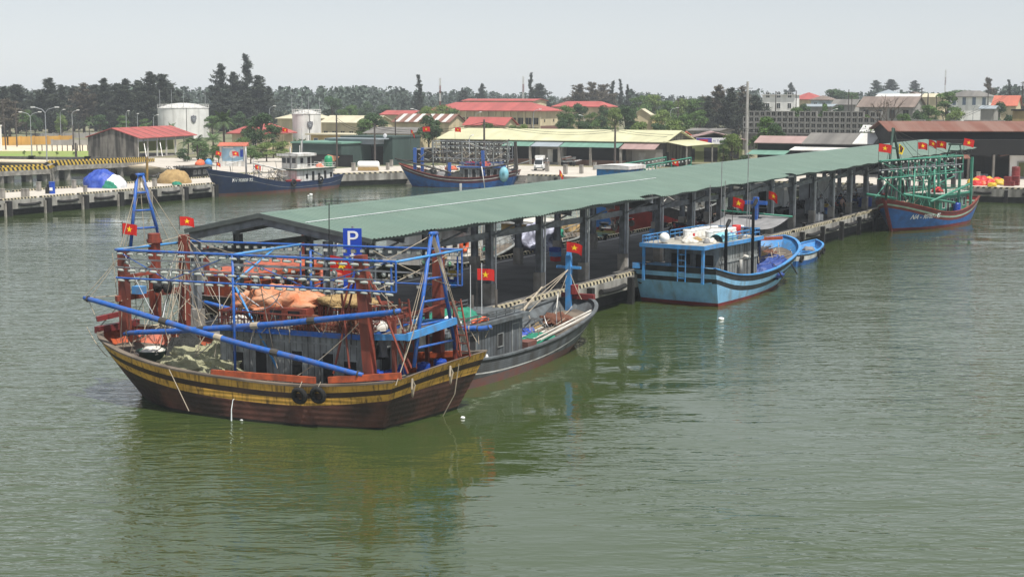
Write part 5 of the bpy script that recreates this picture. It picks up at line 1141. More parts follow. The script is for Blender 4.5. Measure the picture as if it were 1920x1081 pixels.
# grey boat
FB = B.fr
lump('fishing_net', 'green net on the cabin roof of the grey wooden boat', 'fishing net', FB, (2.9, .2, 2.83), (1.7, 1.1, .45), 'green_net', 32, .25, freq=5, n=32)
lump('sack', 'round white sack at the rear of the grey boat cabin roof', 'sack', FB, (.9, -.9, 2.83), (.65, .5, .45), 'white_plastic', 33, .12)
lump('fishing_net', 'green net heap on the foredeck of the grey wooden boat', 'fishing net', FB, (9.6, -.9, .75), (1.5, .7, .45), 'green_net', 34, .3, freq=5)
lump('tarpaulin', 'blue and white cloth bundle on the grey boat foredeck', 'tarpaulin', FB, (10.2, .1, .95), (1.0, .5, .4), 'blue_tarp', 35, .3, freq=5)
lump('fishing_net', 'dark rope heap in the bow of the grey wooden boat', 'fishing net', FB, (14.2, .2, 1.2), (.9, .8, .4), 'brown_net', 36, .35, freq=5)
for i, (x, y, lb) in enumerate(((2.6, -1.3, 'left life jacket on the grey boat roof edge'), (3.4, -1.3, 'right life jacket on the grey boat roof edge'))):
    lump('life_jacket', lb, 'life jacket', FB, (x, y, 2.83), (.35, .2, .16), 'orange_plastic', 40 + i, .2, 'orange life jackets')
for i in range(6):
    o = MB().lathe([(0, 0), (.1, 0), (.1, .24), (.05, .3), (.05, .36), (0, .36)], (0, 0, 0), 10).build('bottle', M['white_plastic'], None, True); o.location = FB.w(.6 + .42 * i, -1.85, .95); tag(o, 'small white bottle in the row along the grey boat cabin wall', 'bottle', 'white bottles in a row on the grey boat')
# sky blue boat: white buckets, floats, tarps
for i in range(17):
    far = i < 8; q_ = FC.on(1288 + 7.4 * i if far else 1330 + 7.2 * (i - 8), 445, 'z', 4.0); y_ = (1.0 if far else -.5) + rnd.uniform(-.08, .08); h_ = rnd.uniform(.5, .62)
    q_ = FC.on(1288 + 7.4 * i if far else 1330 + 7.2 * (i - 8), 440, 'y', y_)
    o = MB().lathe([(0, 0), (.22, 0), (.255, .03), (.27, h_ - .12), (.285, h_ - .11), (.285, h_ - .04), (.26, h_), (0, h_)], (0, 0, 0), 14).box(-.09, .09, -.285, -.262, .12, .32, 1).build('bucket', [M['white_plastic'], M['red_plastic' if i % 3 == 1 else 'flag_white']], None)
    o.location = FC.w(q_.x, y_, 4.0); o.rotation_euler = (rnd.uniform(-.05, .05), rnd.uniform(-.05, .05), FC.ang + rnd.uniform(-.5, .5)); tag(o, 'white plastic bucket in the rows stacked on the sky blue boat roof', 'bucket', 'white plastic buckets on the sky blue boat roof')
o = MB().lathe([(0, 0), (.3, .02), (.3, .6), (.27, .62), (0, .62)], (0, 0, 0), 14).build('bucket', M['red_plastic'], None, True); o.location = FC.w(7.2, -.6, 4.05); tag(o, 'red bucket at the end of the white buckets on the sky blue boat', 'bucket')
o = MB().lathe([(.34 * math.sin(PI * i / 12), .34 - .34 * math.cos(PI * i / 12)) for i in range(13)], (0, 0, 0), 18).build('buoy', M['white_plastic'], None, True); o.location = FC.w(-.8, .8, 4.0); tag(o, 'white net covered float on the rear roof corner of the sky blue boat', 'buoy')
o = MB().grid(lambda u, v: (2.2 * u - 1.1, .5 * math.cos(PI * v), .55 * math.sin(PI * v) * (.85 + .15 * math.sin(PI * u))), 10, 10).build('foam_block', M['teal_paint'], None, True); o.location = FC.w(3.0, -1.6, 4.0); o.rotation_euler = (0, 0, FC.ang); tag(o, 'pale blue rounded foam block on the sky blue boat roof edge', 'foam block')
for i, (x, y, rr_, lb) in enumerate(((.5, -.3, .4, 'white rag heap in the middle of the sky blue boat roof'), (1.2, -1.5, .35, 'white rag heap near the foam block on the roof'), (1.8, .3, .4, 'grey white rag heap beside the buckets on the roof'))): lump('rag_heap', lb, 'rags', FC, (x, y, 4.0), (rr_ * 1.3, rr_, .25), 'offwhite', 50 + i, .35)
lump('tarpaulin', 'dark blue tarpaulin spread over the foredeck of the sky blue boat', 'tarpaulin', FC, (9.4, -1.2, .95), (1.9, 1.5, .75), 'navy_tarp', 53, .3, freq=5, n=32)
lump('tarpaulin', 'blue tarpaulin folded near the bow of the sky blue boat', 'tarpaulin', FC, (12.3, -.6, 1.4), (1.9, 1.3, .7), 'navy_tarp', 54, .3, freq=5, n=32)
lump('fishing_net', 'tan and brown net heap at the bow of the sky blue boat', 'fishing net', FC, (11.4, .6, 1.6), (2.0, 1.3, .95), 'tan_net', 55, .35, freq=6)
lump('fishing_net', 'brown net heap behind the bow post of the sky blue boat', 'fishing net', FC, (13.6, .2, 1.9), (.8, .9, .5), 'brown_net', 56, .35, freq=6)
# boats E, F, G
FEc = Eb.fr
lump('fishing_net', 'pale tan net along the port rail of the green rigged boat', 'fishing net', FEc, (7.0, 1.5, 1.1), (2.4, .7, .75), 'tan_net', 60, .3, freq=5, n=30)
lump('fishing_net', 'white sack heap at the bow rail of the green rigged boat', 'fishing net', FEc, (10.6, 1.2, 1.8), (1.1, .8, .6), 'offwhite', 61, .3)
drum(FEc, 1.5, 2.2, 1.2, 'blue drum on the side deck of the green rigged boat', h=1.1, r=.4)
lump('life_jacket', 'red cloth bundle on the roof of the green rigged boat', 'cloth bundle', FEc, (3, .6, 3.5), (.8, .5, .4), 'red_plastic', 62, .3)
FFc = Fb.fr
o = MB().lathe([(0, 0), (.55, .02), (.62, .2), (.62, 1.1), (.5, 1.45), (.2, 1.6), (0, 1.62)], (0, 0, 0), 16).build('float', M['green_plastic'], None, True); o.location = FFc.w(1.3, .9, 3.2); tag(o, 'green plastic float on the cabin roof of the navy boat', 'float')
o = MB().box(-.9, .9, -.6, .6, 0, .8).box(-1, 1, -.7, .7, .8, .88).build('tub', M['red_plastic'], None); o.location = FFc.w(10.2, 1.5, .75); o.rotation_euler = (0, 0, FFc.ang); tag(o, 'red rectangular tub on the side deck of the navy boat', 'tub')
for i, (x, y, z, r_, mt, lb) in enumerate(((21.5, .3, 2.4, .9, 'offwhite', 'white sacks on the foredeck of the navy boat'), (19, .8, 1.6, .8, 'white_plastic', 'white foam pieces behind the flag pole of the navy boat'), (13.6, .9, .8, 1.0, 'tan_net', 'tan net on the waist deck of the navy boat'), (16, -.2, 1.4, 1.1, 'offwhite', 'pale net pile forward of the navy boat waist'), (3.2, .7, 3.2, .6, 'orange_plastic', 'orange float bundle on the navy boat roof'), (2.3, .1, 3.2, .6, 'offwhite', 'white bundle beside the green float on the navy boat'))):
    lump('sack' if 'sack' in lb or 'bundle' in lb else 'fishing_net', lb, 'sack' if 'sack' in lb or 'bundle' in lb else 'net', FFc, (x, y, z), (r_, r_ * .8, r_ * .7), mt, 70 + i, .3)
lump('fishing_net', 'grey green net heap on the foredeck of the lamp rigged boat', 'fishing net', G.fr, (9.6, 1.0, 1.1), (1.6, 1.2, 1.1), 'grey_tarp', 80, .25)
lump('fishing_net', 'dark net heap near the bow of the lamp rigged boat', 'fishing net', G.fr, (12, .6, 1.6), (1.5, 1.1, .8), 'black_net', 81, .3)
for i, (x, y, lb) in enumerate(((5.5, .8, 'red float bundle on the left of the lamp rigged boat roof'), (3.4, .9, 'red and pink cloth bundle in the middle of the lamp rigged boat roof'), (8.4, 1.2, 'orange jacket bundle by the front rail of the lamp rigged boat'))): lump('cloth_bundle', lb, 'cloth bundle', G.fr, (x, y, 3.2 if x < 7 else 2.6), (.9, .5, .55), 'orange_plastic' if i else 'red_cloth', 82 + i, .3)
for i, (x, y, lb) in enumerate(((1, -.4, 'left red float on the dark cabin boat roof'), (2.4, .2, 'right red float on the dark cabin boat roof'))): lump('float', lb, 'float', Ib.fr, (x, y, 3.5), (.65, .6, .7), 'orange_plastic', 86 + i, .1)
lump('basin', 'blue basin on the dark cabin boat roof', 'basin', Ib.fr, (-.1, .2, 3.45), (.6, .6, .8), 'lightblue', 88, .08)
for i, (s, y, z, rx, mt, lb) in enumerate(((27.5, 12.4, 2.3, .7, 'tan_net', 'tan buoys heap on the rust stained boat'), (31, 12.4, 2.2, .7, 'offwhite', 'pale buoys heap on the rust stained boat'), (35, 12.5, 2.2, .5, 'green_net', 'green box of gear on the rust stained boat'), (50, 12.8, 2.5, 1.2, 'tan_net', 'tan net heap on the dark green boat bow'), (46, 12.6, 2.3, 1.0, 'green_net', 'green net on the dark green boat'))):
    lump('gear_heap', lb, 'fishing gear', SH, (s, y, z), (rx, rx * .7, rx * .7), mt, 90 + i, .3)
o = MB().torus((0, 0, 0), .42, .14, 'y', 20, 8).build('life_ring', M['orange_plastic'], None, True); o.location = SH.w(30.5, 11.98, 3.0); o.rotation_euler = (0, 0, SH.ang); tag(o, 'orange life ring on the rail of the rust stained boat', 'life ring')

# ------------------------------------------------------------------ things on the piers and quays
c = P(1008, 470, 1.8); t = MB().blob((0, 0, 0), (2.6, 1.3, 1.7), 101, .3, 36, 18, freq=6).build('tarpaulin', M['lilac_tarp'], None, True); t.location = (c.x, c.y + .8, 1.8); t.rotation_euler = (0, 0, SH.ang); tag(t, 'pale lilac and dark patterned tarpaulin heap at the back edge of the main pier', 'tarpaulin')
c = P(192, 352, 1.8); t = thing('tarpaulin_heap', 'big blue tarpaulin heap with a white sheet on the finger pier', 'tarpaulin', (c.x, c.y + 1.2, 1.8), SH.ang - R(90))
MB().blob((-.4, 0, 0), (2.5, 2.1, 2.2), 111, .12, 40, 20, freq=4).build('cover', M['blue_tarp'], t, True); MB().blob((1.6, .1, 0), (1.6, 1.4, 1.5), 112, .10, 30, 16).build('sheet', M['white_tarp'], t, True); MB().blob((1.7, -1.2, 0), (1.3, .6, .8), 113, .2).build('net', M['green_net'], t, True)
c = P(324, 344, 1.8); t = MB().blob((0, 0, 0), (2.2, 1.7, 1.75), 115, .10, 34, 18, freq=5).build('fishing_net', M['tan_net'], None, True); t.location = (c.x, c.y + 1, 1.8); tag(t, 'rounded heap of tan fishing net on the finger pier beside the navy bow', 'fishing net')
c = P(331, 347, 1.8); lump('fishing_net', 'small green net at the foot of the tan net heap', 'fishing net', None, (c.x, c.y + .2, 1.8), (.6, .4, .4), 'green_net', 116, .3)
c = P(98, 363, 1.8); t = thing('drum', 'tall blue plastic drum with a white label on the finger pier', 'drum', (c.x, c.y, 1.8))
MB().lathe([(0, 0), (.36, 0), (.36, .7), (.34, .72), (.34, .76), (.36, .78), (.36, 1.38), (.39, 1.39), (.39, 1.44), (.0, 1.45)], (0, 0, 0), 18).build('shell', M['blue_plastic'], t); MB().box(-.2, .16, -.375, -.34, .4, .75).build('sticker', M['white_plastic'], t)
o = MB().box(-.25, .25, -.25, .25, 0, .75).box(-.1, .1, -.1, .1, .75, 1.1).build('pump', M['black'], None); o.location = P(90, 363, 1.8); tag(o, 'small dark pump next to the tall blue drum', 'pump')
c = P(690, 320, 1.8); t = thing('tank', 'white cylindrical tank lying on its side in a tan cradle on the far quay', 'tank', (c.x, c.y + .8, 1.8), R(-2))
MB().lathe([(0, -1.75), (.4, -1.72), (.6, -1.6), (.64, -1.4), (.64, 1.4), (.6, 1.6), (.4, 1.72), (0, 1.75)], (0, 0, .85), 18, 0, 'x').build('shell', M['white_plastic'], t, True); MB().box(-1.6, 1.6, -.68, .68, 0, .55).build('cradle', M['tan_net'], t)
i = 0
for px, py, rx, mt, lb in ((1825, 345, .9, 'yellow_plastic', 'yellow bundle at the left end of the heap by the right quay'), (1832, 347, .8, 'red_plastic', 'red bundle at the left foot of the heap'), (1840, 342, 1.0, 'red_plastic', 'red bundle topping the left part of the heap'), (1851, 340, .8, 'yellow_plastic', 'yellow bundle on top of the heap middle'),
                           (1853, 347, .9, 'red_plastic', 'red bundle low in the heap middle'), (1862, 345, .9, 'orange_plastic', 'orange bundle in the heap middle'), (1869, 342, .8, 'red_plastic', 'red bundle right of the heap middle'), (1876, 346, .9, 'yellow_plastic', 'yellow bundle at the right end of the heap'), (1845, 347, .7, 'orange_plastic', 'orange bundle between the low red ones'), (1860, 349, .6, 'yellow_plastic', 'low yellow bundle in front of the heap')):
    c = P(px, py, 1.8); lump('net_bundle', lb, 'net bundle', None, (c.x, c.y, 1.8), (rx, rx * .7, rx * .75), mt, 120 + i, .3, 'red and yellow net bundles heaped by the right quay'); i += 1
for px, py, n_, lb in ((1889, 348, 2, 'maroon crate stack left of the drum on the right quay'), (1896, 348, 1, 'single maroon crate before the drum on the right quay'), (1905, 347, 2, 'maroon crate stack at the right end of the right quay heap')):
    m = MB()
    for k in range(n_): m.box(-.5, .5, -.4, .4, .62 * k, .62 * k + .58).box(-.54, .54, -.44, .44, .62 * k + .48, .62 * k + .56)
    o = m.build('crate_stack', M['red_hull'], None); c = P(px, py, 1.8); o.location = c; o.rotation_euler = (0, 0, RZ); tag(o, lb, 'crates', 'maroon crates on the right quay')
drum(Fr((0, 0), 0), *P(1904, 343, 1.8), 'dark maroon drum behind the crates on the right quay', 'red_hull', 2.2, .55)
for s, y, lb in ((96.5, 1.2, 'blue drum behind the bow rope of the green rigged boat'), (97.4, .6, 'right blue drum under the roof near the green rigged boat'), (95.6, .5, 'left blue drum under the roof near the green rigged boat'), (81.5, 1.3, 'blue drum beside the grey cargo trailer')): drum(SH, s, y, 1.8, lb)
o = MB().box(-.2, .2, -.35, .35, 0, .7).lathe([(.08, .7), (.08, .85), (0, .86)], (0, .15, 0), 8).build('jerrycan', M['white_plastic'], None); o.location = P(1529, 415, 1.81); o.rotation_euler = (0, 0, RZ); tag(o, 'white jerrycan on the pier edge below the columns', 'jerrycan')
o = MB().box(-.2, .2, -.3, .3, 0, .6).lathe([(.07, .6), (.07, .75), (0, .76)], (0, .1, 0), 8).build('jerrycan', M['white_plastic'], None); o.location = P(1537, 413, 1.81); o.rotation_euler = (0, 0, RZ + .4); tag(o, 'smaller white jerrycan right of the first on the pier edge', 'jerrycan')
# floating scraps
for px, py, r_ in ((868, 783, .10), (1352, 598, .16), (583, 365, .22), (578, 367, .13), (1867, 374, .28), (675, 341, .15), (703, 341, .15), (455, 787, .10)):
    o = MB().blob((0, 0, 0), (r_, r_ * .8, r_ * .7), int(px), .25, 10, 6).build('foam_scrap', M['foam'], None, True); o.location = P(px, py, .02); tag(o, 'white scrap of foam floating on the water', 'foam scrap', 'white foam scraps floating in the harbour')

# ------------------------------------------------------------------ vehicles
def wheel(parent, x, y, r, w, nm='wheel'):
    t_ = MB().lathe([(r * .55, -w / 2), (r * .95, -w / 2), (r, -w * .3), (r, w * .3), (r * .95, w / 2), (r * .55, w / 2)], (x, y, r), 18, 0, 'y').build(nm, M['rubber'], parent, False)
    MB().lathe([(0, -w * .35), (r * .56, -w * .4), (r * .56, w * .4), (0, w * .35)], (x, y, r), 14, 0, 'y').build('rim', M['steel'], t_); return t_
def motorbike(col, label):
    t = thing('motorbike', label, 'motorbike', (0, 0, 0), 0, 'motorbikes parked under the pier roof')
    for x in (-.6, .62): wheel(t, x, 0, .29, .1)
    MB().tube([(-.55, 0, .62), (-.1, 0, .58), (.1, 0, .42), (.35, 0, .5), (.48, 0, .85)], [.1, .13, .1, .1, .08], 8).tube([(-.55, .0, .62), (-.85, 0, .7)], [.09, .04], 6).build('body', M[col], t, True)
    MB().tube([(.62, .07, .29), (.45, .06, .92)], .03, 6).tube([(.62, -.07, .29), (.45, -.06, .92)], .03, 6).build('fork', M['steel'], t)
    MB().tube([(.38, .34, 1.0), (.44, .1, .98), (.44, -.1, .98), (.38, -.34, 1.0)], .022, 6).cbox((.5, 0, .92), (.14, .18, .16)).tube([(.42, .3, 1.0), (.44, .36, 1.18)], .012, 4).cbox((.44, .37, 1.2), (.02, .12, .08)).tube([(.42, -.3, 1.0), (.44, -.36, 1.18)], .012, 4).cbox((.44, -.37, 1.2), (.02, .12, .08)).build('handlebar', M['black'], t)
    MB().grid(lambda u, v: (-.75 + .8 * u, .15 * math.cos(PI * v), .7 + .08 * math.sin(PI * v) + .05 * (1 - u)), 8, 6).build('seat', M['black'], t, True)
    MB().prism([(.3, -.2, .35), (.44, -.2, .85), (.4, -.2, .86), (.25, -.2, .36)], (0, .4, 0)).build('leg_shield', M[col], t)
    MB().cbox((.02, 0, .32), (.4, .2, .24)).tube([(.1, -.15, .25), (-.7, -.17, .33)], [.03, .05], 6).build('engine', M['steel'], t)
    return t
protos = [motorbike('bike_' + c_, 'parked scooter among the crowd of motorbikes under the pier roof') for c_ in ('black', 'red', 'blue', 'silver')]
spots = [(P(1140, 433, 1.8), 20, 'black scooter standing alone at the left of the motorbikes on the pier'), (P(1172, 424, 1.8), 160, 'motorbike right of the lone black scooter under the pier roof')]
for i in range(26): spots.append((SH.w(80 + rnd.uniform(0, 24), rnd.uniform(.6, 7.2), 1.8), rnd.uniform(0, 360), None))
for i in range(10): spots.append((SH.w(56 + rnd.uniform(0, 20), rnd.uniform(4.5, 9), 1.8), rnd.uniform(0, 360), None))
for i, (p, a, lb) in enumerate(spots):
    o = protos[i] if i < 4 else copy_tree(protos[i % 4]); o.location = p; o.rotation_euler = (0, 0, R(a))
    if lb: o['label'] = lb
    elif i >= 2: o['label'] = 'parked motorbike in the crowd under the far half of the pier roof'
def box_truck(p, rz, label):
    t = thing('box_truck', label, 'truck', p, rz)
    bx = MB().box(-2.6, 2.0, -1.05, 1.05, .95, 3.15).build('cargo_box', M['truck_box'], t)
    MB().box(-2.63, -2.603, -.98, .0, 1.05, 3.05).build('opening', M['dark_in'], bx)
    MB().cbox((-2.7, .53, 2.05), (.05, 1.0, 2.0)).build('door', M['truck_box'], bx); MB().cbox((-3.1, -1.12, 2.05), (1.0, .05, 2.0)).build('door', M['truck_box'], bx)
    MB().prism([(2.1, -1, .6), (3.7, -1, .6), (3.75, -1, 1.4), (3.35, -1, 2.4), (2.1, -1, 2.45)], (0, 2, 0)).build('cab', M['van_white'], t)
    MB().prism([(3.39, -.9, 2.3), (3.76, -.9, 1.45), (3.79, -.9, 1.45), (3.42, -.9, 2.32)], (0, 1.8, 0)).build('windscreen', M['glass'], t)
    MB().box(-2.6, 3.6, -.8, .8, .6, .9).build('chassis', M['black'], t)
    for x in (-1.6, 2.9):
        for y in (-.95, .95): wheel(t, x, y, .4, .25)
    return t
box_truck(SH.w(80, 6.1, 1.8), RZ, 'white box truck with an open rear door deep under the pier roof'); box_truck(SH.w(93, 5.2, 1.8), RZ + .05, 'second white box truck farther along under the pier roof')
t = thing('cargo_trailer', 'small grey cargo trailer with a white triangular mark by the pier columns', 'trailer', SH.w(79.5, 1.2, 1.8), RZ)
bx = MB().box(-.7, .7, -.75, .75, .45, 1.9).build('box', M['frame_steel'], t); m = MB()
for y in (-.7, -.25, .2, .65): m.box(-.72, -.701, y, y + .06, .5, 1.85)
m.build('rib', M['steel'], bx); textmesh('A', .5, M['sign_white'], bx, Matrix.Translation((-.73, 0, 1.2)) @ Matrix.Rotation(R(-90), 4, 'Z') @ Matrix.Rotation(R(90), 4, 'X'))
for y in (-.8, .8): wheel(t, 0, y, .32, .12)
def profile_car(p, rz, label, cat, name, prof, glass_prof, w, paint, L_, wr=.31, wx=(.8, 3.3), front=None):
    t = thing(name, label, cat, p, rz); m = MB(); n_ = len(prof); vs = []
    for y, ins in ((-w / 2, .10), (-w / 2 + .08, 0), (w / 2 - .08, 0), (w / 2, .10)):
        cx_ = sum(q[0] for q in prof) / n_
        for x, z in prof:
            k_ = ins if abs(y) > w / 2 - .01 else 0
            yy = y * (1 - .16 * max(0, (z - .85)) / .6)
            vs.append((x + (cx_ - x) * k_ * .3, yy, z - (.04 if k_ and z > 1 else 0)))
    fs = [(i * n_ + j, i * n_ + (j + 1) % n_, (i + 1) * n_ + (j + 1) % n_, (i + 1) * n_ + j) for i in range(3) for j in range(n_)] + [tuple(range(n_))[::-1], tuple(range(3 * n_, 4 * n_))]
    m.add(vs, fs).build('body', M[paint], t, False)
    for sg in (-1, 1):
        for gp in glass_prof:
            pts = [(x, sg * (w / 2 * (1 - .16 * max(0, z - .85) / .6) + .006), z) for x, z in gp]; MB().prism(pts, (0, sg * .012, 0)).build('window', M['glass'], t)
    for x in wx:
        for y in (-w / 2 + .1, w / 2 - .1): wheel(t, x, y, wr, .2)
    return t
vp = P(1014, 318, 1.8)
v = profile_car(vp, R(-97), 'small white van facing the camera on the far quay', 'van', 'van', [(0, .35), (.1, .3), (3.4, .3), (3.5, .45), (3.45, .95), (2.95, 1.75), (2.6, 1.85), (.1, 1.85), (0, 1.6)], [[(1.6, 1.05), (3.0, 1.05), (2.7, 1.6), (1.6, 1.65)], [(.3, 1.05), (1.45, 1.05), (1.45, 1.65), (.3, 1.65)]], 1.55, 'van_white', 3.5, .3, (.7, 2.8))
MB().prism([(3.44, -.62, 1.02), (2.99, -.58, 1.70), (3.02, -.58, 1.72), (3.47, -.62, 1.03)], (0, 1.2, 0)).build('windscreen', M['glass'], v)
for y in (-.55, .55): MB().box(3.47, 3.52, y - .13, y + .13, .62, .82).build('headlight', M['bulb'], v)
MB().box(3.44, 3.53, -.7, .7, .36, .52).build('bumper', M['bulb_socket'], v); MB().box(.1, 2.2, -.72, .72, 1.855, 2.3).build('roof_box', M['white_paint'], v)
cp = P(1320, 302, 1.8)
profile_car(cp, R(2), 'silver sedan parked in front of the shop with the sign', 'car', 'car', [(0, .5), (.05, .3), (4.2, .3), (4.4, .5), (4.35, .78), (3.5, .92), (2.75, 1.42), (1.5, 1.45), (.7, 1.0), (.05, .92)], [[(1.0, 1.0), (2.0, 1.0), (2.0, 1.36), (1.55, 1.36)], [(2.08, 1.0), (3.2, .97), (2.72, 1.34), (2.08, 1.36)]], 1.75, 'silver', 4.4, .31, (.85, 3.5))
for px, py, rz, lb in ((1066, 311, 20, 'loaded wooden hand cart in front of the pale wall section'), (1127, 309, 5, 'hand cart right of the first near the warehouse door')):
    t = thing('hand_cart', lb, 'hand cart', P(px, py, 1.8), R(rz), 'hand carts by the yellow roofed warehouse')
    MB().box(-1.2, 1.2, -.6, .6, .7, .8).build('bed', M['grey_wood'], t)
    for x in (-.8, .7): wheel(t, x, -.65, .36, .1); wheel(t, x, .65, .36, .1)
    MB().tube([(1.2, .4, .75), (2.2, .4, 1.0)], .04, 6).tube([(1.2, -.4, .75), (2.2, -.4, 1.0)], .04, 6).build('handle', M['steel'], t)
    if px < 1100:
        for i in range(9): MB().beam((rnd.uniform(-1.3, 0), rnd.uniform(-.5, .5), .85 + .07 * i), (rnd.uniform(.2, 1.4), rnd.uniform(-.5, .5), .9 + .09 * i), .12, .12).build('board', M['brown_tile' if i % 2 else 'grey_wood'], t)
    else: MB().box(-1.1, .9, -.5, .5, .82, 1.2).build('sideboard', M['grey_wood'], t)

# ------------------------------------------------------------------ people
def skin(name, pts, edges, rad, mt, parent, root=0, sub=1):
    me = bpy.data.meshes.new(name); me.from_pydata(pts, edges, []); o = bpy.data.objects.new(name, me); C.objects.link(o); o.parent = parent
    md = o.modifiers.new('skin', 'SKIN'); md.use_smooth_shade = True
    for i, r_ in enumerate(rad): me.skin_vertices[0].data[i].radius = (r_, r_); me.skin_vertices[0].data[i].use_root = i == root
    o.modifiers.new('sub', 'SUBSURF').levels = sub; o.modifiers['sub'].render_levels = sub; me.materials.append(M[mt]); return o
def person(p, rz, label, shirt, pants, arms=((.30, .02, 1.08), (.30, .18, .88)), lean=0.0, step=.12, hat=None, long=False):
    t = thing('person', label, 'person', p, rz)
    L_ = lean
    J = [(0, 0, .92), (0, L_ * .4, 1.15), (0, L_ * .8, 1.38), (0, L_, 1.48), (0, L_ + .02, 1.56), (0, L_ + .03, 1.64)]
    rad = [.14, .13, .14, .055, .08, .075]; E_ = [(0, 1), (1, 2), (2, 3), (3, 4), (4, 5)]
    for sg in (-1, 1):
        b0 = len(J); el, ha = arms if sg > 0 else ((-arms[0][0], arms[0][1], arms[0][2]), (-arms[1][0], arms[1][1], arms[1][2]))
        sh_ = (sg * .19, L_ * .8, 1.38); J += [sh_, el, ha]; rad += [.06, .045, .034]; E_ += [(2, b0), (b0, b0 + 1), (b0 + 1, b0 + 2)]
        ev, hv = Vector(el), Vector(ha); d = (hv - ev).normalized(); k0 = len(J)
        s_ = d.cross(Vector((0, 0, 1))).normalized() if abs(d.z) < .95 else Vector((0, 1, 0))
        J.append(tuple(hv + d * .07)); rad.append(.03); E_.append((b0 + 2, k0))
        for f in range(4):
            q = hv + d * .09 + s_ * (.026 * (f - 1.5)); q2 = q + d * (.07 + .012 * (1.5 - abs(f - 1.2))) + Vector((0, .015, -.01)); i_ = len(J); J += [tuple(q), tuple(q2)]; rad += [.009, .008]; E_ += [(k0, i_), (i_, i_ + 1)]
        i_ = len(J); J += [tuple(hv + d * .04 + s_ * .045), tuple(hv + d * .09 + s_ * .06)]; rad += [.01, .009]; E_ += [(b0 + 2, i_), (i_, i_ + 1)]
        h0 = len(J); J += [(sg * .09, 0, .86), (sg * .11, step * sg + .03, .48), (sg * .11, step * sg * 1.2, .08), (sg * .12, step * sg * 1.2 + .15, .035)]; rad += [.095, .062, .042, .035]; E_ += [(0, h0), (h0, h0 + 1), (h0 + 1, h0 + 2), (h0 + 2, h0 + 3)]
    skin('body', J, E_, rad, 'skin', t)
    # nose, ears, eyes belong to the head
    hx = Vector((0, L_ + .03, 1.62))
    MB().blob(hx + Vector((0, -.012, .035)), (.092, .098, .10), 4, .05, 14, 8, flat=False).build('hair', M['hair'], t, True)
    MB().cbox(hx + Vector((0, .088, -.025)), (.022, .03, .035)).cbox(hx + Vector((.085, 0, -.02)), (.02, .035, .05)).cbox(hx + Vector((-.085, 0, -.02)), (.02, .035, .05)).build('face', M['skin'], t)
    MB().cbox(hx + Vector((.032, .082, .0)), (.022, .012, .012)).cbox(hx + Vector((-.032, .082, .0)), (.022, .012, .012)).cbox(hx + Vector((0, .08, -.065)), (.04, .012, .01)).build('eyes', M['hair'], t)
    if hat: MB().lathe([(.19, 0), (.1, .03), (.09, .1), (0, .13)], hx + Vector((0, 0, .04)), 14).build('hat', M[hat], t, True)
    S_ = [(0, 0, .90), (0, L_ * .4, 1.15), (0, L_ * .8, 1.38), (0, L_, 1.46)]; sr = [.158, .148, .158, .075]; se = [(0, 1), (1, 2), (2, 3)]
    for sg in (-1, 1):
        i_ = len(S_); el = Vector((sg * arms[0][0], arms[0][1], arms[0][2])); s0 = Vector((sg * .19, L_ * .8, 1.385)); S_ += [tuple(s0), tuple(s0.lerp(el, .7))]; sr += [.078, .068]; se += [(2, i_), (i_, i_ + 1)]
    skin('shirt', S_, se, sr, shirt, t)
    S_ = [(0, 0, .93)]; sr = [.15]; se = []
    for sg in (-1, 1):
        i_ = len(S_); kn = Vector((sg * .11, step * sg + .03, .48)); h0 = Vector((sg * .09, 0, .86)); S_ += [tuple(h0), tuple(h0.lerp(kn, .9))]; sr += [.112, .086]; se += [(0, i_), (i_, i_ + 1)]
        if long: S_.append((sg * .11, step * sg * 1.2, .1)); sr.append(.06); se.append((i_ + 1, i_ + 2))
    skin('trousers' if long else 'shorts', S_, se, sr, pants, t)
    return t
c = FA.on(455, 672, 'z', 1.05)
person(FA.w(8.95, -.9, 1.66), FA.ang + R(60), 'person in a red shirt and dark shorts standing before the trawler cabin', 'red_cloth', 'shorts_dark', arms=((.27, .08, 1.12), (.2, .3, 1.02)), lean=.08)
person(SH.w(27.2, 11.9, 2.0), R(250), 'person in a white shirt standing on the rust stained boat behind a column', 'shirt_white', 'shorts_dark', long=True)
person(P(1026, 317, 1.8), R(170), 'person in dark clothes and a white hat beside the white van', 'grey_tarp', 'shorts_dark', hat='white_plastic', long=True)
person(SH.w(86.2, .5, 1.8), R(200), 'person in a pink top bending by the motorbikes at the pier edge', 'roof_pink', 'shorts_dark', lean=.25, arms=((.25, .3, 1.05), (.2, .5, .85)), long=True)

for i, (s_, y_, a, lb) in enumerate(((88.4, 3.2, 40, 'person in dark clothes standing among the motorbikes left of the far columns'), (92.0, 4.6, 200, 'person in a white shirt deep among the motorbikes under the roof'), (99.5, 2.6, 120, 'person in a grey shirt near the bow of the green rigged boat'), (71.0, 4.2, 80, 'person in a blue shirt walking under the roof left of the white truck'))):
    person(SH.w(s_, y_, 1.8), R(a), lb, ('grey_tarp', 'shirt_white', 'steel', 'lightblue')[i], 'shorts_dark', long=True)
for i in range(16):
    o = MB().box(-.35, .35, -.25, .25, 0, .05).box(-.35, .35, -.25, -.22, .05, .32).box(-.35, .35, .22, .25, .05, .32).box(-.35, -.32, -.22, .22, .05, .32).box(.32, .35, -.22, .22, .05, .32).build('fish_crate', M[('lightblue', 'blue_plastic', 'yellow_plastic', 'red_plastic')[i % 4]], None)
    col_ = i // 3; o.location = SH.w((18, 34, 51, 66, 85.5, 90)[col_], (5.6, 6.4, 5.8, 2.2, 1.4, 3.6)[col_] + .02 * i, 1.805 + .33 * (i % 3)); o.rotation_euler = (0, 0, RZ + .3 * i); tag(o, 'plastic fish crate stacked on the shaded floor of the main pier', 'crate', 'fish crates on the main pier floor')
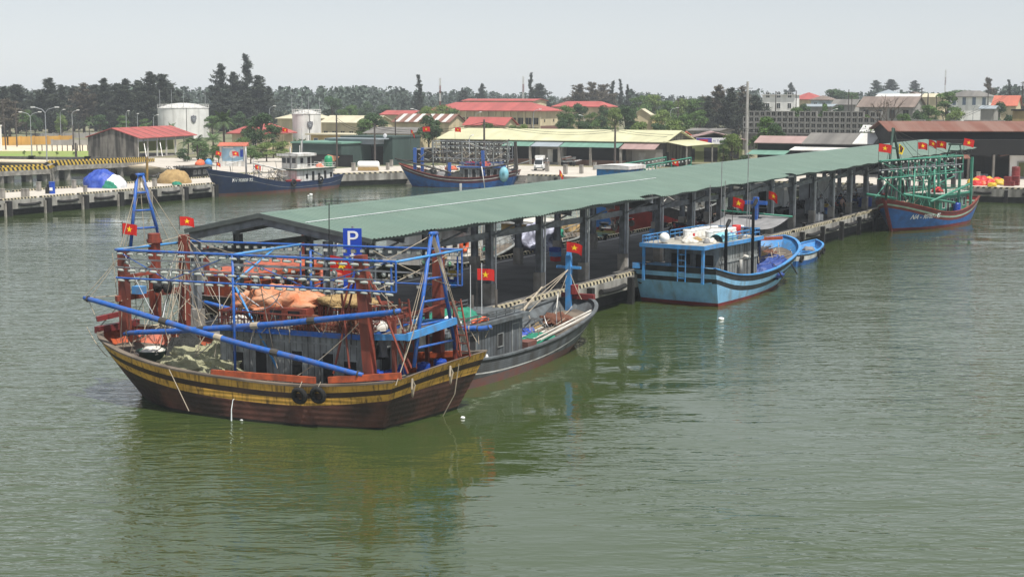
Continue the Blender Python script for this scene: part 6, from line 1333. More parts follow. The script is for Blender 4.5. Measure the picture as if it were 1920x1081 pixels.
for i in range(12):
    lump('rag_heap', 'small litter heap on the cluttered roof of the sky blue boat', 'litter', FC, (rnd.uniform(-.8, 6.8), rnd.uniform(-1.8, 1.6), 4.0), (rnd.uniform(.15, .4), rnd.uniform(.12, .3), rnd.uniform(.1, .25)), ('offwhite', 'grey_tarp', 'steel', 'tan_net')[i % 4], 200 + i, .35, 'litter on the sky blue boat roof', n=10, k=6)

for i, (x, y, mt, lb) in enumerate(((13.6, -.4, 'brown_net', 'brown net heap at the very bow of the lamp rigged boat'), (8.0, -.6, 'olive_net', 'olive net heap before the cabin of the lamp rigged boat'), (7.6, 1.9, 'black_net', 'black net by the cabin corner of the lamp rigged boat'), (-.3, .2, 'grey_tarp', 'grey heap on the stern deck of the lamp rigged boat'))):
    lump('fishing_net', lb, 'fishing net', G.fr, (x, y, 1.2 if x > 0 else 1.8), (1.3, .9, .9), mt, 230 + i, .3)
# ------------------------------------------------------------------ buildings
GZ = 1.756
TH = R(-28.1)
def plan_hit(px, p, d):                # where the sight line of a pixel column meets the ground line p + t d
    r = ray(px, 300); t = (p.x * r.y - p.y * r.x) / (d.y * r.x - d.x * r.y); return t
def zat(py, Y): return V(960, py, Y).z
def opening(par, side, u0, u1, z0, z1, plane, pane, frame, name='window', mull=0):
    m = MB(); t = .07
    def bx(a, b, c, d, e, f, mi):
        if side == 'f': m.box(a, b, plane - f, plane - e, c, d, mi)
        else: m.box(plane + e, plane + f, a, b, c, d, mi)
    bx(u0, u1, z0, z1, .004, .012, 0)
    for a, b, c, d in ((u0 - t, u0, z0 - t, z1 + t), (u1, u1 + t, z0 - t, z1 + t), (u0, u1, z1, z1 + t), (u0, u1, z0 - t, z0)): bx(a, b, c, d, .003, .07, 1)
    for k in range(mull): a = u0 + (u1 - u0) * (k + 1) / (mull + 1); bx(a - .03, a + .03, z0, z1, .013, .05, 1)
    return m.build(name, [M[pane], M[frame]], par)
class Bld: pass
def bld(px0, px1, px2, Y, eave, ridge, name, label, cat, wall, roof, kind='gable', d=None, over=.5, front=(), side=(), ang=None, base=GZ, rt=.12, fascia=None, group=None):
    a = TH if ang is None else ang
    ux = Vector((math.cos(a), math.sin(a), 0)); uy = Vector((-ux.y, ux.x, 0))
    q = V(px1, 300, Y); q = Vector((q.x, q.y, 0))
    w = -plan_hit(px0, q, ux)
    dep = d if d else plan_hit(px2, q, uy)
    o = q - ux * w; h = zat(eave, Y) - base; 
    zr = zat(ridge, Y + dep * .5 * (uy.y) - (w * .5) * 0) - base if ridge is not None else h
    if kind == 'front': zr = zat(ridge, Y) - base
    t = thing(name, label, cat, (o.x, o.y, base), a, group); m = MB()
    if kind == 'gable': m.prism([(0, 0, 0), (0, dep, 0), (0, dep, h), (0, dep / 2, zr), (0, 0, h)], (w, 0, 0))
    elif kind == 'front': m.prism([(0, 0, 0), (w, 0, 0), (w, 0, h), (w / 2, 0, zr), (0, 0, h)], (0, dep, 0))
    else: m.box(0, w, 0, dep, 0, h)
    wl = m.build('wall', M[wall], t)
    m = MB()
    if kind == 'gable':
        s_ = (zr - h) / (dep / 2); e = over
        m.prism([(-e, -e, h - s_ * e + .02), (-e, dep / 2, zr + .02), (-e, dep / 2, zr + rt + .02), (-e, -e, h - s_ * e + rt + .02)], (w + 2 * e, 0, 0)).prism([(-e, dep + e, h - s_ * e + .02), (-e, dep / 2, zr + .021), (-e, dep / 2, zr + rt + .021), (-e, dep + e, h - s_ * e + rt + .02)], (w + 2 * e, 0, 0))
    elif kind == 'front':
        s_ = (zr - h) / (w / 2); e = over
        m.prism([(-e, -e, h - s_ * e + .02), (w / 2, -e, zr + .02), (w / 2, -e, zr + rt + .02), (-e, -e, h - s_ * e + rt + .02)], (0, dep + 2 * e, 0)).prism([(w + e, -e, h - s_ * e + .02), (w / 2, -e, zr + .021), (w / 2, -e, zr + rt + .021), (w + e, -e, h - s_ * e + rt + .02)], (0, dep + 2 * e, 0))
    elif kind == 'hip':
        e = over; x = min(dep / 2, w / 2 - .2)
        A_ = [(-e, -e, h), (w + e, -e, h), (w + e, dep + e, h), (-e, dep + e, h), (x, dep / 2, zr), (w - x, dep / 2, zr)]
        m.add(A_, [(0, 1, 5, 4), (1, 2, 5), (2, 3, 4, 5), (3, 0, 4), (3, 2, 1, 0)])
        m.box(-e, w + e, -e, dep + e, h - .2, h - .002)
    else: m.box(-over, w + over, -over, dep + over, h + .003, h + .28)
    rf = m.build('roof', M[roof], t)
    if fascia: MB().box(-over, w + over, -over - .06, -over - .004, h - .35, h + .2).build('fascia', M[fascia], rf)
    zs_ = h - 4.9 if h > 6.5 and 'school' not in label else 0
    for n_, z0, hh, ww, pane, frame, nm, *rest in front:
        z0 = z0 + zs_ if not (nm == 'door' and zs_ == 0) else z0
        x0, x1 = rest[0] if rest else (0, 1)
        for i in range(n_):
            c_ = w * (x0 + (x1 - x0) * (i + .5) / n_); opening(wl, 'f', c_ - ww / 2, c_ + ww / 2, z0, z0 + hh, 0, pane, frame, nm, 1 if ww > .9 and nm == 'window' else 0)
    for n_, z0, hh, ww, pane, frame, nm in side:
        for i in range(n_):
            c_ = dep * (i + .5) / n_; opening(wl, 's', c_ - ww / 2, c_ + ww / 2, z0, z0 + hh, w, pane, frame, nm)
    b = Bld(); b.t, b.wl, b.rf, b.w, b.d, b.h, b.zr = t, wl, rf, w, dep, h, zr
    return b
WD = ('dark_in', 'wall_cream'); 
# yellow roofed fish market hall
b = bld(826, 1245, 1297, 250, 266, 246, 'warehouse', 'long fish market hall with pale yellow corrugated roof and awnings', 'warehouse', 'wall_stain', 'roof_yellow', 'gable', over=.6)
w = b.w
def awn(x0, x1, z0, z1, dp, m_, nm='awning'): MB().prism([(x0, -.05, z1), (x0, -dp, z0), (x0, -dp, z0 + .07), (x0, -.05, z1 + .07)], (x1 - x0, 0, 0)).build(nm, M[m_], b.t)
fx = lambda px: b.w - (1245 - px) / (1245 - 826) * b.w
for p0, p1, mt in ((955, 1014, 'roof_teal'), (1015, 1068, 'roof_bluegrey'), (1069, 1176, 'roof_teal'), (1177, 1240, 'roof_pink')): awn(fx(p0), fx(p1) - .1, 3.1 if mt != 'roof_pink' else 2.9, 3.9, 2.6, mt)
MB().box(0, w, -.07, -.005, 3.95, b.h - .05).build('fascia', M['wall_darkgreen'], b.t)
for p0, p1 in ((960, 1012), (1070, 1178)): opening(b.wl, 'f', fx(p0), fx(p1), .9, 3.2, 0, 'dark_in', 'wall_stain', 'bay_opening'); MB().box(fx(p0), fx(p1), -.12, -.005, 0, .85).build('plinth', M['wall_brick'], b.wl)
MB().box(fx(1022), fx(1066), -.35, -.005, 0, 3.2).build('wall_panel', M['wall_grey'], b.wl)
for p0, p1, pn in ((1037, 1046, 'white_paint'), (1047, 1055, 'dark_in')): MB().box(fx(p0), fx(p1), -.40, -.353, .4, 2.6).build('door', M[pn], b.wl)
MB().box(fx(1190), fx(1243), -.3, -.005, 0, 2.9).build('wall_panel', M['wall_grey'], b.wl); MB().box(fx(1202), fx(1214), -.36, -.303, .1, 2.3).build('door', M['door_grey'], b.wl)
for px in (958, 1014, 1068, 1125, 1179): MB().box(fx(px) - .2, fx(px) + .2, -2.5, -2.2, 0, 3.1).build('post', M['concrete'], b.t)
MB().prism([(w + .05, -.5, 4.2), (w + 4.2, -.5, 3.5), (w + 4.2, -.5, 3.57), (w + .05, -.5, 4.28)], (0, b.d + .5, 0)).build('awning', M['roof_yellow'], b.t)
for y in (.2, b.d - .5): MB().box(w + 3.8, w + 4, y, y + .2, 0, 3.5).build('post', M['concrete'], b.t)
MB().box(w + .01, w + .06, .8, 1.9, .1, 2.4).build('door', M['dark_in'], b.wl)
c = P(1283, 302, GZ); o = MB().box(-1.0, 1.0, -.05, .05, 0, .95).box(-1.0, 1.0, -.062, -.052, .55, .62, 1).build('banner', [M['sign_sky'], M['sign_white']], None); o.location = (c.x, c.y, GZ + .15); o.rotation_euler = (0, 0, .1); tag(o, 'sky blue banner board leaning by the end of the yellow roofed hall', 'banner')
# shop with sign
b = bld(1284, 1392, None, 268, 262, 249, 'shop', 'olive walled shop with dark gable and a purple and white name sign', 'shop', 'wall_olive', 'roof_pink', 'front', d=9, over=.6, ang=R(-4), front=((1, 0, 2.6, 2.4, 'dark_in', 'wall_olive', 'door', (.25, .65)), (1, .2, 2.2, 1.3, 'dark_in', 'wall_olive', 'door', (.02, .2)), (1, .6, 1.4, 1.6, 'dark_in', 'wall_olive', 'window', (.72, .95))))
MB().box(.0, b.w, -.03, -.004, b.h - .2, b.h + .0).build('lintel', M['wall_black'], b.wl)
MB().prism([(.3, -.02, b.h), (b.w - .3, -.02, b.h), (b.w / 2, -.02, b.zr - .15)], (0, -.03, 0)).build('gable_panel', M['wall_black'], b.wl)
sg = MB().box(1.9, 7.2, -1.0, -.85, 3.25, 4.35).build('sign_board', M['sign_white'], b.t)
MB().box(1.95, 4.7, -1.03, -1.003, 3.3, 4.3).build('panel', M['sign_purple'], sg)
fm = Matrix.Rotation(R(90), 4, 'X')
textmesh('ÁI THỦY', .55, M['sign_purple'], sg, Matrix.Translation((5.95, -1.006, 3.8)) @ fm, depth=.004, sx=1.0); MB().box(2.5, 4.0, -1.045, -1.033, 3.55, 4.05).build('lettering', M['red_cloth'], sg)
# right hand sheds
b = bld(1420, 1502, 1520, 243, 268, 257, 'shed', 'black walled shed with a flat brown pink roof beyond the pier roof', 'shed', 'wall_black', 'roof_pink', 'gable', over=.5)
MB().prism([(-.8, -.1, 2.9), (-.8, -3.2, 2.3), (-.8, -3.2, 2.37), (-.8, -.1, 2.98)], (b.w - 1, 0, 0)).build('awning', M['roof_teal'], b.t)
b = bld(1508, 1640, 1668, 226, 271, 252, 'shed', 'old shed with mossy grey roof and one white roof patch', 'shed', 'wall_black', 'roof_grey', 'gable', over=.4)
sl = (b.zr - b.h) / (b.d / 2)
MB().prism([(b.w - 3.4, -.38, b.h - sl * .38 + .17), (b.w - 3.4, b.d / 2 - .1, b.zr + .12), (b.w - 3.4, b.d / 2 - .1, b.zr + .16), (b.w - 3.4, -.38, b.h - sl * .38 + .21)], (3.2, 0, 0)).build('roof_patch', M['roof_white'], b.rf)
MB().prism([(-1.5, -.2, b.h - .6), (-1.5, -3, b.h - 1.0), (-1.5, -3, b.h - .9), (-1.5, -.2, b.h - .5)], (b.w + 1, 0, 0)).build('awning', M['roof_white'], b.t)
b = bld(1672, 2060, None, 214, 246, 229, 'market_hall', 'long rusty roofed market hall with black upper wall at the right edge', 'hall', 'wall_black', 'roof_rust', 'gable', d=15, over=.8, ang=R(-4))
MB().box(-.3, b.w, -3.2, -.9, 3.5, 5.6).build('upper_wall', M['wall_black'], b.t)
MB().prism([(1, -3.25, 3.4), (1, -5, 3.0), (1, -5, 3.08), (1, -3.25, 3.5)], (9, 0, 0)).build('awning', M['roof_rust'], b.t)
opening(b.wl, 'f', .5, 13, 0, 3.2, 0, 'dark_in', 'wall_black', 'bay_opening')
MB().box(16.6, b.w - .1, -.5, -.01, 0, 3.3).build('wall_panel', M['wall_white'], b.wl); MB().box(17.6, 18.8, -.6, -.503, .1, 2.5).build('door', M['door_grey'], b.wl); MB().box(17.8, 18.6, -.64, -.603, .3, 2.3).build('door_pane', M['wall_olive'], b.wl)
MB().prism([(14.8, -.6, 3.2), (22, -.6, 4.6), (22, -.6, 4.75), (14.8, -.6, 3.35)], (0, -1.6, 0)).build('lean_to', M['roof_rust'], b.t)
for x in (3, 6.5, 10, 13.5): MB().box(x, x + .3, -3.3, -2.9, 0, 3.5).build('post', M['wall_stain'], b.t)
for i in range(7): MB().box(2.0 + 1.7 * i, 3.2 + 1.7 * i, -1.2, -.1, 0, rnd.uniform(.6, 1.3)).build('counter', M['concrete_dark' if i % 2 else 'frame_steel'], b.wl)
# dark green sheds behind the navy boat
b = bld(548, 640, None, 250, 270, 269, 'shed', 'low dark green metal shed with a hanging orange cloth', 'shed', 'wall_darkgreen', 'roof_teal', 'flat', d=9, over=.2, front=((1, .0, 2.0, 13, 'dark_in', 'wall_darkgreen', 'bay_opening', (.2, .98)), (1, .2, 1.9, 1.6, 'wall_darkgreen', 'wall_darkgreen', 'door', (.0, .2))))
b2 = MB().grid(lambda u, v: (2.4 * u, -.1 - .2 * v, 2.0 - .9 * v * math.sin(PI * u) - .3 * u), 8, 4).build('hanging_cloth', M['orange_cloth'], b.t)
b2.location = (b.w - 2.6, 0, 0)
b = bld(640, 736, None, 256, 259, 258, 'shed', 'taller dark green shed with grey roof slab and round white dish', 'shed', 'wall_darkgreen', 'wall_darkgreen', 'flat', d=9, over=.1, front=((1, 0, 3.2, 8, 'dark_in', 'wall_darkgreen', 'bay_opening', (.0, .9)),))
MB().box(-.4, b.w - 1.6, -3.2, -.1, 3.6, 4.4).box(-.6, b.w - .6, -3.5, -.1, 4.42, 4.6).build('front_slab', M['roof_bluegrey'], b.t)
MB().lathe([(0, 0), (.35, .05), (.38, .1), (0, .12)], (b.w - 1.4, -.2, 5.0), 14, 0, 'y').build('dish', M['sign_white'], b.t)
for x in (.1, 3, 6): MB().box(x, x + .15, -3.1, -2.9, 0, 3.6).build('post', M['frame_steel'], b.t)
bx = MB().box(1.6, 5.2, -2.2, -.4, .2, 2.9); o = bx.build('container', M['truck_box'], None); o.location = b.t.location; o.rotation_euler = b.t.rotation_euler; tag(o, 'pale grey cold store container inside the taller dark green shed', 'container')
b = bld(738, 786, None, 262, 281, 278, 'stall', 'low market stall with rusted grey roof sheets left of the yellow roofed hall', 'stall', 'wall_black', 'roof_grey', 'gable', d=7, over=.8)
# yellow house with blue doors
b = bld(583, 664, None, 330, 254, 250, 'house', 'small flat roofed yellow house with blue doors below the right storage tank', 'house', 'wall_yellow', 'roof_cream', 'flat', d=8, over=.9, front=((4, .2, 2.2, 1.1, 'shutter_blue', 'wall_white', 'door'),))
b = bld(604, 700, None, 372, 230, 218, 'school_building', 'long cream building with a pale roof behind the yellow house', 'building', 'wall_cream', 'roof_cream', 'gable', d=9, over=.5, front=((6, 1.6, 1.4, 1.2, 'glass', 'wall_cream', 'window'),))
b = bld(738, 842, 872, 330, 229, 215, 'warehouse', 'cream warehouse with rust and white striped roof', 'warehouse', 'wall_cream', 'roof_rust', 'gable', over=.4, front=((1, 3.2, .6, 2.0, 'dark_in', 'wall_cream', 'window', (.6, .9)),))
sl = (b.zr - b.h) / (b.d / 2); n_ = 6
for i in range(n_):
    x = b.w * (i + .3) / n_; MB().prism([(x, -.39, b.h - sl * .39 + .16), (x, b.d / 2 - .1, b.zr + .10), (x, b.d / 2 - .1, b.zr + .14), (x, -.39, b.h - sl * .39 + .20)], (b.w / n_ * .42, 0, 0)).build('roof_sheet', M['roof_white'], b.rf)
b = bld(690, 772, None, 300, 250, 240, 'house', 'cream house with dark low roof beside the striped roof warehouse', 'house', 'wall_cream', 'roof_grey', 'gable', d=8, over=.8, front=((4, .5, 2.0, 1.0, 'dark_in', 'wall_white', 'window'),))
b = bld(716, 772, None, 400, 215, 208, 'house', 'small red roofed house behind the striped roof warehouse', 'house', 'wall_cream', 'roof_red', 'gable', d=7)
b = bld(872, 945, 968, 325, 234, 221, 'house', 'single storey house with a red roof and cream gable in front of the school', 'house', 'wall_cream', 'roof_red', 'gable', over=.5)
b = bld(805, 1012, 1046, 431, 207.5, 192, 'school_building', 'long two storey cream school with red hipped roof', 'school', 'wall_cream', 'roof_red', 'hip', over=1.0, front=((11, 3.6, 1.9, 2.0, 'dark_in', 'wall_cream', 'window', (.28, 1)), (11, .4, 2.2, 2.0, 'dark_in', 'wall_cream', 'window', (.28, 1))), side=((2, 4.3, .8, .8, 'dark_in', 'wall_cream', 'window'),))
for i in range(12): x = b.w * (.28 + .72 * i / 11.0); MB().box(x - .25, x + .25, -.45, -.075, 0, b.h - .2).build('pilaster', M['wall_cream'], b.wl)
MB().box(b.w * .28, b.w, -.5, -.08, 2.75, 3.15).build('balcony_slab', M['wall_cream'], b.wl); MB().box(b.w + .003, b.w + .05, .2, b.d - .2, 1.6, 3.2).build('wall_band', M['brown_tile'], b.wl)
b = bld(868, 1000, None, 470, 189.5, 186, 'school_building', 'second red roofed school block partly hidden behind the first', 'school', 'wall_cream', 'roof_red', 'gable', d=9)
b = bld(1038, 1136, 1152, 455, 200, 190, 'school_building', 'red roofed cream block among trees right of the school', 'school', 'wall_cream', 'roof_red', 'hip', over=.7, front=((5, .8, 1.6, 1.4, 'glass', 'wall_cream', 'window'),))
b = bld(1182, 1222, None, 395, 218, 205, 'house', 'cream house with its gable facing the harbour among trees', 'house', 'wall_cream', 'roof_cream', 'front', d=10, ang=R(-10), front=((2, .3, 2, 1.0, 'dark_in', 'wall_white', 'door'),))
b = bld(1222, 1242, None, 392, 217, None, 'house', 'narrow yellow porch block right of the cream gable house', 'house', 'wall_yellow', 'roof_cream', 'flat', d=6, over=.5, ang=R(-8), front=((1, .1, 2.2, 1.1, 'dark_in', 'wall_white', 'door'),))
b = bld(1122, 1142, None, 400, 212, None, 'house', 'slim cream wall block half hidden by trees right of the school', 'house', 'wall_cream', 'roof_cream', 'flat', d=6, over=.2, front=((1, 1, 1.5, 1.0, 'glass', 'wall_white', 'window'),))
b = bld(436, 492, None, 330, 250, 226, 'house', 'cream house with faded pink tile roof between the palms and the tank', 'house', 'wall_cream', 'roof_red', 'hip', d=11, over=.9, front=((2, .6, 1.8, 1.1, 'dark_in', 'wall_white', 'window'),))
b = bld(522, 566, None, 395, 222, 208, 'hall', 'cream hall with pale rounded roof left of the right storage tank', 'hall', 'wall_cream', 'roof_cream', 'hip', d=14, over=.5, front=((3, 1, 1.5, 1.2, 'glass', 'wall_cream', 'window'),))
# houses on the right
b = bld(1427, 1488, 1496, 480, 179, None, 'house', 'white two storey house with flat roof near the tall concrete pole', 'house', 'wall_white', 'roof_white', 'flat', over=.4, front=((3, 4.2, 1.6, 1.2, 'glass', 'wall_white', 'window'), (3, .8, 1.6, 1.2, 'glass', 'wall_white', 'window')))
b = bld(1480, 1528, None, 520, 186, 173.5, 'house', 'house with bright red hipped roof beyond the white flat roofed house', 'house', 'wall_cream', 'roof_red', 'hip', d=12, over=.8)
b = bld(1518, 1550, None, 465, 187, 179, 'house', 'pale blue house with a brown hipped roof', 'house', 'wall_blue', 'roof_brown', 'hip', d=8, over=.6, front=((2, 2.6, 1.4, 1.0, 'dark_in', 'wall_white', 'window'),))
b = bld(1558, 1600, 1612, 455, 196, 187, 'house', 'low house with grey gable roof left of the brown tiled house', 'house', 'wall_grey', 'roof_grey', 'gable', front=((2, .5, 1.8, 1.1, 'dark_in', 'wall_white', 'window'),))
b = bld(1608, 1708, 1730, 400, 200, 182, 'house', 'large grey unplastered house with long brown tiled roof', 'house', 'wall_grey', 'roof_brown', 'gable', over=.7, front=((4, 1.8, 2.2, 1.5, 'dark_in', 'wall_grey', 'window'),))
b = bld(1640, 1718, None, 560, 181, 176.5, 'shed', 'long low shed with pale roof behind the brown tiled house', 'shed', 'wall_cream', 'roof_white', 'gable', d=9)
b = bld(1640, 1670, None, 640, 176, 168, 'house', 'far house with a blue grey hipped roof', 'house', 'wall_white', 'roof_bluegrey', 'hip', d=12)
b = bld(1696, 1718, None, 590, 178, 173, 'house', 'tiny far house with a brown gable roof left of the layered tree', 'house', 'wall_brick', 'roof_brown', 'front', d=8)
b = bld(1726, 1765, None, 520, 182, 176, 'house', 'low cream house with pale roof left of the layered green tree', 'house', 'wall_cream', 'roof_cream', 'gable', d=8)
b = bld(1776, 1850, 1858, 480, 181, 170, 'house', 'white and blue house with wide grey hipped roof on the right', 'house', 'wall_white', 'roof_grey', 'hip', over=.8, front=((4, 2.2, 2.4, 1.0, 'shutter_blue', 'wall_blue', 'window'),))
b = bld(1858, 1900, None, 425, 197, 180, 'house', 'red tiled house near the right frame edge', 'house', 'wall_cream', 'roof_orange', 'gable', d=9, over=.6, front=((2, .8, 1.2, 1.0, 'dark_in', 'wall_white', 'window'),))
b = bld(1895, 1960, None, 300, 208, 196, 'house', 'soot stained yellow building at the right frame edge', 'house', 'wall_stained_yellow', 'wall_black', 'flat', d=9, over=.3)
b = bld(1505, 1556, None, 440, 200, 196, 'shed', 'row of low dark sheds below the pale blue house', 'shed', 'wall_grey', 'roof_bluegrey', 'gable', d=8)
b = bld(1615, 1648, None, 285, 247, 236, 'hut', 'small hut with a pale crooked roof beside the block stacks', 'hut', 'wall_grey', 'roof_white', 'gable', d=5)
b = bld(1835, 1860, None, 380, 204, 199, 'house', 'small grey roofed hut under the red tiled house', 'hut', 'wall_grey', 'roof_bluegrey', 'gable', d=6)
b = bld(1290, 1345, None, 300, 246, 242, 'shed', 'low grey roofed shed behind the shop sign', 'shed', 'wall_grey', 'roof_grey', 'gable', d=8)
# concrete block stacks
bm_ = MB()
for a, c_, e, f in ((-.62, -.42, -.5, .5), (.42, .62, -.5, .5)): bm_.box(a, c_, e, f, 0, 1.22)
bm_.box(-.05, .05, -.45, .45, .2, 1.0).box(-.42, .42, -.5, .5, 0, .2).box(-.42, .42, -.5, .5, 1.0, 1.22).box(-.42, .42, .2, .48, .2, 1.0)
o = bm_.build('block', M['block'], None); bme_ = o.data; bpy.data.objects.remove(o)
ux = Vector((math.cos(TH), math.sin(TH), 0))
for px0, n_, rows, Y, lb in ((1398, 24, 4, 330, 'hollow grey concrete block in the tall stack left of the bare tree'), (1714, 26, 2, 300, 'hollow grey concrete block in the low stack behind the rusty roofed hall')):
    q = V(px0, 300, Y); zb0 = GZ if rows > 2 else 4.6 + GZ
    if rows == 2: MB().box(-.8, 26 * 1.27, -.7, .7, 0, 4.55).build('plinth_wall', M['wall_stain'], None)
    if rows == 2: o = bpy.data.objects['plinth_wall']; o.name = 'wall'; o.location = (q.x, q.y, GZ); o.rotation_euler = (0, 0, TH); tag(o, 'stained wall carrying the low stack of concrete blocks', 'wall')
    zoff = (zat(250, Y) if rows > 2 else zb0 - 0)
    if rows > 2:
        o = MB().box(-.8, 24 * 1.29, -.7, .7, 0, max(.3, zoff - GZ)).build('wall', M['wall_stain'], None); o.location = (q.x, q.y, GZ); o.rotation_euler = (0, 0, TH); tag(o, 'stained wall under the tall stack of concrete blocks', 'wall'); zoff = GZ + max(.3, zoff - GZ)
    for i in range(n_):
        for k in range(rows):
            if k == rows - 1 and rnd.random() < .22: continue
            p = q + ux * (1.27 * i + rnd.uniform(-.03, .03)); o = inst('concrete_block', bme_, None, (p.x, p.y, zoff + .005 + 1.225 * k), (0, 0, TH + rnd.uniform(-.05, .05))); tag(o, lb, 'concrete block', lb.replace('hollow grey concrete block', 'hollow blocks'))
# excavator
p = V(1312, 300, 292); t = thing('excavator', 'small orange excavator behind the shop roof', 'excavator', (p.x, p.y, 4.4), R(200))
MB().box(-1.4, 1.4, -.9, .9, 0, 1.0).build('body', M['orange_paint'], t); MB().box(-.2, 1.0, -.8, .1, 1.0, 2.1).build('cab', M['glass'], t)
MB().tube([(1.2, .4, .8), (3.2, .4, 2.2), (4.6, .4, .9)], .22, 6).build('arm', M['orange_paint'], t); MB().box(-1.8, 1.8, -1.1, -.6, -.7, -.01).box(-1.8, 1.8, .6, 1.1, -.7, -.01).build('track', M['rubber'], t)
o = MB().box(-4, 4, -3, 3, 0, 1.95).build('earth_mound', M['ground'], None); o.location = (p.x, p.y, GZ); tag(o, 'earth bank under the orange excavator', 'earth bank')

# storage tanks
def tank(px0, px1, Y, top, cap, rods, epx, epy, label):
    a, c_ = V(px0, 300, Y), V(px1, 300, Y); r = (c_.x - a.x) / 2; x = (a.x + c_.x) / 2; h = zat(top, Y) - GZ
    t = thing('storage_tank', label, 'tank', (x, Y + r * .2, GZ), 0, None)
    sh_ = MB().lathe([(r, 0), (r, h)], (0, 0, 0), 48, 0, 'z', False).build('shell', M['wall_tank'], t, True)
    MB().lathe([(r + .1, h - .1), (r + .1, h), (r * .98, h + .02), (r * .5, h + cap * .8), (r * .15, h + cap), (0, h + cap)], (0, 0, 0), 48, 0, 'z', False).build('dome', M['white_paint'], t, True)
    m = MB()
    for z in (.45, .9): m.torus((0, 0, h + z), r + .05, .05, 'z', 40, 5)
    for i in range(28): an = 2 * PI * i / 28; m.tube([((r + .05) * math.cos(an), (r + .05) * math.sin(an), h), ((r + .05) * math.cos(an), (r + .05) * math.sin(an), h + .9)], .04, 4)
    m.build('railing', M['white_paint'], t)
    for px, py in rods:
        rx = V(px, 300, Y).x - x; yy = -math.sqrt(max(r * r - rx * rx, 0)) if (px * 7) % 2 else math.sqrt(max(r * r - rx * rx, 0))
        MB().tube([(rx * .99, yy, h - .5), (rx * .99, yy, zat(py, Y) - GZ)], .06, 5).build('lightning_rod', M['lamp_metal'], t)
    ex = V(epx, epy, Y).x - x; an = math.asin(max(-1, min(1, ex / r))); ez = zat(epy, Y) - GZ; s_ = Y / 2800 * 6.2
    mt = Matrix.Translation((r * math.sin(an) * 1.012, -r * math.cos(an) * 1.012, ez)) @ Matrix.Rotation(an, 4, 'Z')
    pts = [(-.8, 1.0), (-.35, .95), (0, 1.2), (.35, .95), (.8, 1.0), (.85, .2), (.6, -.7), (0, -1.15), (-.6, -.7), (-.85, .2)]
    e = MB().prism([mt @ Vector((u * s_, 0, v * s_)) for u, v in pts], mt.to_3x3() @ Vector((0, -.12, 0))).build('emblem', M['emblem'], t)
    MB().prism([mt @ Vector((u * s_ * .72, -.125, v * s_ * .72)) for u, v in pts], mt.to_3x3() @ Vector((0, -.03, 0))).build('field', M['frame_steel'], e)
    m = MB(); m.prism([mt @ Vector((s_ * .42 * math.cos(k * PI / 8), -.16, s_ * .42 * math.sin(k * PI / 8))) for k in range(16)], mt.to_3x3() @ Vector((0, -.03, 0))); m.build('disc', M['emblem'], e)
    m = MB(); m.prism([mt @ Vector((s_ * .28 * math.cos(k * PI / 8), -.195, s_ * .28 * math.sin(k * PI / 8))) for k in range(16)], mt.to_3x3() @ Vector((0, -.03, 0))); m.build('disc', M['lamp_metal'], e)
    m = MB(); m.tube([(r * .33, -r * .95, h), (r * .33, -r * .955, 0)], .08, 5); m.build('pipe', M['rope_dark'], t)
tank(297, 391, 420, 202, 1.3, ((298, 168), (333, 168), (355, 170), (389, 170)), 369, 223, 'big white storage tank with rust streaks at the left')
tank(549, 602, 345, 213, .8, ((548, 180), (571, 180), (583, 181), (601, 181)), 584, 234, 'smaller white storage tank with a shield emblem near the middle')
# red roofed open shed on the left
q = P(166, 296, GZ); r_ = P(258, 297, GZ); ux = (r_ - q); L_ = ux.length; a = math.atan2(ux.y, ux.x)
t = thing('boat_shed', 'open sided shed with red metal roof and dark stained gable wall on the left shore', 'shed', q, a); D_ = 24.0
h = zat(257, r_.y) - GZ; zr = zat(241, (q.y + r_.y) / 2) - GZ
MB().prism([(0, 0, 0), (L_, 0, 0), (L_, 0, h - .1), (L_ * .5, 0, zr - .15), (0, 0, h - .1)], (0, .3, 0)).build('gable_wall', M['wall_stain'], t)
MB().prism([(-.4, -.3, h - .15), (L_ / 2, -.3, zr), (L_ / 2, -.3, zr + .12), (-.4, -.3, h - .03)], (0, D_ + .6, 0)).prism([(L_ + .8, -.3, h - .3), (L_ / 2, -.3, zr + .001), (L_ / 2, -.3, zr + .121), (L_ + .8, -.3, h - .18)], (0, D_ + .6, 0)).build('roof', M['roof_red'], t)
for i in range(6): y = D_ * (i + .5) / 6; MB().prism([(L_ + .78, y, h - .15), (L_ / 2 + .1, y, zr + .13), (L_ / 2 + .1, y, zr + .16), (L_ + .78, y, h - .12)], (0, .16, 0)).build('roof_seam', M['roof_brown'], t)
for i in range(7): y = .3 + (D_ - .6) * i / 6; MB().box(L_ - .15, L_ + .1, y - .12, y + .12, 0, h - .1).build('column', M['white_paint'], t); MB().box(0, .25, y - .12, y + .12, 0, h - .1).build('column', M['white_paint'], t)
MB().box(L_ - .12, L_ + .07, .1, D_, h - .9, h - .35).build('fascia', M['roof_bluegrey'], t); MB().box(L_ * .55, L_ * .56 + .1, .4, D_, .9, 3.0).build('mural_wall', M['lawn'], t)
MB().box(-.1, L_ + .3, .31, D_, 0, .12).build('floor', M['concrete'], t)
for y in (2.5, 9): MB().beam((L_ + 1.6, y - 2, .1), (L_, y, h - .4), .1, .1).build('prop', M['steel'], t)
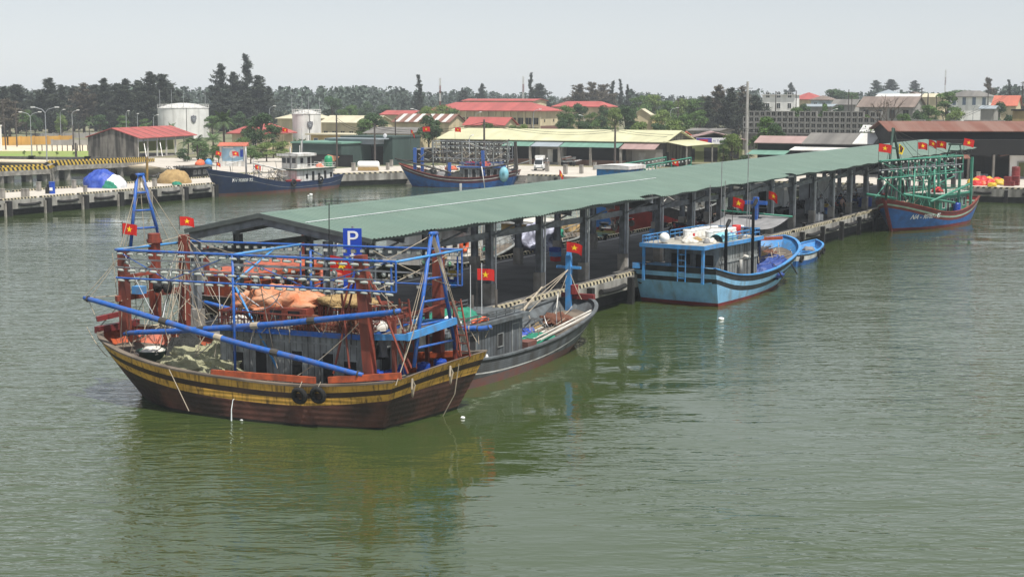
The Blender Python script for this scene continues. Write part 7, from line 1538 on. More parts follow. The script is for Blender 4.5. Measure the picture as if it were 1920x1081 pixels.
# walls on the left
def wall_px(pts, z0, z1, wd_, m_, label, name='wall', pil=None, cat='wall'):
    o = thing(name, label, cat, (0, 0, 0)); mb_ = MB()
    for a_, c_ in zip(pts, pts[1:]): mb_.beam(Vector((a_.x, a_.y, GZ + (z0 + z1) / 2)), Vector((c_.x, c_.y, GZ + (z0 + z1) / 2)), wd_, z1 - z0)
    mb_.build('panel', M[m_], o); k = MB()
    for a_, c_ in zip(pts, pts[1:]):
        n_ = max(1, int((c_ - a_).length / (pil or 5)))
        for i in range(n_ + 1): q_ = a_.lerp(c_, i / n_); MB().cbox((q_.x, q_.y, GZ + (z1 + .15) / 2), (wd_ + .25, wd_ + .25, z1 + .15)).build('pillar', M[m_], o)
    return o
wall_px([P(-40, 275, GZ), P(14, 272.5, GZ), P(137, 269.5, GZ)], 0, 2.0, .25, 'wall_ochre', 'long ochre yellow boundary wall with slotted top at the far left', 'boundary_wall', 3.2)
wall_px([P(98, 272.5, GZ), P(168, 272, GZ)], 0, 1.3, .3, 'wall_grey', 'low grey wall in front of the ochre wall', 'wall', 4)
wall_px([P(-60, 297, GZ), P(60, 298.5, GZ), P(165, 299.5, GZ), P(245, 300, GZ)], 0, .5, .8, 'stone_wall', 'dark rubble stone retaining wall below the lawn', 'stone_wall', 300)
wall_px([P(60, 260, GZ), P(180, 258, GZ)], 0, 1.4, .3, 'wall_grey', 'grey broken wall under the casuarina trees', 'wall', 3)
o = MB().box(-.6, .6, -.4, .4, 0, 5.2).box(-.7, .7, -.5, .5, 5.2, 5.5).build('gate_pillar', M['wall_white'], None); o.location = P(-2, 282, GZ); tag(o, 'pale gate pillar cut by the left frame edge', 'pillar')
# kiosk
c = P(438, 312, GZ); t = thing('notice_board', 'notice board kiosk with red tiled roof and blue map panel', 'notice board', c, R(-6))
MB().prism([(-2.5, -.9, 3.45), (2.5, -.9, 3.45), (2.3, 0, 4.0), (-2.3, 0, 4.0)], (0, .001, 0)).prism([(-2.5, -.9, 3.4), (-2.5, .9, 3.4), (-2.3, 0, 4.05)], (5.0, 0, 0)).build('roof', M['roof_orange'], t)
for x in (-2.1, 2.0): MB().box(x - .18, x + .18, -.2, .2, 0, 3.4).build('post', M['white_paint'], t)
pb = MB().box(-1.9, 1.8, -.06, .06, .9, 3.3).build('panel', M['sign_sky'], t)
MB().box(1.2, 1.7, -.075, -.062, 1.6, 2.9).build('legend', M['sign_blue'], pb); MB().box(-1.7, 0, -.075, -.062, 3.05, 3.2).build('heading', M['sign_white'], pb)
MB().prism([(.0 + .7 * math.cos(k * PI / 9), -.075, 2.1 + .7 * math.sin(k * PI / 9)) for k in range(18)], (0, .012, 0)).build('map_circle', M['sign_white'], pb)
MB().box(-2.1, 2.0, -.25, .25, 0, .88).build('base', M['white_paint'], t)
# ------------------------------------------------------------------ trees
def quad(m, c, a, b, mi=0): m.add([c - a - b, c + a - b, c + a + b, c - a + b], [(0, 1, 2, 3)], mi)
def rv(r): 
    while 1:
        v = Vector((r.uniform(-1, 1), r.uniform(-1, 1), r.uniform(-1, 1)))
        if .05 < v.length < 1: return v.normalized()
def casuarina(seed, wd, dens=1.0, bare=.05, taper=.72, leaf='leaf_casuarina'):
    """height 10 units"""
    r = random.Random(seed); tr = MB(); cr = MB(); wd *= .92
    bend = [Vector((r.uniform(-.25, .25) * i / 6, r.uniform(-.25, .25) * i / 6, 10 * i / 6)) for i in range(7)]
    tr.tube(bend, [.20, .17, .14, .11, .08, .05, .02], 6)
    nb = int(105 * dens)
    for k in range(nb):
        t = bare + (1 - bare) * (k + r.random()) / nb; zi = t * 6; i = min(int(zi), 5); p = bend[i].lerp(bend[i + 1], zi - i)
        L_ = wd * ((1 - t) ** taper) * (r.uniform(.35, 1.0) if r.random() < .8 else r.uniform(1.0, 1.45)) + .15; an = r.uniform(0, 2 * PI); up = r.uniform(.1, 1.0)
        d = Vector((math.cos(an), math.sin(an), up)).normalized(); q = p + d * L_
        if L_ > .8: tr.tube([p, p + d * L_ * .8], [.035, .012], 3, 0, False)
        n_ = int(9 + 36 * L_)
        for j in range(n_):
            f = r.uniform(.15, 1.1) ; c = p + d * (L_ * f) + rv(r) * (.06 + .13 * L_ * (1.2 - .7 * f)) ; c.z -= .05 * f * L_
            s_ = r.uniform(.08, .18); a = (d * .6 + rv(r) * .8 + Vector((0, 0, r.uniform(-.6, .7)))).normalized(); b = a.cross(rv(r)).normalized()
            quad(cr, c, a * s_ * 2.0, b * s_ * .25)
    a = tr.build('trunk', M['trunk'], None, True); b = cr.build('crown', M[leaf], None)
    out = (a.data, b.data, None); bpy.data.objects.remove(a); bpy.data.objects.remove(b); return out
def broadleaf(seed, wd, dens=1.0, leaf='leaf_green', low=.28, layered=False, lumps=11, ls=.21):
    r = random.Random(seed); tr = MB(); cr = MB()
    tr.tube([(0, 0, 0), (.1, .05, 2.2), (0, .1, 4.5), (.1, 0, 7.5)], [.30, .24, .18, .06], 7)
    for k in range(lumps):
        an = 2.4 * k + r.uniform(-.4, .4); f = (k + .5) / lumps
        z = 10 * (low + (1 - low) * (f if layered else r.uniform(.12, .92))); rad = wd * .62 * math.sin(PI * min(1, max(.12, (z / 10 - low) / (1 - low) * .8 + .18))) * r.uniform(.55, 1.0)
        if layered: rad = wd * .7 * (1 - .75 * f)
        c = Vector((rad * math.cos(an), rad * math.sin(an), z)); lr = Vector((wd * r.uniform(.32, .5), wd * r.uniform(.32, .5), (wd * r.uniform(.10, .16) if layered else wd * r.uniform(.24, .38))))
        if c.z + lr.z > 10: c.z = 10 - lr.z
        tr.tube([(0.05, .05, max(1.5, z * .55)), c * .6 + Vector((0, 0, z * .35)), c], [.12, .07, .03], 5)
        for j in range(int(300 * dens)):
            v = rv(r); v.z = abs(v.z) * .9 if r.random() < .68 else v.z; rr_ = r.uniform(.55, 1.06)
            p = c + Vector((v.x * lr.x, v.y * lr.y, v.z * lr.z)) * rr_
            n_ = (v + rv(r) * .9).normalized(); a = n_.cross(rv(r)).normalized(); b = n_.cross(a)
            s_ = ls * .75 * r.uniform(.5, 1.25); quad(cr, p, a * s_, b * s_ * .7)
    a = tr.build('trunk', M['trunk'], None, True); b = cr.build('crown', M[leaf], None)
    out = (a.data, b.data, None); bpy.data.objects.remove(a); bpy.data.objects.remove(b); return out
def palm(seed):
    r = random.Random(seed); tr = MB(); cr = MB()
    tr.tube([(0, 0, 0), (.25, .1, 3), (.35, .15, 6.6)], [.32, .24, .18], 8); top = Vector((.35, .15, 6.6))
    for k in range(17):
        an = 2 * PI * k / 17 + r.uniform(-.2, .2); el = r.uniform(.0, 1.15); L_ = r.uniform(3.0, 4.0); d = Vector((math.cos(an) * math.cos(el), math.sin(an) * math.cos(el), math.sin(el)))
        pts = [top + d * (L_ * f) - Vector((0, 0, 1.9 * f * f * (1.15 - .5 * el))) for f in [i / 8 for i in range(9)]]
        cr.tube(pts, [.05] * 9, 3, 0, False); sd = Vector((-math.sin(an), math.cos(an), 0))
        for i in range(1, 9):
            for g in (0, .5):
                p = pts[i].lerp(pts[i - 1], g); w_ = .95 * math.sin(PI * (.12 + .8 * (i - g) / 8)); ax = (pts[i] - pts[i - 1]).normalized()
                for sg in (1, -1):
                    e = p + sd * sg * w_ + ax * .35 - Vector((0, 0, .35 * w_)); cr.add([p - ax * .09, p + ax * .09, e + ax * .03, e - ax * .03], [(0, 1, 2, 3)])
    a = tr.build('trunk', M['trunk'], None, True); b = cr.build('crown', M['leaf_palm'], None)
    out = (a.data, b.data, None); bpy.data.objects.remove(a); bpy.data.objects.remove(b); return out
T = {'cas': [casuarina(s_, w_, d_) for s_, w_, d_ in ((1, 2.6, 1.0), (2, 3.0, 1.1), (3, 2.2, .9), (4, 3.4, 1.2))], 'dry': [casuarina(s_, w_, .62, .3, .5, 'leaf_dry') for s_, w_ in ((11, 3.2), (12, 3.8))],
     'spire': [casuarina(s_, w_, d_, .1, .9) for s_, w_, d_ in ((21, 1.9, .8), (22, 1.7, .7))],
     'green': [broadleaf(s_, 4.2, 1.0, 'leaf_green') for s_ in (31, 32, 33)], 'dark': [broadleaf(s_, 4.0, 1.0, 'leaf_dark') for s_ in (41, 42, 43)], 'lime': [broadleaf(s_, 4.6, .9, 'leaf_lime') for s_ in (51, 52)],
     'layer': [broadleaf(61, 4.8, 1.0, 'leaf_green', .2, True, 12)], 'palm': [palm(71), palm(72)], 'bush': [broadleaf(s_, 6.0, .8, m_, .05, False, 9, .34) for s_, m_ in ((81, 'leaf_green'), (82, 'leaf_dark'), (83, 'leaf_lime'))]}
KIND = {'cas': ('casuarina_tree', 'tree'), 'dry': ('casuarina_tree', 'tree'), 'spire': ('casuarina_tree', 'tree'), 'green': ('broadleaf_tree', 'tree'), 'dark': ('broadleaf_tree', 'tree'), 'lime': ('broadleaf_tree', 'tree'), 'layer': ('layered_tree', 'tree'), 'palm': ('palm_tree', 'palm'), 'bush': ('bush', 'bush')}
cnt = 0
def tree(kind, px, top, Y, label, width=None, group=None, base=GZ):
    global cnt
    cnt += 1; v = T[kind][cnt % len(T[kind])]; p = V(px, 300, Y); h = zat(top, Y) - base
    s_ = h / (9.6 if kind == 'palm' and False else 10.0 if kind != 'palm' else 9.0); sx = s_
    if width: sx = width * Y / 2800 / {'cas': 3.3, 'dry': 4.2, 'spire': 3.4, 'green': 7.4, 'dark': 7.2, 'lime': 8.2, 'layer': 8.8, 'palm': 7.0, 'bush': 10.5}[kind]
    nm, ct = KIND[kind]; t = thing(nm, label, ct, (p.x, p.y, base), rnd.uniform(0, 6.28), group); t.scale = (sx, sx, s_)
    inst('trunk', v[0], t); inst('crown', v[1], t); return t
# left casuarina wood
LW = 'dark casuarina in the wood behind the lawn and red roofed shed'
for px, top, Y, k, w in ((-15, 172, 430, 'dry', 70), (12, 164, 440, 'cas', 55), (34, 160, 470, 'cas', 60), (62, 178, 520, 'cas', 50), (96, 148, 460, 'cas', 62), (118, 160, 480, 'cas', 55), (140, 166, 500, 'cas', 50), (160, 158, 470, 'dry', 60), (182, 160, 500, 'cas', 55), (202, 148, 470, 'cas', 60), (222, 158, 500, 'cas', 55), (240, 150, 470, 'cas', 60), (262, 152, 490, 'cas', 50), (284, 136, 450, 'cas', 66), (305, 141, 470, 'cas', 60), (324, 158, 480, 'cas', 50), (338, 170, 500, 'cas', 40), (78, 172, 500, 'cas', 60), (-90, 160, 450, 'cas', 70), (-150, 166, 470, 'cas', 70), (-215, 158, 460, 'cas', 76), (-280, 166, 480, 'cas', 70), (-350, 160, 470, 'cas', 76), (20, 190, 400, 'dry', 60), (-40, 168, 460, 'cas', 70)):
    tree(k, px, top, Y, LW if k == 'cas' else 'sparse brownish casuarina at the left edge wood', w, 'casuarinas of the left wood' if k == 'cas' else 'sparse casuarinas of the left wood')
for px, top, Y, k, w, lb in ((416, 121, 500, 'cas', 56, 'tall casuarina standing left in the group between the two storage tanks'), (441, 137, 520, 'cas', 46, 'shorter casuarina in the middle of the group between the storage tanks'), (467, 104, 520, 'spire', 60, 'tallest casuarina with thin pointed top between the storage tanks'), (487, 143, 500, 'cas', 52, 'casuarina right of the tallest one between the storage tanks'), (505, 163, 520, 'cas', 40, 'small casuarina at the right end of the group between the tanks'), (428, 170, 480, 'cas', 60, 'wide low casuarina at the foot of the group between the tanks'), (462, 178, 470, 'cas', 66, 'bushy casuarina in front of the tallest one between the tanks'),
                             (787, 141, 560, 'spire', 36, 'lone dark pointed casuarina above the striped warehouse'), (996, 138, 620, 'spire', 26, 'slim pointed casuarina behind the red school roof'), (1012, 158, 640, 'cas', 40, 'round casuarina right of the slim one behind the school'), (904, 158, 700, 'cas', 26, 'small casuarina above the left part of the school roof'), (870, 170, 680, 'cas', 40, 'faint casuarina behind the left end of the school roof'),
                             (1148, 153, 620, 'spire', 26, 'left slim casuarina right of the school'), (1162, 149, 640, 'spire', 24, 'taller slim casuarina right of the school'), (1176, 160, 620, 'spire', 24, 'third slim casuarina right of the school'), (1085, 160, 560, 'dry', 52, 'sparse casuarina above the red block right of the school'), (1110, 156, 580, 'dry', 52, 'second sparse casuarina above the red block right of the school'), (1130, 160, 600, 'dry', 46, 'third sparse casuarina above the red block right of the school'),
                             (1345, 162, 430, 'dry', 56, 'left dark bare casuarina behind the concrete blocks'), (1368, 166, 420, 'cas', 50, 'middle dark casuarina behind the concrete blocks'), (1392, 164, 430, 'dry', 52, 'right dark bare casuarina behind the concrete blocks'), (1415, 180, 420, 'cas', 46, 'low dark casuarina behind the tall concrete pole'), (1325, 182, 420, 'cas', 40, 'short casuarina left of the dark bare ones'),
                             (1479, 156, 900, 'cas', 24, 'small far casuarina behind the red hipped roof'), (1848, 148, 560, 'dry', 30, 'sparse tall casuarina at the right skyline'), (1886, 150, 600, 'spire', 24, 'pointed casuarina at the right skyline'), (1640, 152, 900, 'cas', 46, 'left tree of the skyline clump on the right hill'), (1665, 150, 900, 'cas', 46, 'middle tree of the skyline clump on the right hill'), (1712, 152, 950, 'cas', 50, 'right tree of the skyline clump on the right hill')):
    tree(k, px, top, Y, lb, w)
for px, top, Y, k, w, lb in ((705, 211, 330, 'dark', 66, 'round dark green tree before the long cream building'), (684, 222, 326, 'green', 40, 'small green tree left of the round dark one'), (804, 214, 300, 'dark', 52, 'dark green tree in front of the striped warehouse'), (490, 211, 300, 'dark', 64, 'spreading dark tree left of the right storage tank'), (513, 232, 285, 'dark', 44, 'leafy tree just left of the right storage tank base'), (466, 222, 330, 'dark', 30, 'slim dark tree before the pink tile roof'),
                             (624, 180, 520, 'dark', 46, 'dark tree behind the right storage tank'), (660, 196, 480, 'green', 34, 'green tree behind the long cream building'), (685, 190, 560, 'dark', 36, 'dark tree farther behind the long cream building'), (640, 205, 430, 'green', 40, 'low green tree above the long cream roof left part'), (720, 196, 560, 'dark', 40, 'dark tree behind the small red roof'), (830, 196, 410, 'lime', 50, 'feathery light tree before the left school wing'), (800, 198, 400, 'lime', 40, 'light green tree left of the school'), (849, 202, 405, 'green', 34, 'green tree in front of the left school windows'),
                             (912, 230, 300, 'green', 40, 'bushy tree behind the yellow roof left part'), (962, 234, 300, 'green', 34, 'bushy tree behind the yellow roof below the school'), (930, 238, 296, 'dark', 30, 'small dark tree behind the yellow roof'), (980, 232, 300, 'lime', 30, 'pale bushy tree right of the cream gable'),
                             (1063, 197, 390, 'green', 40, 'green tree at the right corner of the school'), (1086, 193, 400, 'dark', 38, 'dark green tree second right of the school'), (1060, 222, 340, 'dark', 44, 'dark bush tree below the school corner'), (1108, 210, 350, 'green', 36, 'green tree right of the dark bush tree'), (1092, 226, 330, 'dark', 36, 'low dark tree behind the ridge of the yellow roof'), (1128, 196, 380, 'dark', 36, 'dark tree before the red block roof'), (1152, 200, 350, 'lime', 34, 'yellowish tree by the thin street pole'), (1172, 196, 360, 'dark', 40, 'dark tree left of the cream gable house'), (1186, 205, 352, 'dark', 32, 'reddish dark tree beside the cream gable house'),
                             (1198, 178, 480, 'green', 50, 'large green tree above the cream gable house'), (1222, 176, 490, 'lime', 48, 'large light tree above the cream gable house'), (1250, 188, 430, 'green', 46, 'green tree right of the cream gable house'), (1276, 184, 450, 'lime', 50, 'light layered tree behind the street lamp'), (1300, 184, 440, 'green', 48, 'green tree behind the shop'), (1322, 180, 470, 'dark', 44, 'dark green tree left of the bare casuarinas'), (1240, 205, 370, 'lime', 44, 'low light tree right of the yellow porch'), (1285, 212, 350, 'green', 44, 'low green tree behind the shop roof'), (1262, 224, 320, 'lime', 54, 'pale bushy scrub tree left of the shop gable'), (1232, 230, 318, 'dark', 40, 'dark scrub tree beside the yellow roof gable'), (1310, 205, 380, 'green', 44, 'green tree above the excavator'),
                             (1434, 218, 262, 'green', 62, 'full green tree beside the tall concrete pole'), (1455, 230, 258, 'dark', 44, 'darker tree right of the full green one'), (1372, 250, 262, 'lime', 44, 'thin pale tree in front of the shop'), (1356, 262, 262, 'green', 26, 'small green tree right of the silver car'), (1772, 172, 390, 'layer', 62, 'layered green tree in front of the white and blue house'), (1738, 196, 380, 'green', 46, 'green tree left of the layered tree'), (1720, 205, 360, 'dark', 34, 'dark low tree beside the brown tiled house'), (1868, 190, 400, 'dark', 40, 'dark round tree before the red tiled house'),
                             (1565, 166, 620, 'dark', 60, 'big dark green tree right of the pale blue house'), (1590, 172, 640, 'green', 46, 'green tree above the grey gable house'), (1508, 194, 420, 'dark', 34, 'dark tree in front of the red hipped roof'), (1492, 200, 400, 'green', 34, 'green tree below the white flat roofed house'), (1545, 194, 410, 'green', 26, 'small tree by the low dark sheds'), (1570, 196, 430, 'dark', 30, 'dark bushy tree in front of the grey gable house'), (1624, 214, 330, 'green', 40, 'green tree left of the bare branching tree'), (1690, 212, 320, 'green', 40, 'green tree right of the bare branching tree'), (1830, 172, 640, 'green', 50, 'green tree above the white and blue house'), (1910, 180, 480, 'dark', 40, 'dark tree behind the red tiled house'), (1800, 168, 700, 'green', 60, 'green tree crown at the right skyline')):
    tree(k, px, top, Y, lb, w)
for px, top, Y, w, lb in ((423, 203, 300, 56, 'tall palm with drooping fronds before the pink tile roof'), (372, 252, 275, 50, 'left palm by the notice board kiosk'), (398, 246, 272, 50, 'palm behind the notice board kiosk'), (352, 256, 285, 40, 'palm at the right end of the red roofed shed'), (440, 262, 270, 40, 'palm right behind the kiosk roof'), (556, 258, 300, 26, 'left small palm before the right storage tank'), (570, 258, 300, 26, 'right small palm before the right storage tank'), (283, 226, 360, 22, 'small palm left of the big storage tank'), (322, 228, 350, 24, 'small palm in front of the big storage tank'), (115, 206, 420, 20, 'slim palm in front of the left wood'), (170, 216, 410, 22, 'small palm beside the leaning pole')):
    tree('palm', px, top, Y, lb, w)
for px, top, Y, w, lb in ((470, 272, 262, 46, 'bush right of the kiosk'), (385, 282, 258, 40, 'bush left of the kiosk'), (500, 266, 270, 50, 'bush behind the navy boat'), (410, 270, 266, 36, 'bush behind the kiosk'), (345, 278, 270, 34, 'bush at the end of the red roofed shed'), (530, 264, 270, 40, 'bush before the right storage tank'), (455, 256, 290, 46, 'tall bush below the pink tile roof'), (1400, 290, 262, 40, 'bush between shop and concrete pole'), (1360, 292, 264, 30, 'bush behind the silver car'), (378, 262, 290, 40, 'olive bush below the big storage tank'), (1890, 214, 330, 40, 'bush before the soot stained building'), (1790, 205, 380, 50, 'bush below the layered tree'), (1600, 208, 400, 40, 'bush before the brown tiled house'), (1640, 230, 320, 44, 'bush beside the small hut'), (1200, 228, 330, 44, 'bush before the cream gable house'), (1000, 240, 310, 60, 'bush behind the yellow roof'), (1140, 236, 310, 50, 'bush by the wires above the yellow roof')):
    tree('bush', px, top, Y, lb, w)
for px, top, k, w, lb in ((52, 205, 'green', 34, 'green broadleaf tree low before the left wood by the shorter street lamp'), (68, 214, 'dark', 30, 'small dark broadleaf tree before the left wood'), (118, 216, 'lime', 26, 'pale small broadleaf tree by the crooked street lamp'), (190, 214, 'dark', 34, 'dark low broadleaf tree behind the stained gable'), (232, 216, 'green', 32, 'green low broadleaf tree above the left part of the red shed roof'), (272, 222, 'green', 28, 'green low broadleaf tree left of the big storage tank'), (400, 216, 'green', 34, 'green low broadleaf tree right of the big storage tank'), (448, 208, 'dark', 36, 'dark broadleaf tree at the foot of the casuarina group')):
    tree(k, px, top, 415, lb, w)
# young trees on the lawn
for px, top, lb in ((46, 282, 'first sapling on the lawn from the left'), (75, 284, 'second sapling on the lawn from the left'), (107, 284, 'third sapling on the lawn from the left'), (139, 285, 'fourth sapling near the stained gable')):
    tree('lime', px, top, 296, lb, 7)
# bare branching tree on the right
p = V(1664, 300, 285); t = thing('bare_tree', 'bare branching tree with thin limbs in front of the brown tiled house', 'tree', (p.x, p.y, GZ)); H_ = zat(184, 285) - GZ
m = MB(); r2 = random.Random(5)
def limb(a, d, L_, r_, dep):
    b_ = a + d * L_; m.tube([a, a.lerp(b_, .5) + rv(r2) * .06 * L_, b_], [r_, r_ * .8, r_ * .6], 5, 0, False)
    if dep:
        for k in range(3): limb(b_, (d + rv(r2) * .75 + Vector((0, 0, .12))).normalized(), L_ * r2.uniform(.58, .8), r_ * .6, dep - 1)
limb(Vector((0, 0, 0)), Vector((.05, 0, 1)), H_ * .38, .26, 4); m.build('trunk', M['trunk'], t)
m = MB()
for i in range(500):
    c_ = Vector((r2.gauss(1.2, 2.6), r2.gauss(0, 1.6), H_ * r2.uniform(.2, .55))); n_ = rv(r2); a_ = n_.cross(rv(r2)).normalized(); quad(m, c_, a_ * .22, n_.cross(a_) * .16)
m.build('crown', M['leaf_green'], t)
# ------------------------------------------------------------------ far wood (nobody could count it)
r3 = random.Random(17); m = MB()
def far_tree(x, y, z, h, w_):
    for k in range(84):
        f = r3.random() ** .8; rr_ = w_ * (1 - .75 * f) * r3.uniform(.2, 1); an = r3.uniform(0, 6.28)
        c = Vector((x + rr_ * math.cos(an), y + rr_ * math.sin(an), z + h * (.04 + .93 * f))); n_ = rv(r3); a_ = n_.cross(Vector((0, 0, 1))).normalized() if abs(n_.z) < .95 else Vector((1, 0, 0)); s_ = h * r3.uniform(.016, .05)
        quad(m, c, a_ * s_, n_.cross(a_) * s_)
for i in range(2600):
    Y = 620 * (2500 / 620) ** r3.random(); px = r3.uniform(-80, 2000) if i % 6 else r3.choice((r3.uniform(-700, -80), r3.uniform(2000, 2500)))
    if Y < 760 and 830 < px < 1160: continue
    p = V(px, 300, Y); hill = max(0, (px - 1500) / 500) * 3 + (2 if px < 700 else 0)
    h = r3.uniform(8, 14) * (.85 + .3 * math.sin(px * .013 + 2) ** 2) + (3 if px < 900 else 0)
    far_tree(p.x, p.y, GZ, min(h + hill, 13.5 + Y * (.0036 + (.0022 if px > 1560 else 0) + .0012 * r3.random())), h * .42)
o = m.build('far_wood', M['leaf_far'], None); tag(o, 'hazy grey green woodland closing the horizon behind the town', 'woodland', None, 'stuff')
# ------------------------------------------------------------------ poles, lamps, masts
def pole(px, top, Y, r_, mt, label, name='utility_pole', cat='utility pole', arms=(), group=None, base_py=None, tilt=0):
    Y = 32840 / (base_py - 180) if base_py else Y; p = V(px, 300, Y); h = zat(top, Y) - GZ; t = thing(name, label, cat, (p.x, p.y, GZ), 0, group)
    MB().tube([(0, 0, 0), (tilt * h, 0, h)], [r_ * 1.3, r_ * .8], 8).build('shaft', M[mt], t)
    for z, L_ in arms: MB().beam((tilt * h - L_, 0, h - z), (tilt * h + L_, 0, h - z), .1, .12).build('cross_arm', M['pole_dark' if mt == 'pole_dark' else 'steel'], t)
    return t, h, p
wires = []
for px, top, Y, r_, mt, lb, arms in ((1399, 153, 268, .26, 'pole_concrete', 'tall pale concrete pole rising behind the pier roof', ((1.2, .9), (2.6, .7))), (908, 224, 240, .17, 'pole_dark', 'dark utility pole behind the lamp rigged boat', ((.5, .5),)), (1153, 238, 246, .17, 'pole_dark', 'dark utility pole in front of the yellow roofed hall', ((.6, .6),)), (632, 216, 250, .14, 'pole_dark', 'thin dark pole in front of the yellow house', ()), (703, 232, 249, .15, 'pole_dark', 'dark pole beside the taller green shed', ((.6, .5),)), (742, 222, 262, .12, 'pole_dark', 'thin pole by the market stall', ()),
                                    (1384, 236, 262, .10, 'pole_dark', 'thin dark pole left of the tall concrete pole', ()), (1745, 229, 222, .13, 'pole_concrete', 'pole standing in front of the rusty roofed hall', ((.3, .7),)), (1452, 171, 420, .16, 'pole_dark', 'dark pole before the white flat roofed house', ()), (1490, 170, 440, .16, 'pole_dark', 'dark pole before the red hipped roof', ()), (1588, 168, 430, .14, 'pole_dark', 'thin pole left of the brown tiled house', ()), (1594, 178, 400, .14, 'pole_dark', 'shorter pole next to the thin one by the brown tiled house', ()), (1724, 164, 430, .15, 'pole_dark', 'dark pole at the right end of the brown tiled house', ()), (1736, 175, 420, .2, 'pole_dark', 'thick short pole right of the brown tiled house', ()), (1752, 178, 420, .15, 'pole_dark', 'thin pole before the layered tree', ()), (1848, 165, 420, .15, 'pole_dark', 'dark pole before the red tiled house', ()), (1912, 153, 330, .14, 'pole_dark', 'dark pole by the soot stained building', ((.3, .5),)),
                                    (1270, 184, 380, .13, 'pole_dark', 'dark pole left of the street lamp behind the shop', ((.6, .6),)), (996, 222, 320, .13, 'pole_dark', 'thin pole in front of the school', ()), (872, 236, 300, .12, 'pole_dark', 'thin pole at the left end of the yellow roof', ()), (139, 235, 330, .16, 'pole_dark', 'dark pole by the ochre wall', ()), (143, 268, 290, .2, 'pole_dark', 'black post in front of the stained gable', ()), (151, 234, 320, .1, 'pole_dark', 'thin pole left of the stained gable', ()), (33, 190, 350, .13, 'pole_dark', 'thin pole in front of the left wood', ()), (12, 186, 330, .12, 'pole_dark', 'leaning thin pole near the left frame edge', ())):
    t, h, p = pole(px, top, Y, r_, mt, lb, arms=arms, tilt=-.03 if px in (12, 151) else 0); wires.append((px, Vector((p.x, p.y, GZ + h - .4))))
wd_ = {a: b_ for a, b_ in wires}
for a, c_ in ((703, 908), (908, 1153), (1153, 1384), (1384, 1745), (1745, 1912), (632, 703), (1270, 1399)):
    if a in wd_ and c_ in wd_:
        for dz_ in (0, .35):
            o = MB().tube(sag(wd_[a] + Vector((0, 0, -dz_)), wd_[c_] + Vector((0, 0, -dz_)), 1.0, 12), .03, 4).build('power_cable', M['black'], None); tag(o, 'black sagging power cable strung between utility poles above the quay', 'cable', 'power cables over the quay')
def street_lamp(px, top, base_py, label, arms=((1, 1.0),), Y=None, hh=0):
    t, h, p = pole(px, top + 6, Y, .09, 'lamp_metal', label, 'street_lamp', 'street lamp', base_py=base_py)
    s_ = h / 9
    for sg, L_ in arms:
        MB().tube([(0, 0, h - .1), (sg * .5 * L_ * s_, 0, h + .55 * s_), (sg * 1.9 * L_ * s_, 0, h + .95 * s_)], .06, 6).build('arm', M['lamp_metal'], t)
        MB().cbox((sg * 2.2 * L_ * s_, 0, h + .97 * s_), (.75 * s_, .3, .16)).build('lamp_head', M['white_plastic'], t)
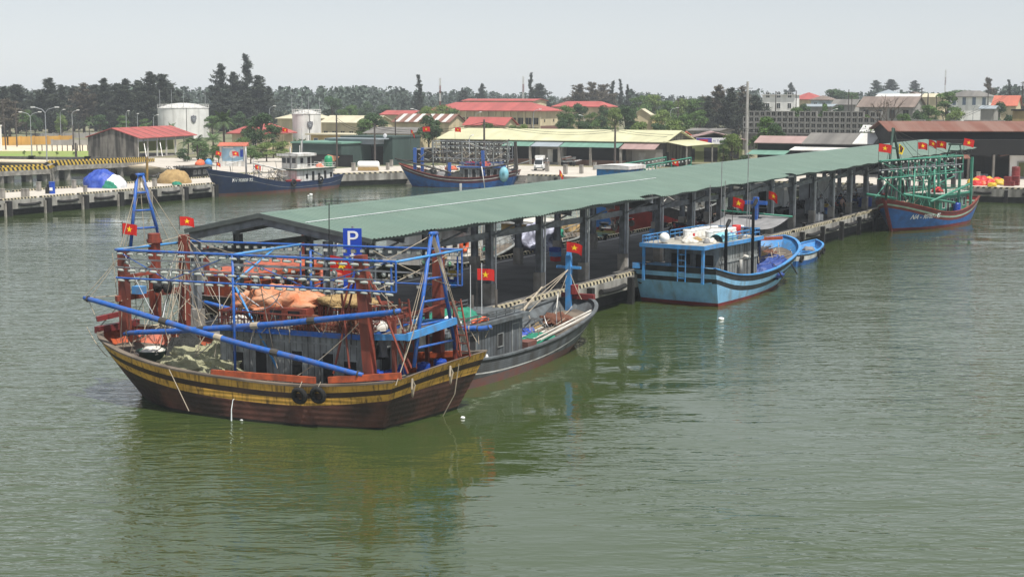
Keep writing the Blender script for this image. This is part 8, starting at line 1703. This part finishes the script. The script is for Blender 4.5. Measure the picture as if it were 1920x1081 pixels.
for px, top, bp_, arms, lb in ((88, 205, 302, ((1, 1), (-1, 1)), 'double armed street lamp on the left shore, the taller of two'), (60, 212, 291, ((1, 1), (-1, 1)), 'double armed street lamp on the lawn, the shorter of two'), (138, 207, 272, ((1, .8),), 'single street lamp by the ochre wall'), (116, 205, 263, ((1, .6),), 'single street lamp with crooked arm before the left wood'), (239, 207, 262, ((1, .4),), 'single street lamp above the red shed roof left side'), (260, 212, 262, ((.3, .4),), 'short white topped lamp above the red shed roof'), (290, 214, 262, ((1, .8),), 'curved street lamp left of the big storage tank'), (507, 199, 262, ((1, .7),), 'street lamp between the casuarina group and the cream hall'), (1256, 202, 262, ((1, 1),), 'street lamp behind the gable of the yellow roofed hall'), (1095, 215, 270, ((-1, .7),), 'street lamp right of the school'), (1000, 205, 268, ((1, .9),), 'curved street lamp in front of the school corner'), (891, 210, 270, ((1, .8),), 'curved street lamp in front of the middle school windows'), (1556, 204, 262, ((1, .8),), 'street lamp in front of the tall block stack'), (1821, 198, 262, ((1, .7),), 'street lamp before the low block stack'), (786, 205, 275, ((-1, .8),), 'street lamp beside the striped roof warehouse'), (880, 253, 310, ((1, .5),), 'short lamp on the edge of the yellow roof')):
    street_lamp(px, top, bp_, lb, arms)
for px, top, Y, lb in ((826, 146, 620, 'red and white radio mast left of the school'), (981, 143, 640, 'red and white radio mast behind the school'), (1767, 131, 900, 'tall thin radio mast on the right skyline')):
    p = V(px, 300, Y); h = zat(top, Y) - GZ; t = thing('radio_mast', lb, 'radio mast', (p.x, p.y, GZ)); w_ = .3; 
    for i in range(6):
        m = MB()
        for a_, b_ in ((-1, -1), (1, -1), (0, 1)): m.tube([(a_ * w_, b_ * w_, h * i / 6), (a_ * w_, b_ * w_, h * (i + 1) / 6)], .09, 4)
        for k in range(6): z = h * (i + k / 6) / 6; m.tube([(-w_, -w_, z), (w_, -w_, z + h / 36)], .05, 4).tube([(w_, -w_, z), (0, w_, z + h / 36)], .05, 4)
        m.build('section', M['white_paint' if i % 2 else 'redbrown'], t)
# fence posts along the lawn path, signal post on the finger pier
for i in range(12):
    o = MB().box(-.08, .08, -.08, .08, 0, 1.3).build('fence_post', M['pole_dark'], None); o.location = P(60 + i * 9.5, 283, GZ); tag(o, 'short dark fence post along the lawn path', 'fence post', 'fence posts along the lawn path')
o = MB().tube([(0, 0, 0), (.1, 0, 3.4)], .17, 7).build('signal_post', M['ochre_paint'], None); o.location = P(276, 340, 1.8); tag(o, 'ochre yellow post standing behind the finger pier near the beach', 'post')
for i in range(26):
    c = P(rnd.uniform(285, 345), rnd.uniform(322, 334), 1.2); a_ = rnd.uniform(0, 6.28)
m = MB()
for i in range(60):
    c = P(rnd.uniform(284, 340), rnd.uniform(326, 334), .6); d_ = rv(rnd) * rnd.uniform(.5, 1.6); d_.z = abs(d_.z) * .5; m.beam(c, c + d_, .1, .1)
o = m.build('driftwood_debris', M['stone_wall'], None); tag(o, 'dark tangled debris and driftwood on the beach by the tan net heap', 'debris', None, 'stuff')
